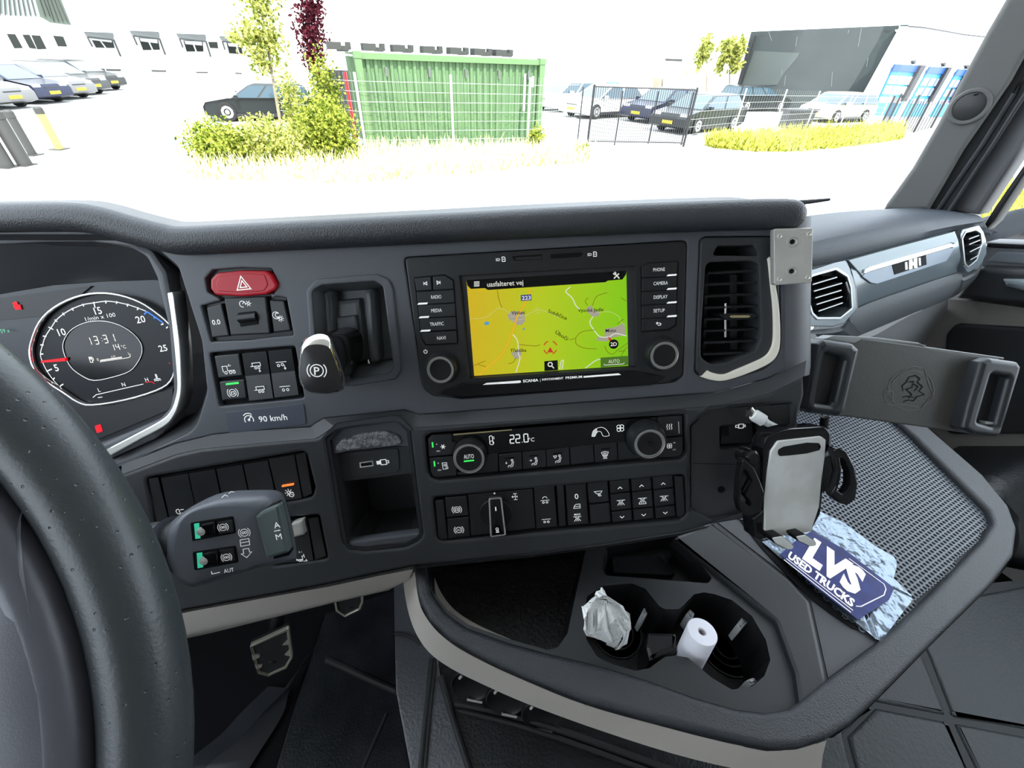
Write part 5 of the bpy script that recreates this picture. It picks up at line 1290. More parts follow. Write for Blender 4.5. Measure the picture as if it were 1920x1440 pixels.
add('clamp', plate(TB, rnd(ZH((1690, 232), (1740, 215), (1895, 236), (1914, 262), (1905, 300), (1800, 640), (1775, 662), (1640, 645), (1580, 615), (1610, 500)), 6), -.016, .014, bev=.005, holes=[rc_h], seg=3), MATS['clamp_plastic'], tm)
add('clamp_slot', plate(TB, ZH((1720, 290), (1850, 300), (1780, 620), (1640, 590)), -.01, .004), M_black, tm)
add('clamp_lip', plate(TB, ZH((1700, 570), (1760, 575), (1755, 592), (1705, 588)), .004, .010, bev=.001), M_grey, tm)
em = TB.lift(.0006)
E = lambda *p: smooth_path([np.array(q) for q in ZH(*p)], 4)
add('emblem', pribbon(TB, [E((1160, 400), (1165, 350), (1200, 310), (1250, 285), (1265, 268), (1310, 262), (1362, 275), (1370, 300), (1400, 340), (1415, 400), (1400, 445), (1350, 490), (1340, 500), (1260, 508), (1200, 480), (1150, 470), (1135, 405), (1160, 400)), E((1178, 360), (1215, 315), (1260, 292), (1310, 285), (1350, 300)), E((1370, 300), (1385, 360), (1412, 420)), E((1165, 420), (1200, 470), (1260, 478), (1330, 490)), E((1355, 482), (1390, 440), (1410, 410)), E((1150, 410), (1180, 400), (1180, 450), (1160, 465))], 1.5, .0004), mat('emblem_line', (0.10, 0.098, 0.09), .4), tm, 'embossed outline of a round badge')
add('emblem_beast', pribbon(TB, [ZH((1240, 400), (1235, 370), (1260, 350), (1275, 320), (1310, 312), (1335, 330), (1320, 350), (1350, 375), (1330, 400), (1360, 420), (1320, 430), (1300, 455), (1270, 450), (1240, 460)), ZH((1270, 350), (1300, 345), (1290, 380), (1260, 390), (1290, 420), (1270, 440)), ZH((1235, 435), (1260, 428), (1300, 436)), ZH((1300, 360), (1325, 375), (1305, 400))], 1.8, .0004), M_deep, tm)
add('rear_arm', tube([TB.hit(*ZH((1000, 330)), -.012), TB.hit(*ZH((980, 330)), -.06), TB.hit(*ZH((860, 330)), -.11)], .014, 14), M_black, tm)
add('lit_top_strip', plate(TB, rnd(ZH((795, 106), (850, 86), (1100, 98), (1330, 128), (1385, 152), (1330, 140), (1010, 108), (965, 132), (800, 110)), 2), -.014, .0005, bev=.001), M_grey, tm)  # lighter grey strip paints the lit top side of the plate
add('edge_highlight', tube([TB.hit(*ZH((1005, 106)), -.001), TB.hit(*ZH((1400, 160)), -.001), TB.hit(*ZH((1800, 216)), -.001)], .0012, 8), M_grey, tm)  # thin grey tube paints the highlight along the upper edge
add('cable_clip', tube([TB.hit(*ZH((800, 545)), -.01), TB.hit(*ZH((792, 610)), -.012)], .0045, 10), M_black, tm)
bk = [TB.hit(*ZH(p), -.03) for p in ((700, 105), (730, 150), (745, 190), (720, 260), (700, 330), (715, 420))]
add('hinge', tube(smooth_path(bk, 4), .009, 12), M_black, tm)

# ------------------------------------------------------------------ phone cradle
PF = Fr(P(1492, 905, .37), cam_dir(1, -.08, .12), -cam_dir(-.10, 1, .12))
ph = thing('phone_cradle', 'empty black phone cradle with a worn light grey back pad', 'phone holder', PF.w(0, -.05, -.02))
body_px = rnd(ZH((452, 720), (478, 645), (600, 612), (810, 600), (838, 640), (838, 720), (795, 770), (790, 1000), (778, 1095), (722, 1195), (480, 1228), (440, 1240), (410, 1230), (398, 1120), (450, 1080)), [6, 22, 16, 18, 8, 4, 4, 6, 10, 4, 4, 4, 4, 4, 6], 6)
add('cradle_body', plate(PF, body_px, -.016, -.001, bev=.002), M_gloss, ph)
pad_p = rnd(ZH((500, 740), (540, 682), (780, 655), (806, 674), (800, 770), (782, 900), (768, 1050), (722, 1192), (482, 1226), (464, 1200), (470, 1000), (484, 850)), [8, 8, 4, 4, 4, 0, 6, 3, 3, 4, 0, 0])
pd = add('back_pad', plate(PF, pad_p, -.002, .0012, bev=.0005), mat('worn_pad', (0.56, 0.56, 0.55), 0.6, var=.13, vscale=45, col2=(0.47, 0.46, 0.43)), ph, 'worn light grey pad')
add('pad_slot', plate(PF, rnd(ZH((538, 730), (570, 712), (700, 690), (768, 692), (778, 712), (770, 732), (700, 750), (600, 762), (545, 766), (536, 752)), 4), .001, .0015), M_gloss, ph)
for q in (((495, 1222), (560, 1212), (625, 1268), (618, 1290), (585, 1292), (520, 1258)), ((630, 1216), (690, 1204), (752, 1246), (750, 1270), (715, 1276), (650, 1245))):
    a = puv(PF, rnd(ZH(*q), 5, 5), .012)
    add('support_foot', join(slab(PF, a, -.002, .012, .001)), M_gloss, ph)
    add('foot_pad', slab(PF, offset(ccw(a), .0006), .0118, .0128, .0004), MATS['worn_pad'], ph)
add('side_arm', plate(PF, ZH((330, 745), (350, 738), (480, 790), (480, 1010), (440, 1040), (400, 900)), -.014, -.004, r=3, bev=.001), M_black, ph)
add('clamp_paddle', plate(PF, rnd(ZH((338, 792), (352, 782), (405, 835), (442, 915), (464, 972), (442, 1082), (380, 1112), (330, 1084), (314, 1020), (322, 900)), 12, 6), .003, .010, bev=.0014, holes=[rnd(ZH((343, 838), (362, 850), (392, 905), (352, 985), (386, 1030), (380, 1050), (338, 1012), (328, 960)), 2)]), M_gloss, ph)
add('side_arm', plate(PF, ZH((770, 790), (850, 745), (870, 780), (860, 960), (780, 970)), -.014, -.004, r=3, bev=.001), M_black, ph)
add('clamp_paddle', plate(PF, rnd(ZH((850, 735), (880, 717), (925, 740), (972, 830), (988, 920), (976, 1005), (930, 1046), (890, 1036), (835, 985), (862, 940), (880, 860), (870, 790)), 12, 6), .003, .010, bev=.0014, holes=[rnd(ZH((886, 765), (915, 790), (942, 860), (942, 930), (925, 965), (905, 985), (872, 958), (890, 900), (896, 830)), 2)]), M_gloss, ph)
add('pivot', lathe(PF.hit(*ZH((350, 760)), -.01), PF.n, [(.007, -.004), (.007, .010), (.005, .012), (.00001, .012)], 18), M_gloss, ph)
add('mount_arm', tube([PF.hit(*ZH((560, 900)), -.014), D.hit(1440, 890, LZ)], .010, 14), M_black, ph)
cb = thing('usb_cable', 'white micro-USB charging cable sticking up behind the phone cradle', 'cable', D.hit(1420, 780, .04))
CF = Fr(P(1430, 785, .40), cam_dir(1, -.06, 0), -cam_dir(.08, 1, .2))
wp = smooth_path([CF.hit(*ZH(p), z) for p, z in [((480, 575), .0), ((530, 600), 0), ((585, 622), -.006), ((600, 680), -.012), ((500, 700), -.012), ((430, 725), -.006), ((390, 780), -.01), ((375, 850), -.016)]], 5)
add('wire', tube(wp, .0022, 10), mat('cable_white', (0.78, 0.79, 0.78), .4), cb)
pa, pb2 = CF.hit(*ZH((396, 530))), CF.hit(*ZH((492, 590)))
add('plug_body', tube([pa, pa + (pb2 - pa) * .1, pa + (pb2 - pa) * .6, pa + (pb2 - pa) * .66, pb2], [.0052, .0058, .0058, .0040, .0028], 16, up=CF.n, flat=.7), MATS['cable_white'], cb)
add('plug_tip', tube([CF.hit(*ZH((374, 500))), CF.hit(*ZH((402, 535)))], .0036, 12, up=CF.n, flat=.5), M_satin, cb)

# ------------------------------------------------------------------ passenger side of the dashboard
_o = P(1550, 550, .65)
PD = Fr(_o, LAT, ZUP * math.cos(math.radians(20)) + FWD * math.sin(math.radians(20)))
pdz = lambda pts, z: smooth_path([PD.hit(*ZP(p), z) for p in pts], 4)
pg = thing('passenger_dashboard', 'set-back passenger side dashboard with silver-grey trim and side vents', 'dashboard', PD.w(.2, 0, -.1))
rA = pdz(((-60, 690), (175, 640), (440, 583), (800, 487), (1180, 380), (1440, 315)), .002)
rB = pdz(((-60, 640), (150, 590), (440, 520), (800, 430), (1180, 345), (1456, 298)), .012)
rC = pdz(((-60, 500), (150, 460), (440, 395), (800, 330), (1180, 290), (1448, 280)), .002)
rD = pdz(((-60, 390), (120, 350), (440, 290), (800, 252), (1180, 235), (1425, 258)), -.05)
rE = pdz(((-60, 280), (100, 262), (440, 225), (800, 204), (1130, 200), (1350, 225)), -.13)
rF = [q + FWD * .05 - ZUP * .035 for q in rE]
add('upper_pad', loft([rA, rB, rC, rD, rE, rF], closed=False), mat('pass_pad', (0.045, 0.053, 0.066), .5, bump=.5, bscale=900, spec=.35), pg, 'soft grained upper pad', ang=70)
M_ptrim = mat('grey_gloss_trim', (0.20, 0.24, 0.265), .26, .2, coat=.4)
tA = pdz(((440, 588), (800, 490), (1240, 374)), .002); tB = pdz(((470, 680), (830, 570), (1265, 440)), .009)
tC = pdz(((505, 800), (880, 690), (1285, 560)), .008); tD = pdz(((512, 952), (880, 815), (1268, 680)), -.006)
tr_p = add('trim_panel', loft([tD, tC, tB, tA], closed=False), M_ptrim, pg, 'glossy silver-grey trim panel', ang=70)
add('upper_strip', trim_strip(PD, ZP((445, 592), (800, 494), (1238, 378), (1268, 438)), ZP((548, 712), (600, 640), (1215, 462), (1240, 470)), -.004, .0105), mat('pale_strip', (0.24, 0.29, 0.31), .34, .3), tr_p)
add('handle_recess', plate(PD, rnd(ZP((545, 715), (600, 655), (1215, 480), (1242, 500), (1180, 602), (660, 772), (615, 765)), 2), 0, .0108, bev=.001), mat('recess_grey', (0.17, 0.21, 0.26), .3, .3), tr_p)
add('handle_bar', trim_strip(PD, ZP((575, 660), (610, 640), (1215, 463), (1245, 485)), ZP((565, 690), (600, 680), (1215, 498), (1232, 500)), .009, .0135), mat('bright_bar', (0.85, 0.86, 0.85), .15, .8), tr_p, 'bright silver grip bar')
lw = add('dark_inset', plate(PD, ZP((772, 628), (1025, 548), (1030, 625), (790, 700)), .010, .0113), M_deep, tr_p)  # small black plate set into the grip recess
add('marking', join(*[plate(PD, ZP(*q), .0113, .0122) for q in (((870, 608), (885, 604), (888, 660), (873, 665)), ((900, 590), (925, 583), (925, 655), (900, 663)), ((935, 580), (960, 572), (962, 650), (938, 650)), ((915, 610), (945, 600), (945, 625), (915, 635)), ((972, 575), (985, 572), (988, 630), (976, 634)))]), M_white, tr_p)['kind'] = 'stuff'  # white bars on the black plate
gA = pdz(((-60, 1130), (340, 1098), (420, 1060), (512, 952), (880, 815), (1262, 690), (1300, 722), (1400, 670), (1455, 590)), 0)
gB = pdz(((-60, 1160), (340, 1135), (440, 1085), (560, 1010), (900, 880), (1262, 745), (1310, 745), (1400, 695), (1450, 620)), .006)
gC = pdz(((-60, 1260), (430, 1200), (520, 1160), (640, 1110), (940, 985), (1180, 890), (1290, 830), (1390, 740), (1440, 660)), -.02)
gD = [q - PD.n * .08 for q in gC]
add('lower_pad', loft([gD, gC, gB, gA], closed=False), mat('lower_pad_grain', (0.075, 0.083, 0.09), .55, bump=.8, bscale=800), pg, ang=60)
def side_vent(o8, i8, slats, lab):
    hp = rnd(ZP(*i8), 3)
    v = add('side_vent', plate(PD, rnd(ZP(*o8), 4), -.03, .008, bev=.0016, holes=[hp]), M_ptrim, pg, lab)
    io = ccw(puv(PD, hp, .008))
    add('vent_ring', slab(PD, offset(io, -.004), .006, .0092, .001, [offset(io, .0005)]), mat('vent_silver', (0.42, 0.44, 0.45), .3, .8), v)
    add('throat', loft([[PD.w(a, b, -.028) for a, b in io], [PD.w(a, b, .007) for a, b in io]]), M_black, v)
    add('throat_back', slab(PD, offset(io, -.003), -.04, -.027), M_deep, v)
    for a, b in slats:
        p, q = PD.hit(*ZP(a), .002), PD.hit(*ZP(b), .002)
        add('slat', tube([p, q], 1.0, prof=[(.0012, -.008), (.0012, .008), (-.0012, .008), (-.0012, -.008)], up=unit(PD.n)), M_btn, v)
        add('slat_edge', tube([p + PD.n * .008, q + PD.n * .008], .0009, 6), MATS['vent_silver'], v)
    return v
v1 = side_vent(((60, 690), (200, 655), (340, 610), (432, 590), (478, 700), (500, 800), (505, 960), (415, 1065), (330, 1092), (60, 1090)), ((110, 770), (170, 715), (345, 665), (430, 720), (455, 800), (465, 950), (380, 1020), (210, 1020), (175, 985)),
          [((130, 772), (312, 718)), ((140, 822), (350, 762)), ((150, 872), (345, 815)), ((160, 920), (352, 862)), ((175, 970), (355, 908))], 'octagonal side vent beside the centre stack')
add('vent_wheel', tube([PD.hit(*ZP((395, 760)), .004), PD.hit(*ZP((425, 830)), .008), PD.hit(*ZP((405, 890)), .004)], .006, 10), M_gloss, v1)
side_vent(((1284, 400), (1300, 362), (1425, 328), (1460, 380), (1478, 440), (1482, 540), (1440, 625), (1340, 690), (1312, 640)), ((1298, 430), (1320, 388), (1395, 368), (1432, 392), (1440, 470), (1400, 590), (1340, 640), (1318, 610)),
          [((1300, 435), (1375, 408)), ((1302, 475), (1385, 442)), ((1308, 530), (1390, 490)), ((1312, 590), (1375, 555))], 'octagonal side vent by the door')
uA = pdz(((300, 1190), (580, 1180), (900, 1010), (1190, 890)), -.05); uB = pdz(((300, 1330), (700, 1330), (1000, 1230), (1180, 1080)), -.10)
add('under_panel', loft([[q - PD.n * .2 - ZUP * .1 for q in uB], uB, uA], closed=False), M_grey, pg, 'pale grey panel under the pad')

# ------------------------------------------------------------------ the cab around it (setting)
AP = Fr(TK(1.22, .46, 0), .35 * LAT - .94 * FWD, ZUP)
M_pillar = mat('pillar_trim', (0.105, 0.105, 0.102), .6, bump=.4, bscale=1400)
pil_px = ZO4((1075, 1262), (1095, 1225), (1150, 1150), (1250, 1010), (1400, 750), (1560, 450), (1700, 190), (1810, 0)) + [(1990, -200), (2110, -150)] + ZO4((1925, 340), (1850, 480), (1700, 700), (1560, 900), (1440, 1110), (1350, 1262))
pil = struct(add('trim_1', plate(AP, pil_px, -.03, 0, bev=.008, seg=4), M_pillar), 'pale grey windscreen pillar trim on the right')
so_ = AP.hit(*ZO4((1592, 640)), 0)
spk = add('tweeter', lathe(so_, AP.n, [(.030, -.004), (.030, .003), (.028, .005), (.024, .005), (.022, .002), (.012, .003), (.00001, .004)], 32), M_pillar, pil, 'round pillar loudspeaker')
add('tweeter_cone', lathe(so_ + AP.n * .0035, AP.n, [(.0225, 0), (.018, .0008), (.008, .0015), (.00001, .002)], 24), mat('cone_grey', (0.02, 0.02, 0.02), .35), spk)
add('tweeter_clip', tube([AP.hit(*ZO4((1620, 568)), .003), AP.hit(*ZO4((1645, 560)), .003)], .003, 8), M_black, spk)
ch_px = ZO4((1345, 1262), (1440, 1110), (1560, 900), (1700, 700), (1850, 480), (1925, 335)) + [(2110, -150), (2200, -100)] + ZO4((1990, 480), (1870, 640), (1700, 900), (1500, 1262))
struct(add('trim_2', plate(AP, ch_px, -.07, -.02), M_rubber), 'dark door seal channel beside the pillar')
add('seal_bead', tube([AP.hit(*ZO4(p), -.018) for p in ((1400, 1262), (1500, 1110), (1660, 880), (1860, 560), (1990, 350))], .005, 8), M_dash2, bpy.data.objects['trim_2'])
add('seal_bead', tube([AP.hit(*ZO4(p), -.018) for p in ((1470, 1262), (1570, 1110), (1730, 870), (1900, 600), (2050, 380))], .004, 8), M_dash2, bpy.data.objects['trim_2'])
DR = Fr(TK(1.28, 0, 0), -FWD, ZUP)
do = thing('door_1', 'passenger door with dark armrest and pale beige lower panel', 'door', TK(1.30, 0, -.9)); do['kind'] = 'structure'; del do['category']
M_dframe = mat('door_frame_grey', (0.10, 0.10, 0.105), .5, bump=.2, bscale=1500)
add('window_post', plate(DR, ZO4((1440, 1262), (1640, 900), (1810, 640), (1930, 480), (2150, 480), (1920, 860), (1640, 1290)), -.05, 0, bev=.008), M_dframe, do)
add('divider_bar', plate(DR, ZO4((1672, 1345), (1740, 1240), (1915, 985), (2000, 880), (2050, 900), (1920, 1060), (1745, 1330), (1690, 1380)), -.03, .004, bev=.008), M_black, do)
add('top_ledge', plate(DR, ZP((1470, 458), (1770, 468), (2200, 480), (2200, 530), (1770, 508), (1470, 495)), -.05, .012, bev=.006), M_black, do)
add('upper_panel', plate(DR, ZP((1440, 490), (1770, 505), (2300, 520), (2300, 700), (1770, 650), (1430, 640)), -.05, .006, bev=.004), mat('door_panel', (0.11, 0.118, 0.13), .5, bump=.3, bscale=1500), do)
add('panel_inlay', plate(DR, ZP((1480, 600), (1565, 524), (1770, 535), (2200, 545), (2200, 640), (1770, 625)), 0, .010, bev=.003), mat('door_inlay', (0.12, 0.135, 0.155), .5), do)
add('armrest', plate(DR, ZP((1380, 690), (1450, 640), (1770, 655), (2400, 690), (2400, 1010), (1770, 935), (1240, 880)), -.05, .03, bev=.012, seg=3), M_dash2, do)
add('door_handle', plate(DR, ZP((1590, 738), (1760, 740), (2100, 745), (2100, 850), (1760, 830), (1610, 790)), .02, .045, bev=.008, seg=3), mat('handle_grey', (0.20, 0.23, 0.25), .35), do)
add('lower_panel', plate(DR, ZP((1000, 900), (1180, 885), (1400, 900), (1770, 950), (2400, 1040), (2400, 2600), (1000, 2600)), -.05, 0), mat('door_beige', (0.20, 0.185, 0.17), .65, bump=.3, bscale=1200), do)
add('door_pocket', plate(DR, rnd(ZP((1160, 1300), (1170, 1150), (1240, 1070), (1770, 1100), (2400, 1160), (2400, 1900), (1160, 1900)), 20), -.01, .012, bev=.006), mat('pocket_black', (0.010, 0.011, 0.013), .7), do)
add('door_skin', plate(DR, [(1500, 650), (2600, 650), (2900, 3000), (1500, 2600)], -.08, -.06), M_dframe, do) if False else None
Mg = glass('window_glass', (.985, .988, .985), .04)
wv = [TK(-1.0, .80, -.30), TK(1.25, .62, -.30), TK(1.27, .52, .72), TK(-1.0, .66, .72)]
wn = unit(np.cross(wv[1] - wv[0], wv[3] - wv[0]))
struct(add('window_1', (wv + [q + wn * .005 for q in wv], [(0, 1, 2, 3), (7, 6, 5, 4), (0, 4, 5, 1), (1, 5, 6, 2), (2, 6, 7, 3), (3, 7, 4, 0)]), Mg, smooth=False), 'windscreen')
wv = [TK(1.30, .42, -.31), TK(1.30, -.75, -.31), TK(1.30, -.75, .52), TK(1.30, .42, .52)]
struct(add('window_2', join(box(wv[0], wv[1] - wv[0], wv[3] - wv[0], LAT * .004)), Mg, smooth=False), 'passenger door window')
wv = [TK(-.98, .55, -.18), TK(-.98, -.75, -.18), TK(-.98, -.75, .52), TK(-.98, .55, .52)]
struct(add('window_3', join(box(wv[0], wv[1] - wv[0], wv[3] - wv[0], -LAT * .004)), Mg, smooth=False), "driver's door window")
M_lining = mat('cab_lining', (0.52, 0.51, 0.49), .8)
def cabbox(a0, a1, b0, b1, h0, h1): return box(TK(a0, b0, h0), LAT * (a1 - a0), FWD * (b1 - b0), ZUP * (h1 - h0))
struct(add('ceiling', join(cabbox(-1.05, 1.33, -1.15, .50, .62, .66)), M_lining, smooth=False), 'pale cab roof lining')
struct(add('wall_back', cabbox(-1.05, 1.33, -1.18, -1.15, -1.0, .62), mat('rear_lining', (0.22, 0.22, 0.22), .8), smooth=False), 'grey rear wall of the cab')
struct(add('wall_left', join(cabbox(-1.03, -1.0, -1.15, .75, -1.0, -.2), cabbox(-1.03, -1.0, -1.15, -.75, -.2, .62), cabbox(-1.03, -1.0, -.75, .62, .52, .62)), M_lining, smooth=False), "driver's side wall and door")
struct(add('wall_right', join(cabbox(1.33, 1.36, -1.15, .60, -1.0, -.32), cabbox(1.33, 1.36, -1.15, -.75, -.2, .62), cabbox(1.33, 1.36, -.75, .45, .52, .62)), M_lining, smooth=False), 'passenger side wall')
struct(add('floor', cabbox(-1.0, 1.33, -1.15, .88, -1.02, -.95), mat('cab_floor', (0.004, 0.004, 0.005), .8, spec=.1), smooth=False), 'dark cab floor')

# ------------------------------------------------------------------ floor covering, engine tunnel, pedals
FLR = Fr(CAM - ZUP * .945, (1, 0, 0), (0, 1, 0)); TUN = Fr(CAM - ZUP * .70, (1, 0, 0), (0, 1, 0))
fm = thing('floor_mat', 'scuffed black leatherette floor mat with stitched seams', 'mat', FLR.hit(620, 1350, 0))
M_matl = mat('scuffed_leather', (0.004, 0.005, 0.007), .42, bump=.25, bscale=260, detail=6, var=.8, vscale=18, col2=(0.012, 0.013, 0.016), spec=.2)
add('mat', plate(FLR, [(500, 1500), (560, 1300), (610, 1150), (745, 1105), (800, 1500)], -.004, .004, bev=.002), M_matl, fm)
sm_ = FLR.lift(.004)
add('seam', tube([sm_.hit(612, 1237), sm_.hit(680, 1268), sm_.hit(748, 1298)], .006, 8), M_rubber, fm)
add('seam', tube([sm_.hit(725, 1338), sm_.hit(683, 1434), sm_.hit(660, 1490)], .003, 8), M_rubber, fm)
hp_ = thing('heel_guard', 'curved dark grey plastic heel guard at the edge of the floor mat', 'floor trim', FLR.hit(480, 1400, 0))
h0 = smooth_path([FLR.hit(*p, .004) for p in [(420, 1520), (480, 1420), (530, 1340), (545, 1290), (590, 1210)]], 4)
h1 = smooth_path([FLR.hit(*p, .03) for p in [(330, 1500), (395, 1430), (450, 1385), (490, 1340), (540, 1290)]], 4)
h2 = [q + np.array([-.05, .01, -.03]) for q in h1]
add('guard', loft([h2, h1, h0], closed=False), mat('guard_grey', (0.020, 0.021, 0.025), .45), hp_, ang=60)
tc_ = thing('engine_tunnel', 'leather-covered engine tunnel with double stitched seams beneath the tray', 'tunnel cover', TUN.hit(1000, 1400, -.2))
M_tl = mat('tunnel_leather', (0.080, 0.083, 0.092), .27, bump=.35, bscale=220, detail=7)  # base colour raised to paint in the sheen of the strip
edge = [(738, 1060), (737, 1110), (741, 1297), (768, 1440), (800, 1600)]
e0 = [TUN.hit(*p, 0) for p in edge]; e1 = [np.array([q[0] + .015, q[1], CAM[2] - .945]) for q in e0]
add('side', loft([e1, e0], closed=False), M_leather, tc_)
add('strip', plate(TUN, [(738, 1060), (737, 1110), (741, 1297), (768, 1440), (800, 1600), (920, 1600), (880, 1440), (826, 1272), (800, 1060)], -.01, 0, bev=.003), M_tl, tc_, 'leather strip with its sheen painted in as a lighter tone')
add('top', plate(TUN, [(800, 1060), (826, 1272), (880, 1440), (920, 1600), (1560, 1600), (1500, 1360), (1200, 1060)], -.02, -.004, bev=0), M_leather, tc_)
tz = TUN.lift(.001)
for q, r in ((((809, 1236), (800, 1330), (789, 1440), (784, 1520)), .0035), (((816, 1236), (807, 1330), (797, 1440), (792, 1520)), .0025), (((826, 1268), (850, 1350), (879, 1440), (905, 1520)), .004), (((740, 1188), (765, 1192), (790, 1206)), .003),
             (((853, 1319), (955, 1340), (1065, 1374), (1247, 1440), (1400, 1500)), .004), (((860, 1332), (955, 1355), (1065, 1390), (1230, 1450)), .003)):
    add('seam', tube(smooth_path([tz.hit(*p) for p in q], 4), r, 8), M_rubber, tc_)
# quilted leather to the right of the console
QF = Fr(CAM - ZUP * .74, (1, 0, 0), (0, 1, 0))
ql = thing('quilted_cover', 'black quilted leather floor cover with diamond seams at the lower right', 'floor cover', QF.hit(1750, 1350, 0))
def qz(p): return QF.hit(*p)
seams = [[(1500, 1270), (1635, 1320), (1780, 1348), (1990, 1395)], [(1690, 1130), (1740, 1230), (1790, 1330), (1850, 1470)], [(1480, 1250), (1582, 1376), (1601, 1440), (1620, 1500)], [(1740, 1225), (1850, 1180), (1990, 1120)], [(1540, 1500), (1700, 1400), (1780, 1345), (1920, 1270)]]
def patch(px): return plate(QF, rnd(px, 3), -.004, .005, bev=.0055, seg=3)
M_matq = mat('quilt_groove', (0.010, 0.012, 0.014), .6)
M_q = mat('quilt_leather', (0.022, 0.027, 0.030), .50, bump=.25, bscale=200, detail=6)
add('backing', plate(QF, [(1380, 1180), (1690, 1110), (1990, 1080), (2100, 1600), (1400, 1600)], -.02, .0025), M_matq, ql)
for px in ([(1500, 1262), (1640, 1316), (1776, 1342), (1734, 1236), (1690, 1140), (1500, 1180)], [(1642, 1326), (1776, 1352), (1846, 1500), (1626, 1500), (1604, 1440), (1588, 1380)], [(1488, 1266), (1636, 1324), (1582, 1378), (1598, 1440), (1614, 1500), (1420, 1500)], [(1744, 1234), (1700, 1140), (1990, 1085), (2040, 1390), (1786, 1342)], [(1788, 1354), (2040, 1402), (2060, 1520), (1858, 1500)]):
    add('quilt_panel', patch(px), M_q, ql)
sb_ = thing('seat_rail_cover', 'small pale grey plastic corner at the bottom right', 'cover', P(1870, 1440, .55))
RC = Fr(P(1870, 1440, .60), cam_dir(1, 0, .3), -cam_dir(0, 1, -.3))
add('cover', plate(RC, rnd([(1838, 1450), (1850, 1438), (1897, 1422), (1960, 1425), (1990, 1560), (1830, 1560)], 4), -.05, 0, bev=.004), M_grey, sb_)
# pedals
PDL = Fr(P(508, 1225, .70), cam_dir(1, -.40, .1), -cam_dir(.12, 1, .5))
def pedal(lab, outl, ins, pads):
    t = thing('pedal', lab, 'pedal', PDL.hit(*outl[0], 0))
    add('pad', plate(PDL, rnd(outl, 4), -.012, -.001, bev=.002), M_rubber, t)
    o = puv(PDL, rnd(outl, 4), .002)
    add('edge_trim', slab(PDL, o, -.004, .002, .0008, [offset(ccw(o), .0035)]), mat('pedal_steel', (0.66, 0.60, 0.50), .3, .6), t, 'polished metal edge')
    for q in pads: add('grip_tooth', plate(PDL, q, -.002, .0015), MATS['pedal_steel'], t)
    add('pedal_arm', tube([PDL.hit(*np.mean(outl, 0), -.01), PDL.hit(*(np.mean(outl, 0) + np.array([10, -120])), -.05)], .012, 10), M_black, t)
pedal('black brake pedal pad edged with polished metal, nearer of the two pedals', ZF((525, 610), (785, 490), (812, 690), (770, 760), (650, 815), (580, 795)), None,
      [ZF((540, 670), (592, 670), (592, 685), (548, 705)), ZF((560, 735), (610, 738), (605, 752), (570, 765)), ZF((745, 605), (788, 565), (795, 600)), ZF((760, 670), (798, 630), (805, 680))])
pedal('accelerator pedal with metal edge half hidden under the knee panel', ZF((1085, 300), (1280, 230), (1284, 320), (1265, 370), (1160, 420), (1100, 380)), None, [])
add('bulkhead', cabbox(-1.0, 1.30, .80, .82, -.95, -.30), M_deep, bpy.data.objects['floor'])
# three sockets under the console band
for k, (x, y) in enumerate(((503, 830), (682, 905), (865, 985))):
    SK = Fr(P(*ZT1((x, y)), .56), cam_dir(1, .45, .10), -cam_dir(-.45, 1, .25))
    t = thing('power_socket', ['round black power socket under the console band, nearest the pedals', 'middle of the three round black sockets under the console band', 'round black power socket under the console band, farthest right'][k], 'socket', SK.o, 'power sockets under the console')
    add('cap', lathe(SK.o, SK.n, [(.027, -.02), (.027, 0), (.025, .003), (.021, 0), (.00001, -.001)], 28), M_black, t)
    add('hinge_tab', tube([SK.w(.004, -.022, .003), SK.w(.024, -.018, .003)], .0018, 8), M_alu, t)
    add('latch', tube([SK.w(-.018, .004, .002), SK.w(-.017, .010, .002)], .002, 8), M_alu, t)
dsk = Fr(P(1000, 1330, .42), cam_dir(1, .4, .1), -cam_dir(-.3, .8, .9))
# passenger seat edge
ps_ = thing('cab_chair', 'dark leather passenger seat corner at the right edge', 'seat', TK(1.0, -.1, -.9))
SE = Fr(P(1905, 960, .80), cam_dir(1, .1, .3), -cam_dir(-.2, 1, -.2))
add('seat_cushion', plate(SE, rnd([(1862, 915), (1885, 890), (1925, 868), (1990, 830), (2010, 1090), (1910, 1050), (1880, 1000)], 10), -.15, 0, bev=.03, seg=4), M_leather, ps_)
add('seat_edge_strip', tube(smooth_path([SE.hit(*p, -.05) for p in [(1866, 905), (1875, 888), (1895, 876), (1925, 868)]], 4), .008, 10), mat('cream_strip', (0.75, 0.70, 0.52), .5), ps_, 'cream strip along the seat edge')  # cream tube following the upper edge of the cushion
# wiper outside the screen
wb_ = thing('wiper', 'thin black wiper resting across the bottom of the windscreen', 'wiper', P(1510, 378, 1.0))
add('blade', tube([P(1440, 384, 1.02), P(1470, 382, 1.0), P(1520, 378, .99), P(1556, 374, .98)], [.004, .006, .005, .003], 8), M_rubber, wb_)
add('arm', tube([P(1440, 388, 1.03), P(1510, 381, 1.01)], .004, 8), M_black, wb_)
# kerb mirror outside the door window
mr = thing('door_mirror', 'dark blue-grey mirror housing outside the passenger window', 'mirror', P(1900, 420, 1.15))
MF = Fr(P(1900, 420, 1.10), cam_dir(1, -.3, .2), -cam_dir(.1, 1, .1))
add('housing', plate(MF, rnd(ZP((1470, 380), (1500, 330), (1600, 260), (1770, 195), (2100, 120), (2100, 400), (1770, 400), (1640, 440), (1560, 445), (1490, 425)), 8), -.08, 0, bev=.02, seg=4), mat('mirror_shell', (0.010, 0.013, 0.018), .6, spec=.1), mr)

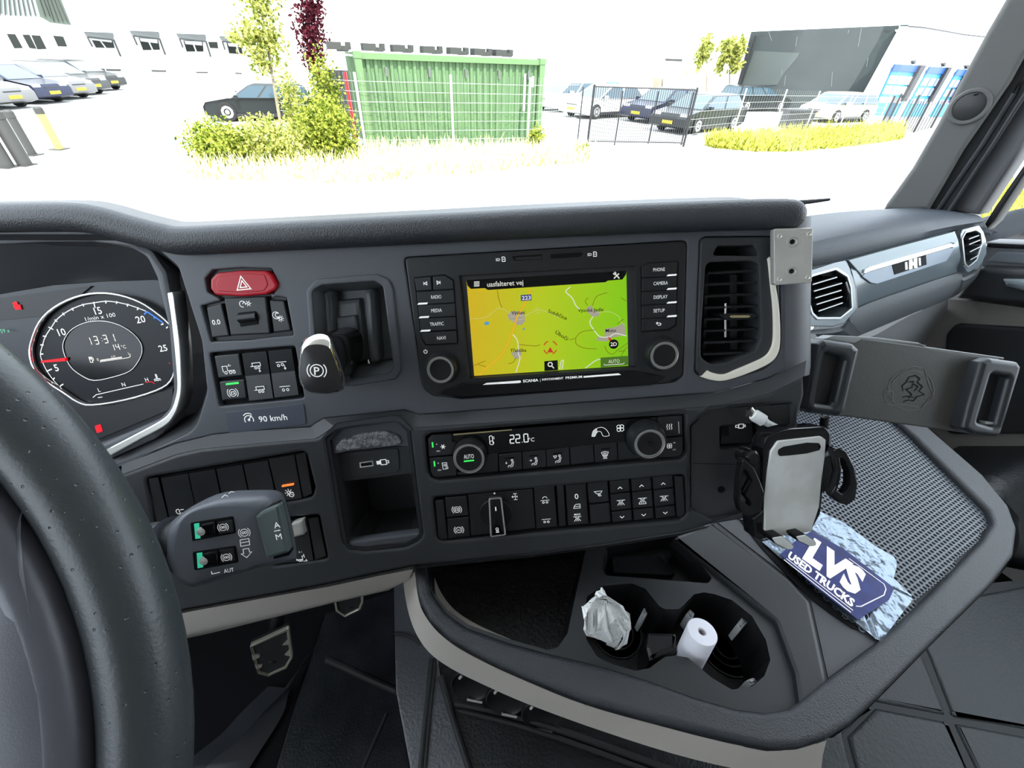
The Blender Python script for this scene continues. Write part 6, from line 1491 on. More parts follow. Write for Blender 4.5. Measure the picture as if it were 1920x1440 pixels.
# ------------------------------------------------------------------ outside: the yard
def gnd(px, py, z=0.0):
    r = ray(px, py)
    return CAM + r * ((z - CAMH) / r[2])
def at_h(px, py, ref):
    """height where the view through a pixel passes over the ground spot ref"""
    r = ray(px, py)
    t = math.hypot(ref[0], ref[1]) / math.hypot(r[0], r[1])
    return float(CAMH + r[2] * t)
def over(px, py, ref):
    return np.array([ref[0], ref[1], at_h(px, py, ref)])
M_asph = mat('pale_paving', (0.42, 0.42, 0.41), .85, var=.12, vscale=.8)
struct(add('ground', box((-160, -60, -.3), (320, 0, 0), (0, 260, 0), (0, 0, .3)), M_asph, smooth=False), 'pale paved yard')

def leaves(rng, centre, radii, n, size, shell=.35):
    V, Fc = [], []
    for _ in range(n):
        d = unit([rng.gauss(0, 1), rng.gauss(0, 1), rng.gauss(0, 1)])
        r = (shell + (1 - shell) * rng.random()) * (.75 + .35 * rng.random())
        c = np.asarray(centre) + d * np.asarray(radii) * r
        if c[2] < .04: c[2] = .04 + rng.random() * .1
        a = unit([rng.gauss(0, 1), rng.gauss(0, 1), rng.gauss(0, 1)]); b = unit(np.cross(a, [rng.gauss(0, 1), rng.gauss(0, 1), rng.gauss(0, 1)]))
        s = size * (.6 + .8 * rng.random())
        st = len(V)
        V += [c - a * s, c + b * s * .55, c + a * s, c - b * s * .55]
        Fc.append((st, st + 1, st + 2, st + 3))
    return V, Fc
M_leaf = leafmat('bright_leaves', (0.07, 0.12, 0.008), (0.72, 0.70, 0.22), .4)
M_leafd = leafmat('mid_leaves', (0.025, 0.065, 0.004), (0.52, 0.56, 0.10), .35)  # colour noise paints pale sunlit highlights over the dark green
M_leafred = leafmat('copper_leaves', (0.045, 0.010, 0.018), (0.12, 0.025, 0.035), .25)
M_bark = mat('bark', (0.22, 0.18, 0.13), .9)
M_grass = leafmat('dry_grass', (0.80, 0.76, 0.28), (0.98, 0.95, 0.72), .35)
def bush(px, py, w_px, h_px, lab, seed, n=900, m=None, size=.042, name='bush', depth=.7):
    g = gnd(px, py); d = np.dot(g - CAM, _F); k = d / FPX
    rng = random.Random(seed)
    w, h = w_px * k, h_px * k
    t = thing(name, lab, 'bush', g)
    o = add('foliage', join(leaves(rng, g + ZUP * h * .5, (w / 2, w / 2 * depth, h / 2), n, size), leaves(rng, g + ZUP * h * .25, (w / 2, w / 2 * depth, h / 3), n // 3, size)), m or M_leaf, t, smooth=False)
    o['kind'] = 'stuff'
    add('stem', join(*[tube([g + np.array([x, 0, 0]) * w * .2, g + np.array([x * .5, y * .2, .45]) * np.array([w, w, h])], [.02, .01], 6) for x, y in ((-.4, .2), (.1, -.3), (.5, .4))]), M_bark, t)
    return t
bush(425, 322, 130, 92, 'lowest leafy bush at the left end of the hedge', 1, 2600, M_leafd)
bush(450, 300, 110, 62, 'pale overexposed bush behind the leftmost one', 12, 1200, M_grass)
bush(520, 318, 150, 92, 'broad yellow-green bush below the black car', 2, 3000)
bush(625, 312, 128, 118, 'dense green bush before the container corner', 3, 4200, M_leafd)
bush(632, 285, 70, 160, 'tall narrow bush rising in front of the red post', 4, 2200, M_leafd)
bush(570, 285, 55, 140, 'slim upright bush under the copper tree', 5, 1300, M_leaf)
bush(1003, 292, 40, 55, 'small green shrub at the right corner of the container', 6, 500, M_leafd)
bush(1088, 302, 34, 34, 'little shrub at the right tip of the grass strip', 7, 300, M_leaf)
def grass(name, pts, n, hmin, hmax, lab, m, seed):
    rng = random.Random(seed)
    q = [gnd(*p) for p in pts]
    V, Fc = [], []
    N = len(q) // 2
    for _ in range(n):
        s = rng.random() * (N - 1); i = min(int(s), N - 2); f = s - i
        a = q[i] * (1 - f) + q[i + 1] * f; b = q[2 * N - 1 - i] * (1 - f) + q[2 * N - 2 - i] * f
        t = rng.random(); c = a + (b - a) * t
        h = hmin + (hmax - hmin) * rng.random() ** 2
        an = rng.random() * 6.28; w = .02 + .02 * rng.random()
        e = np.array([math.cos(an), math.sin(an), 0]) * w; l = np.array([rng.gauss(0, .3) * h, rng.gauss(0, .3) * h, h])
        st = len(V); V += [c - e, c + e, c + l * .6 + e * .6, c + l]
        Fc.append((st, st + 1, st + 2, st + 3))
    o = add(name, (V, Fc), m, smooth=False)
    return tag(o, lab, 'grass', kind='stuff')
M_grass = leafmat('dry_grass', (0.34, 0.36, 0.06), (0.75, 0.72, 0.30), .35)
M_weed = leafmat('weeds', (0.16, 0.20, 0.01), (0.85, 0.80, 0.20), .35)
grass('grass_strip', [(340, 320), (560, 305), (690, 290), (800, 288), (950, 286), (1040, 290), (1110, 296), (1095, 306), (1000, 312), (900, 325), (780, 335), (660, 345), (500, 340), (360, 335)], 9000, .12, .55, 'strip of pale tall grass along the container fence', M_grass, 21)
grass('weed_strip', [(1320, 272), (1400, 262), (1500, 250), (1600, 245), (1690, 240), (1690, 262), (1600, 275), (1500, 285), (1420, 285), (1340, 278)], 7000, .15, .6, 'strip of yellow-green weeds along the mesh fence on the right', M_weed, 22)

grass('verge_grass', [(1840, 372), (1900, 352), (1990, 330), (2100, 320), (2100, 480), (1990, 480), (1900, 470), (1840, 450)], 6000, .1, .5, 'yellow-green verge seen through the passenger window', M_weed, 23)

def tree(lab, base_px, trunk_top, blobs, m, seed, size, name='tree', tr=.05):
    g = gnd(*base_px); d = np.dot(g - CAM, _F); k = d / FPX
    rng = random.Random(seed)
    t = thing(name, lab, 'tree', g)
    gd = unit(g * np.array([1, 1, 0])); gl = float(np.dot(g, gd))
    def at_plane(x, y):
        r = ray(x, y); return CAM + r * (gl / float(np.dot(r, gd)))
    tt = at_plane(*trunk_top)
    add('trunk', tube([g, (g + tt) / 2, tt], [tr, tr * .8, tr * .4], 8), M_bark, t)
    parts = []
    for (x, y, rx, ry, n) in blobs:
        c = at_plane(x, y)
        parts.append(leaves(rng, c, (rx * k, rx * k, ry * k * 1.05), n, size, .15))
    o = add('foliage', join(*parts), m, t, smooth=False); o['kind'] = 'stuff'
tree('slim young tree with yellow-green leaves left of the copper tree', (530, 255), (490, 20), [(488, 15, 38, 40, 420), (470, 70, 38, 30, 330), (505, 80, 35, 35, 350), (490, 115, 28, 25, 240), (440, 70, 18, 12, 60), (495, -60, 36, 50, 400)], M_leaf, 31, .075)
tree('narrow copper-red tree beside the green container', (594, 252), (583, 20), [(582, 15, 28, 30, 600), (583, 60, 32, 36, 850), (586, 105, 24, 30, 560), (580, -50, 28, 45, 700)], M_leafred, 32, .062)
tree('pale round tree left of the dark building', (1325, 200), (1325, 100), [(1322, 95, 16, 24, 160), (1316, 105, 10, 20, 60)], M_leaf, 33, .22)
tree('pale taller tree touching the dark building', (1368, 203), (1368, 95), [(1365, 95, 20, 22, 200), (1385, 95, 16, 20, 150), (1352, 122, 10, 18, 60), (1378, 125, 14, 14, 80)], M_leaf, 34, .22)

# ------------------------------------------------------------------ green container
cA, cB = gnd(697, 288), gnd(1006, 276)
top = over(683, 98, cA)[2]
cu_ = unit(np.array([cB[0] - cA[0], cB[1] - cA[1], 0])); cn = np.array([cu_[1], -cu_[0], 0])
CL = float(np.linalg.norm((cB - cA)[:2])); CWd = 2.4
ct = thing('shipping_container', 'green corrugated shipping container behind a wire fence', 'container', cA)
M_cg = mat('container_green', (0.085, 0.160, 0.070), .6, var=.12, vscale=1.5)
M_cg2 = mat('container_green_light', (0.10, 0.18, 0.075), .6)
def corr(a, u, L, z0, z1, n, depth, nrm):
    V, Fc = [], []; N = int(n)
    pts = []
    for k in range(N):
        x = L * k / N; s = L / N
        pts += [(x, 0), (x + s * .36, 0), (x + s * .5, -depth), (x + s * .86, -depth)]
    pts.append((L, 0))
    for x, d in pts:
        q = a + u * x + nrm * d
        V += [q + ZUP * z0, q + ZUP * z1]
    for i in range(len(pts) - 1):
        Fc.append((2 * i, 2 * i + 2, 2 * i + 3, 2 * i + 1))
    return V, Fc
add('front_panel', corr(cA - cn * .02, cu_, CL, .15, top - .12, 26, .05, cn), M_cg, ct, smooth=False)
add('side_panel', corr(cA - cn * CWd, cn, CWd, .15, top - .1, 10, .05, cu_ * -1), M_cg, ct, smooth=False)
add('far_side_panel', corr(cA + cu_ * CL - cn * .02, -cn, CWd, .15, top - .1, 10, .05, cu_), M_cg, ct, smooth=False)
add('roof', box(cA - cn * CWd + ZUP * (top - .06), cu_ * CL, cn * (CWd - .03), ZUP * .05), M_cg, ct, smooth=False)
M_bol_d = mat('ring_grey', (0.09, 0.10, 0.09), .6)
def beam(a, b, s): return cbox((np.asarray(a) + np.asarray(b)) / 2, float(np.linalg.norm(np.asarray(b) - a)), s, s, np.asarray(b) - a, cn, np.cross(unit(np.asarray(b) - a), cn))
add('top_rail', beam(cA + ZUP * (top - .07), cA + cu_ * CL + ZUP * (top - .07), .13), M_cg2, ct, smooth=False)
add('bottom_rail', beam(cA + ZUP * .12, cA + cu_ * CL + ZUP * .12, .14), M_cg, ct, smooth=False)
for x in (0.0, CL):
    add('corner_post', beam(cA + cu_ * x + ZUP * 0.02, cA + cu_ * x + ZUP * top, .17), M_cg2, ct, smooth=False)
    for z in (.07, top - .05):
        add('corner_casting', cbox(cA + cu_ * x + ZUP * z, .2, .2, .14, cu_, cn), M_cg2, ct, smooth=False)
for f in (.13, .35, .55, .74, .92):
    add('lash_ring', cbox(cA + cu_ * CL * f + cn * .02 + ZUP * (top - .38), .07, .05, .2, cu_, cn), M_bol_d, ct, smooth=False)
add('lock_bar', beam(cA + cu_ * CL * .895 + cn * .06 + ZUP * 1.0, cA + cu_ * CL * .895 + cn * .06 + ZUP * (top - .35), .05), M_wprint, ct, smooth=False)
add('lock_bar', beam(cA + cu_ * CL * .945 + cn * .06 + ZUP * 1.6, cA + cu_ * CL * .945 + cn * .06 + ZUP * (top - .4), .05), M_wprint, ct, smooth=False)
for k, f in enumerate((-.08, .09, .24, .40, .55, .69, .82)):
    q = cA + cu_ * CL * f - cn * 1.0 + ZUP * (top + .02)
    if f < 0: q = q - ZUP * .0
    tb_ = tag(add('roof_bundle', join(cbox(q + ZUP * .09, .34, .4, .16, cu_, cn), cbox(q + cu_ * .26 + ZUP * .05, .2, .3, .10, cu_, cn), cbox(q + cu_ * .36 + ZUP * .10, .12, .2, .16, cu_, cn)), mat('bundle_grey', (0.045, 0.045, 0.042), .8), smooth=False),
        'dark bundle lying on the container roof, ' + ['just off its left end', 'first from the left corner', 'second from the left corner', 'third from the left corner', 'in the middle', 'second from the right end', 'nearest the right end'][k], 'bundle', 'bundles on the container roof')

# ------------------------------------------------------------------ wire fence before the container, sliding gate, right fence
M_galv = mat('galvanised', (0.42, 0.46, 0.44), .5); M_fblk = mat('fence_black', (0.02, 0.02, 0.022), .5)
def post(parent, foot_px, head_px, r, m, name='post'):
    g = gnd(*foot_px); h = over(*head_px, g)
    return add(name, tube([g, np.array([g[0], g[1], h[2]])], r, 8), m, parent), g, h[2]
fe = thing('mesh_fence', 'galvanised wire mesh fence in front of the green container', 'fence', gnd(850, 285))
_, fa, ha = post(fe, (688, 290), (663, 135), .035, M_galv)
_, fb, hb_ = post(fe, (851, 287), (847, 140), .035, M_galv)
_, fc_, hc = post(fe, (988, 283), (994, 145), .035, M_galv)
def wires(parent, a, ha_, b, hb2, n, verts, m, r=.006):
    for k in range(n):
        f = (k + .15) / n
        p, q = np.array([a[0], a[1], .1 + f * (ha_ - .1)]), np.array([b[0], b[1], .1 + f * (hb2 - .1)])
        add('wire', tube([p, q], r, 5, caps=False), m, parent)
    V = []
    for k in range(1, verts):
        f = k / verts; g = a + (b - a) * f
        V.append(tube([np.array([g[0], g[1], .05]), np.array([g[0], g[1], ha_ + (hb2 - ha_) * f])], r * .4, 4, caps=False))
    o = add('wire_uprights', join(*V), m, parent); o['kind'] = 'stuff'
wires(fe, fa, ha, fb, hb_, 8, 16, M_galv, .005); wires(fe, fb, hb_, fc_, hc, 8, 14, M_galv, .005)
fl_ = gnd(540, 262); wires(fe, fl_, ha * .98, fa, ha, 8, 24, M_galv)
fr_ = gnd(1075, 272); wires(fe, fc_, hc, fr_, hc, 8, 20, M_galv)
rp_ = thing('red_post', 'leaning red and dark striped post between bush and container', 'post', gnd(664, 250))
g = gnd(668, 262); add('pole', tube([g, over(655, 135, g)], .05, 8), mat('post_red', (0.5, 0.02, 0.03), .5), rp_)
tk_ = thing('dark_shed', 'dark boarded shed end behind the copper tree', 'shed', gnd(610, 250))
g = gnd(615, 246); g2 = gnd(668, 250); hh = over(615, 130, g)[2]
add('wall', cbox((g + g2) / 2 + ZUP * hh / 2, float(np.linalg.norm(g2 - g)), .2, hh, g2 - g, np.cross(ZUP, unit(g2 - g))), mat('shed_dark', (0.03, 0.032, 0.035), .7), tk_, smooth=False)
gt = thing('sliding_gate', 'black barred sliding gate standing open in front of the parked cars', 'gate', gnd(1190, 272))
feet = [(1082, 272), (1101, 272), (1152, 272), (1215, 270), (1281, 275)]; heads = [(1092, 163), (1113, 158), (1167, 170), (1234, 171), (1309, 164)]
gp = [post(gt, f, h, .04 if i in (1, 4) else .022, M_fblk) for i, (f, h) in enumerate(zip(feet, heads))]
post(gt, (1277, 272), (1304, 172), .03, M_fblk)
ga, gb_ = gp[1][1], gp[4][1]; gh = min(gp[1][2], gp[4][2]) - .05
nb_ = 46
for k in range(1, nb_):
    q = ga + (gb_ - ga) * k / nb_
    add('bar', tube([q + ZUP * .12, q + ZUP * gh], .010, 5, caps=False), M_fblk, gt)
for z in (.12, gh): add('rail', tube([ga + ZUP * z, gb_ + ZUP * z], .025, 6), M_fblk, gt)
f2 = thing('right_mesh_fence', 'low wire mesh fence behind the yellow weeds', 'fence', gnd(1500, 262))
prev = (gb_, gp[4][2])
for f, h in (((1371, 262), (1392, 165)), ((1445, 256), (1466, 167)), ((1507, 250), (1529, 170)), ((1570, 246), (1592, 172)), ((1640, 243), (1662, 175))):
    _, g, hz_ = post(f2, f, h, .03, M_galv)
    wires(f2, prev[0], prev[1] * .98, g, hz_, 7, 16, M_galv, .005); prev = (g, hz_)
g2_ = thing('far_gate', 'black barred gate by the blue doors', 'gate', gnd(1680, 245))
fp = [(1653, 232), (1662, 235), (1692, 242), (1713, 248), (1745, 240)]; hp2 = [(1683, 180), (1690, 175), (1725, 178), (1760, 180), (1790, 165)]
gq = [post(g2_, f, h, .05, M_fblk) for f, h in zip(fp, hp2)]
for i in range(len(gq) - 1):
    for f in (.2, .4, .6, .8):
        q = gq[i][1] * (1 - f) + gq[i + 1][1] * f; add('bar', tube([q, q + ZUP * gq[0][2] * .95], .018, 5), M_fblk, g2_)

# ------------------------------------------------------------------ vehicles
M_tyre = mat('tyre', (0.012, 0.012, 0.012), .8); M_rimm = mat('alloy', (0.6, 0.6, 0.6), .35, .8); M_cgl = mat('car_glass', (0.03, 0.06, 0.08), .06, coat=.5)
M_plate = mat('yellow_plate', (0.75, 0.52, 0.02), .5); M_lens = mat('clear_lens', (0.6, 0.62, 0.62), .15); M_tail = mat('tail_lens', (0.5, 0.02, 0.03), .2)
def car(lab, pos, head, paint, L=4.4, W=1.78, H=1.5, kind='hatch', name='car'):
    """head: unit vector the nose points to"""
    f = unit([head[0], head[1], 0]); s = np.array([-f[1], f[0], 0]); o = np.array([pos[0], pos[1], 0])
    t = thing(name, lab, 'car', o)
    q = lambda x, y, z: o + f * x * L + s * y * W + ZUP * z * H
    hood = {'hatch': .20, 'van': .12, 'estate': .22}[kind]
    low = [(-.5, .22), (-.5, .50), (-.485, .62), (.28 if kind != 'van' else .34, .62), (.47, .52), (.5, .40), (.5, .20), (.42, .13), (-.42, .13)]
    def ring(y, k, dz=0): return [q(x * k, y, z + dz) for x, z in low]
    add('body', loft([ring(-.47, .985), ring(-.5, 1), ring(-.5, 1), ring(.5, 1), ring(.5, 1), ring(.47, .985)], True, True, True), paint, t, ang=40)
    r0, r1 = (-.46, -.34), (.27, .06)
    if kind == 'van': r0, r1 = (-.48, -.44), (.36, .16)
    if kind == 'estate': r0, r1 = (-.48, -.42), (.25, .05)
    b = [q(r0[0], -.47, .61), q(r1[0], -.47, .61), q(r1[0], .47, .61), q(r0[0], .47, .61)]
    m_ = [q(r0[1] - .01, -.39, .96), q(r1[1] + .01, -.39, .96), q(r1[1] + .01, .39, .96), q(r0[1] - .01, .39, .96)]
    tp = [q(r0[1] + .04, -.34, 1), q(r1[1] - .04, -.34, 1), q(r1[1] - .04, .34, 1), q(r0[1] + .04, .34, 1)]
    add('cabin', loft([b, m_, tp], True, False, True), paint, t, ang=25)
    def pane(a, b_, c, d, name='window'):
        nrm = unit(np.cross(b_ - a, d - a)); ctr = (a + b_ + c + d) / 4
        if np.dot(nrm, ctr - (o + ZUP * H * .7)) < 0: nrm = -nrm
        v = [ctr + (p - ctr) * .9 for p in (a, b_, c, d)]
        add(name, (v + [p + nrm * .012 for p in v], [(0, 1, 2, 3), (7, 6, 5, 4), (0, 4, 5, 1), (1, 5, 6, 2), (2, 6, 7, 3), (3, 7, 4, 0)]), M_cgl, t, smooth=False)
    pane(b[1], b[2], m_[2], m_[1], 'windscreen'); pane(b[0], b[3], m_[3], m_[0], 'rear_window')
    for i, j in ((0, 1), (3, 2)):
        n_ = 3 if kind in ('van', 'estate') else 2
        cuts = [0] + [(.52 if n_ == 2 else .34 * (k + 1)) for k in range(n_ - 1)] + [1]
        for k in range(n_):
            fa_, fb2 = cuts[k], cuts[k + 1]
            pane(b[i] + (b[j] - b[i]) * fa_, b[i] + (b[j] - b[i]) * fb2, m_[i] + (m_[j] - m_[i]) * fb2, m_[i] + (m_[j] - m_[i]) * fa_)
    for x in (-.30, .31):
        for y in (-.46, .46):
            c = q(x, y, 0) + ZUP * .31; ax = s * (1 if y > 0 else -1)
            w = add('wheel', lathe(c - ax * .10, ax, [(.2, 0), (.31, .01), (.315, .17), (.29, .2), (.2, .2)], 20), M_tyre, t)
            add('rim', lathe(c + ax * .085, ax, [(.21, 0), (.20, .025), (.08, .01), (.05, .03), (.00001, .03)], 10), M_rimm, w)
    for y in (-.36, .36):
        add('headlight', cbox(q(.47, y, .47), .14, .34, .16, f, s), M_lens, t, smooth=False)
        add('tail_light', cbox(q(-.49, y * 1.15, .52), .08, .16, .26, f, s), M_tail, t, smooth=False)
        add('wing_mirror', cbox(q(.20, y * 1.52, .66), .12, .2, .13, f, s), paint, t, smooth=False)
    add('number_plate', cbox(q(.503, 0, .30), .02, .5, .11, f, s), M_plate, t, smooth=False)
    add('number_plate', cbox(q(-.503, 0, .42), .02, .5, .11, f, s), M_plate, t, smooth=False)
    add('grille', cbox(q(.495, 0, .40), .02, .7, .12, f, s), M_fblk, t, smooth=False)
    add('sill', join(cbox(q(0, -.495, .17), L * .6, .03, .12, f, s), cbox(q(0, .495, .17), L * .6, .03, .12, f, s)), M_fblk, t, smooth=False)
    return t
paint = lambda n, c: mat('paint_' + n, c, .3, .0, coat=.15, spec=.35)
P_blk, P_navy, P_wht, P_sil, P_grey, P_cream = paint('black', (.012, .015, .016)), paint('navy', (.006, .009, .032)), paint('white', (.8, .8, .8)), paint('silver', (.13, .13, .13)), paint('grey', (.03, .031, .033)), paint('cream', (.62, .58, .42))
def dirpx(a, b):
    p, q = gnd(*a), gnd(*b); return unit((q - p) * np.array([1, 1, 0]))
def park(lab, nose, tail, pt, y_c, **k):
    """place by the pixels of nose and tail on the ground; L follows from them"""
    a, b = gnd(*nose), gnd(*tail); L = float(np.linalg.norm(a - b))
    car(lab, (a + b) / 2, a - b, pt, L=L, **k)
sd = unit(gnd(560, 217) - gnd(380, 219))
car('black estate car parked side-on behind the hedge', gnd(497, 222), -sd, P_blk, L=float(np.linalg.norm(gnd(575, 217) - gnd(380, 219))), H=over(478, 152, gnd(478, 218))[2], W=1.9, kind='estate')
def lc(lab, cx, by, top_y, pt, hd, W=1.75, L=4.3, kind='hatch', back=0.0):
    g = gnd(cx, by); h3 = np.array([hd[0], hd[1], 0]); g = g - h3 * back; car(lab, g, hd, pt, L=L, W=W, H=min(1.75, max(1.35, over(cx, top_y, g)[2])), kind=kind)
hdl = unit([.93, -.02, 0]); 
lc('navy blue car second from the left in the parked row', 112, 194, 148, P_navy, hdl, L=4.3, back=2.1)
lc('silver car between the navy car and the dark grey hatchback', 160, 186, 148, P_sil, hdl, L=4.3, back=2.1)
lc('dark grey hatchback fourth in the left parked row', 188, 178, 128, P_grey, hdl, L=4.1, back=2.0)
lc('black car farthest along the left parked row', 222, 170, 145, P_blk, hdl, L=4.0, back=2.0)
lc('silver car cut by the left edge behind the bollards', 40, 205, 140, P_sil, hdl, L=4.3, back=2.1)
hdr = unit(gnd(1225, 248) - gnd(1360, 235))
lc('nearest dark blue-black hatchback behind the gate', 1305, 244, 186, P_blk, hdr, L=4.6)
lc('dark car second from the gate, beside the nearest hatchback', 1240, 226, 183, P_navy, hdr, L=4.4)
lc('white car parked behind the open gate', 1128, 218, 172, P_wht, hdr, L=4.6)
lc('white van-like car at the right end of the container', 1068, 206, 168, P_wht, hdr, L=4.6, kind='van')
lc('black estate parked against the dark building', 1408, 207, 172, P_blk, unit(dirpx((1375, 209), (1440, 209))), L=4.6, W=1.8, kind='estate')
lc('cream small van parked before the dark building', 1562, 227, 178, P_cream, unit(gnd(1520, 218) - gnd(1610, 216)), L=4.2, W=1.75, kind='van')
bn = thing('rubbish_bins', 'pair of black wheeled bins by the weeds', 'bins', gnd(1490, 240))
for i, (x, y) in enumerate(((1478, 240), (1497, 240))):
    g = gnd(x, y); hh = over(x, 208, g)[2]
    add('bin', cbox(g + ZUP * hh / 2, .7, .7, hh), M_fblk, bn); add('lid', cbox(g + ZUP * (hh + .04), .8, .8, .08), M_fblk, bn)

# ------------------------------------------------------------------ bollards at the left
M_bol = mat('bollard_grey', (0.045, 0.045, 0.042), .6); M_yel = mat('bollard_yellow', (0.72, 0.62, 0.10), .5)
for lab, ft, hd_, r, cap in (('grey bollard with a yellow back, rightmost by the left edge', (112, 280), (76, 216), .085, True), ('slim grey bollard, second from the right', (62, 291), (12, 214), .085, False), ('broad grey bollard left of the slim one', (48, 310), (-12, 210), .13, False), ('dark bollard cut off by the left edge', (15, 314), (-60, 215), .12, False)):
    g = gnd(*ft); h = over(*hd_, g)[2]; h = min(max(h, .9), 1.6)
    t = thing('bollard', lab, 'bollard', g)
    add('post', tube([g, g + ZUP * h], r, 16), M_yel if cap else M_bol, t)
    add('cap', lathe(g + ZUP * h, ZUP, [(r * 1.1, -.12), (r * 1.1, 0), (r * .8, .03), (.00001, .04)], 16), M_bol, t)
    add('foot_plate', cbox(g + ZUP * .01, .3, .3, .02), M_bol, t)

# ------------------------------------------------------------------ white building on the left with awnings
bA, bB = gnd(-60, 158), gnd(640, 160)
bu = unit((bB - bA) * np.array([1, 1, 0])); bn_ = np.array([bu[1], -bu[0], 0])
BF = Fr(bA, bu, ZUP)
wb2 = thing('white_building', 'long sunlit white building with awnings along the yard', 'building', bA)
M_wall = mat('white_wall', (0.85, 0.85, 0.84), .8)
blen = float(np.linalg.norm(bB - bA)) + 30
bt_h = 9.0
add('wall', box(bA - bu * 40 - bn_ * .3 - ZUP * .05, bu * (blen + 14), bn_ * .3 * 1, ZUP * bt_h), M_wall, wb2, smooth=False)
M_pane = mat('dark_pane', (0.02, 0.023, 0.02), .15, spec=.2); M_awn = mat('awning_grey', (0.020, 0.026, 0.028), .7)
def bwin(q, name='window', m=None, z=.05):
    return add(name, plate(BF, q, .01, z), m or M_pane, wb2)
for q in (((37, 190), (85, 192), (128, 270), (80, 272)), ((125, 195), (165, 195), (205, 275), (165, 270)), ((175, 197), (225, 200), (262, 275), (210, 278)), ((298, 200), (355, 205), (378, 262), (325, 260))):
    bwin(ZO1(*q))
for q in (((1170, 235), (1222, 235), (1228, 272), (1182, 270)), ((1890, 262), (1960, 262), (1960, 290), (1895, 288))): bwin(ZO1(*q))
for k, (a, w) in enumerate((((470, 178), ((505, 205), (632, 215), (645, 270), (540, 268))), ((728, 172), ((780, 212), (890, 220), (900, 280), (805, 282))), ((990, 188), ((1032, 228), (1140, 232), (1145, 290), (1050, 290))), ((1232, 203), ((1275, 240), (1355, 240), (1365, 305), (1290, 300))))):
    x, y = a
    fr_w = bwin(ZO1(*w), 'shopfront_window', M_pane)
    cx_, cy_ = np.mean(ZO1(*w), 0)
    add('glazing_bar', plate(BF, ZO1((w[0][0] + 5, w[0][1] + 2), (w[1][0] - 5, w[1][1] + 2), (w[1][0] - 3, w[1][1] + 24), (w[0][0] + 12, w[0][1] + 20)), .05, .08), M_wall, fr_w)
    add('glazing_bar', plate(BF, ZO1((w[0][0] + 52, w[0][1] + 20), (w[0][0] + 60, w[0][1] + 20), (w[3][0] + 58, w[3][1]), (w[3][0] + 50, w[3][1])), .05, .08), M_wall, fr_w)
    p0, p1 = BF.uv(*ZO1((x, y))), BF.uv(*ZO1((x + 165, y + 6))); p2, p3 = BF.uv(*ZO1((x + 25, y + 22))), BF.uv(*ZO1((x + 170, y + 45)))
    A0, A1 = BF.w(*p0, .05), BF.w(*p1, .05); B0, B1 = BF.w(*BF.uv(*ZO1((x + 18, y + 25)), 1.2), 1.2), BF.w(*BF.uv(*ZO1((x + 168, y + 42)), 1.2), 1.2)
    aw = add('awning', (([A0, A1, B1, B0] + [q - ZUP * .08 for q in (A0, A1, B1, B0)]), [(0, 1, 2, 3), (7, 6, 5, 4), (0, 4, 5, 1), (1, 5, 6, 2), (2, 6, 7, 3), (3, 7, 4, 0)]), M_awn, wb2, smooth=False)
    add('awning_stay', tube([BF.w(p0[0] + .1, p2[1] - .5, .05), B0], .05, 6), M_fblk, aw)
    add('awning_stay', tube([BF.w(p1[0] - .1, p3[1] - .8, .05), B1], .05, 6), M_fblk, aw)
for q in (((595, 388), (680, 390), (680, 400), (598, 398)), ((850, 393), (935, 396), (935, 405), (855, 404)), ((1100, 403), (1170, 405), (1170, 412), (1105, 411)), ((1322, 408), (1360, 410), (1360, 417), (1325, 416))): bwin(ZO1(*q), 'low_vent', M_bol)
for i, q in enumerate((((-30, -30), (190, -30), (225, 92), (60, 88), (-30, 70)), ((190, -30), (330, -30), (398, 140), (280, 125), (225, 92)))):
    add('roof_cladding', plate(BF, ZO1(*q), .02, .3), mat('cladding_pale', (0.28, 0.32, 0.30), .6) if i == 0 else mat('cladding_green', (0.07, 0.09, 0.07), .6), wb2)
    a, b = q[0], q[1]
    for k in range(1, 9 if i == 0 else 7):
        f = k / (9 if i == 0 else 7); top_ = (a[0] + (b[0] - a[0]) * f, -30); lo_ = (q[-1][0] + (q[2][0] - q[-1][0]) * f, 88 + (30 if i and f > .3 else 0))
        add('cladding_rib', plate(BF, ZO1(top_, (top_[0] + 4, -30), (lo_[0] + 4, lo_[1]), lo_), .3, .4), M_bol, wb2)

# ------------------------------------------------------------------ dark building and white hall on the right
dA, dB = gnd(1372, 206), gnd(1630, 226)
dA = gnd(1375, 200); dB = gnd(1633, 222)
du = unit((dB - dA) * np.array([1, 1, 0])); dn_ = np.array([du[1], -du[0], 0])
DB = Fr(dA, du, ZUP)
db = thing('dark_building', 'tall dark grey clad building with white streaks on its wall', 'building', dA)
dw = [(1372, 206)] + ZO4((283, 190), (1228, 150)) + [(1632, 226)]
add('wall', plate(DB, [(1365, 225)] + ZO4((283, 190), (1170, 152)) + [(1622, 238)], -1.2, 0), mat('dark_cladding', (0.028, 0.037, 0.037), .55, var=.18, vscale=.3), db)
add('corner_strip', plate(DB, ZO4((1178, 150), (1228, 148), (1000, 700), (960, 690)), -.5, .25), mat('corner_green', (0.03, 0.055, 0.05), .5), db)
add('down_pipe', plate(DB, ZO4((297, 212), (306, 212), (215, 515), (205, 512)), 0, .25), M_fblk, db)
add('down_pipe', plate(DB, ZO4((1150, 200), (1162, 205), (1000, 640), (985, 638)), 0, .25), M_fblk, db)
add('wall_lamp', plate(DB, ZO4((1147, 178), (1164, 176), (1162, 188), (1149, 190)), 0, .2), M_wprint, db)
add('wall_hook', pribbon(DB, [ZO4((335, 208), (355, 214), (365, 205))] + [ZO4((1080, 180), (1105, 188), (1125, 178))], 1.5, .1), M_fblk, db)
add('faded_patch', plate(DB, ZO4((300, 305), (575, 318), (560, 345), (480, 440), (440, 510), (225, 512)), 0, .03), mat('faded_cladding', (0.060, 0.072, 0.068), .55), db)
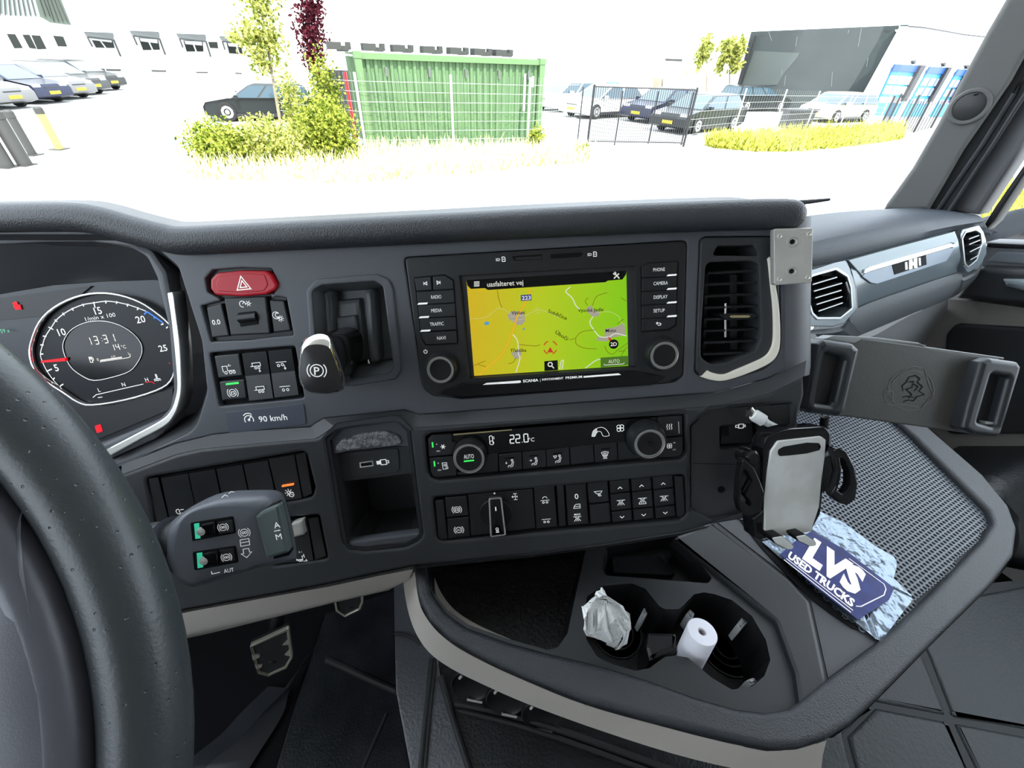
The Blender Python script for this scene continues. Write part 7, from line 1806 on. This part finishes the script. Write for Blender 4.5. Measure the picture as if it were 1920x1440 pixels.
rng = random.Random(5)
st_ = []
for x, y, dx, dy in ((388, 190, 18, 55), (470, 420, -6, 30), (490, 455, -8, 60), (770, 430, -5, 90), (985, 345, -10, 55), (945, 170, -20, 110), (870, 180, -6, 20), (560, 220, -10, 60)):
    st_.append(ZO4((x, y), (x + dx, y + dy)))
add('white_streak', pribbon(DB, st_, .8, .05), mat('streak', (0.16, 0.17, 0.17), .7), db)['kind'] = 'stuff'
hA = gnd(1640, 226); hB = gnd(1790, 218)
hu = unit((hB - hA) * np.array([1, 1, 0]))
HB = Fr(hA, hu, ZUP)
hl_ = thing('white_hall', 'white hall with three blue roller doors right of the dark building', 'building', hA)
add('wall', plate(HB, [(1600, 235)] + ZO4((1226, 158), (1320, 166), (1450, 188), (1560, 208), (1690, 222), (1900, 240)) + [(1990, 245)], -.4, 0), M_wall, hl_)
add('roof_edge', pribbon(HB, [ZO4((1226, 158), (1320, 166), (1450, 188), (1560, 208), (1690, 222), (1900, 240))], 2.4, .1), M_fblk, hl_)
M_blue1 = mat('door_blue', (0.010, 0.06, 0.32), .4); M_blue2 = mat('door_sky', (0.02, 0.20, 0.42), .4); M_blue3 = mat('door_pale', (0.20, 0.22, 0.36), .4)
for k, (a, b, c, d) in enumerate((((1150, 385), (1320, 395), (1150, 700), (1005, 690)), ((1360, 400), (1480, 408), (1310, 700), (1190, 700)), ((1530, 415), (1600, 420), (1440, 700), (1360, 700)))):
    a, b, c, d = [np.array(ZO4(p)) for p in (a, b, c, d)]
    dd = add('roller_door', plate(HB, [tuple(a), tuple(b), tuple(c), tuple(d)], .02, .1), M_blue2, hl_, ['blue roller door nearest the dark building', 'middle blue roller door', 'blue roller door by the windscreen pillar'][k])
    L_ = lambda f, g: tuple((a + (d - a) * f) * (1 - g) + (b + (c - b) * f) * g)
    add('door_header', plate(HB, [L_(0, 0), L_(0, 1), L_(.13, 1), L_(.13, 0)], .1, .16), M_blue1, dd)
    for i, (f0, f1) in enumerate(((.22, .38), (.42, .58), (.64, .74))):
        for g in (0, 1, 2):
            add('door_pane', plate(HB, [L_(f0, .04 + g * .32), L_(f0, .30 + g * .32), L_(f1, .30 + g * .32), L_(f1, .04 + g * .32)], .1, .14), M_wall if k == 0 else M_blue3, dd)
    add('door_frame', plate(HB, [L_(-.01, .92), L_(-.01, 1.08), L_(.7, 1.1), L_(.7, .95)], .1, .3), M_fblk, dd)
    p = L_(-.05, .62)
    add('door_lamp', plate(HB, [(p[0] - 2, p[1] - 3), (p[0] + 3, p[1] - 5), (p[0] + 3, p[1] + 1), (p[0], p[1] + 3)], 0, .15), M_bol, dd)

# ------------------------------------------------------------------ pale buildings and signs in the middle distance
mA, mB = gnd(960, 172), gnd(1390, 186)
mu = unit((mB - mA) * np.array([1, 1, 0]))
MB_ = Fr(mA, mu, ZUP)
mh = thing('far_white_hall', 'washed-out white hall behind the parked cars', 'building', mA)
add('wall', plate(MB_, [(800, 168), (800, 98), (1010, 112), (1372, 128), (1372, 188)], -.4, 0), M_wall, mh)
add('vent_strip', plate(MB_, ZO3((1040, 458), (1165, 462), (1165, 482), (1045, 478)), 0, .3), M_bol, mh)
sg = thing('yellow_sign', 'pale yellow sign board above the parked cars', 'sign', MB_.hit(1305, 132, .6))
add('board', plate(MB_, rnd(ZO3((1200, 530), (1350, 530), (1345, 592), (1215, 592)), 4), .3, .7), mat('sign_yellow', (0.85, 0.78, 0.22), .5), sg)
s2_ = thing('turquoise_sign', 'turquoise sign panel on the white hall behind the gate', 'sign', MB_.hit(1148, 158, .6))
add('board', plate(MB_, ZO3((585, 645), (670, 645), (668, 675), (588, 672)), .3, .7), mat('sign_turq', (0.05, 0.50, 0.55), .5), s2_)
add('end_post', plate(MB_, ZO3((568, 648), (580, 645), (582, 672), (570, 672)), .3, .8), M_bol, s2_)
bx = thing('timber_stack', 'tall brown and white stack behind the gate', 'stack', gnd(1240, 195))
add('boards', plate(MB_, ZO3((985, 615), (1005, 615), (1000, 690), (980, 690)), .3, 1.5), mat('timber', (0.30, 0.26, 0.18), .8), bx)
add('boards', plate(MB_, ZO3((1020, 615), (1045, 615), (1040, 690), (1015, 690)), .3, 1.5), mat('timber_pale', (0.55, 0.52, 0.45), .8), bx)
dr = thing('road_drain', 'small slotted drain grate in the pale road', 'drain', gnd(887, 343))
g0_ = Fr(gnd(887, 343, .002), (1, 0, 0), (0, 1, 0))
for k in range(5): add('slot', plate(g0_, [(876 + k * 5, 338), (878.5 + k * 5, 338), (880 + k * 5, 347), (877.5 + k * 5, 347)], 0, .004), M_bark, dr)
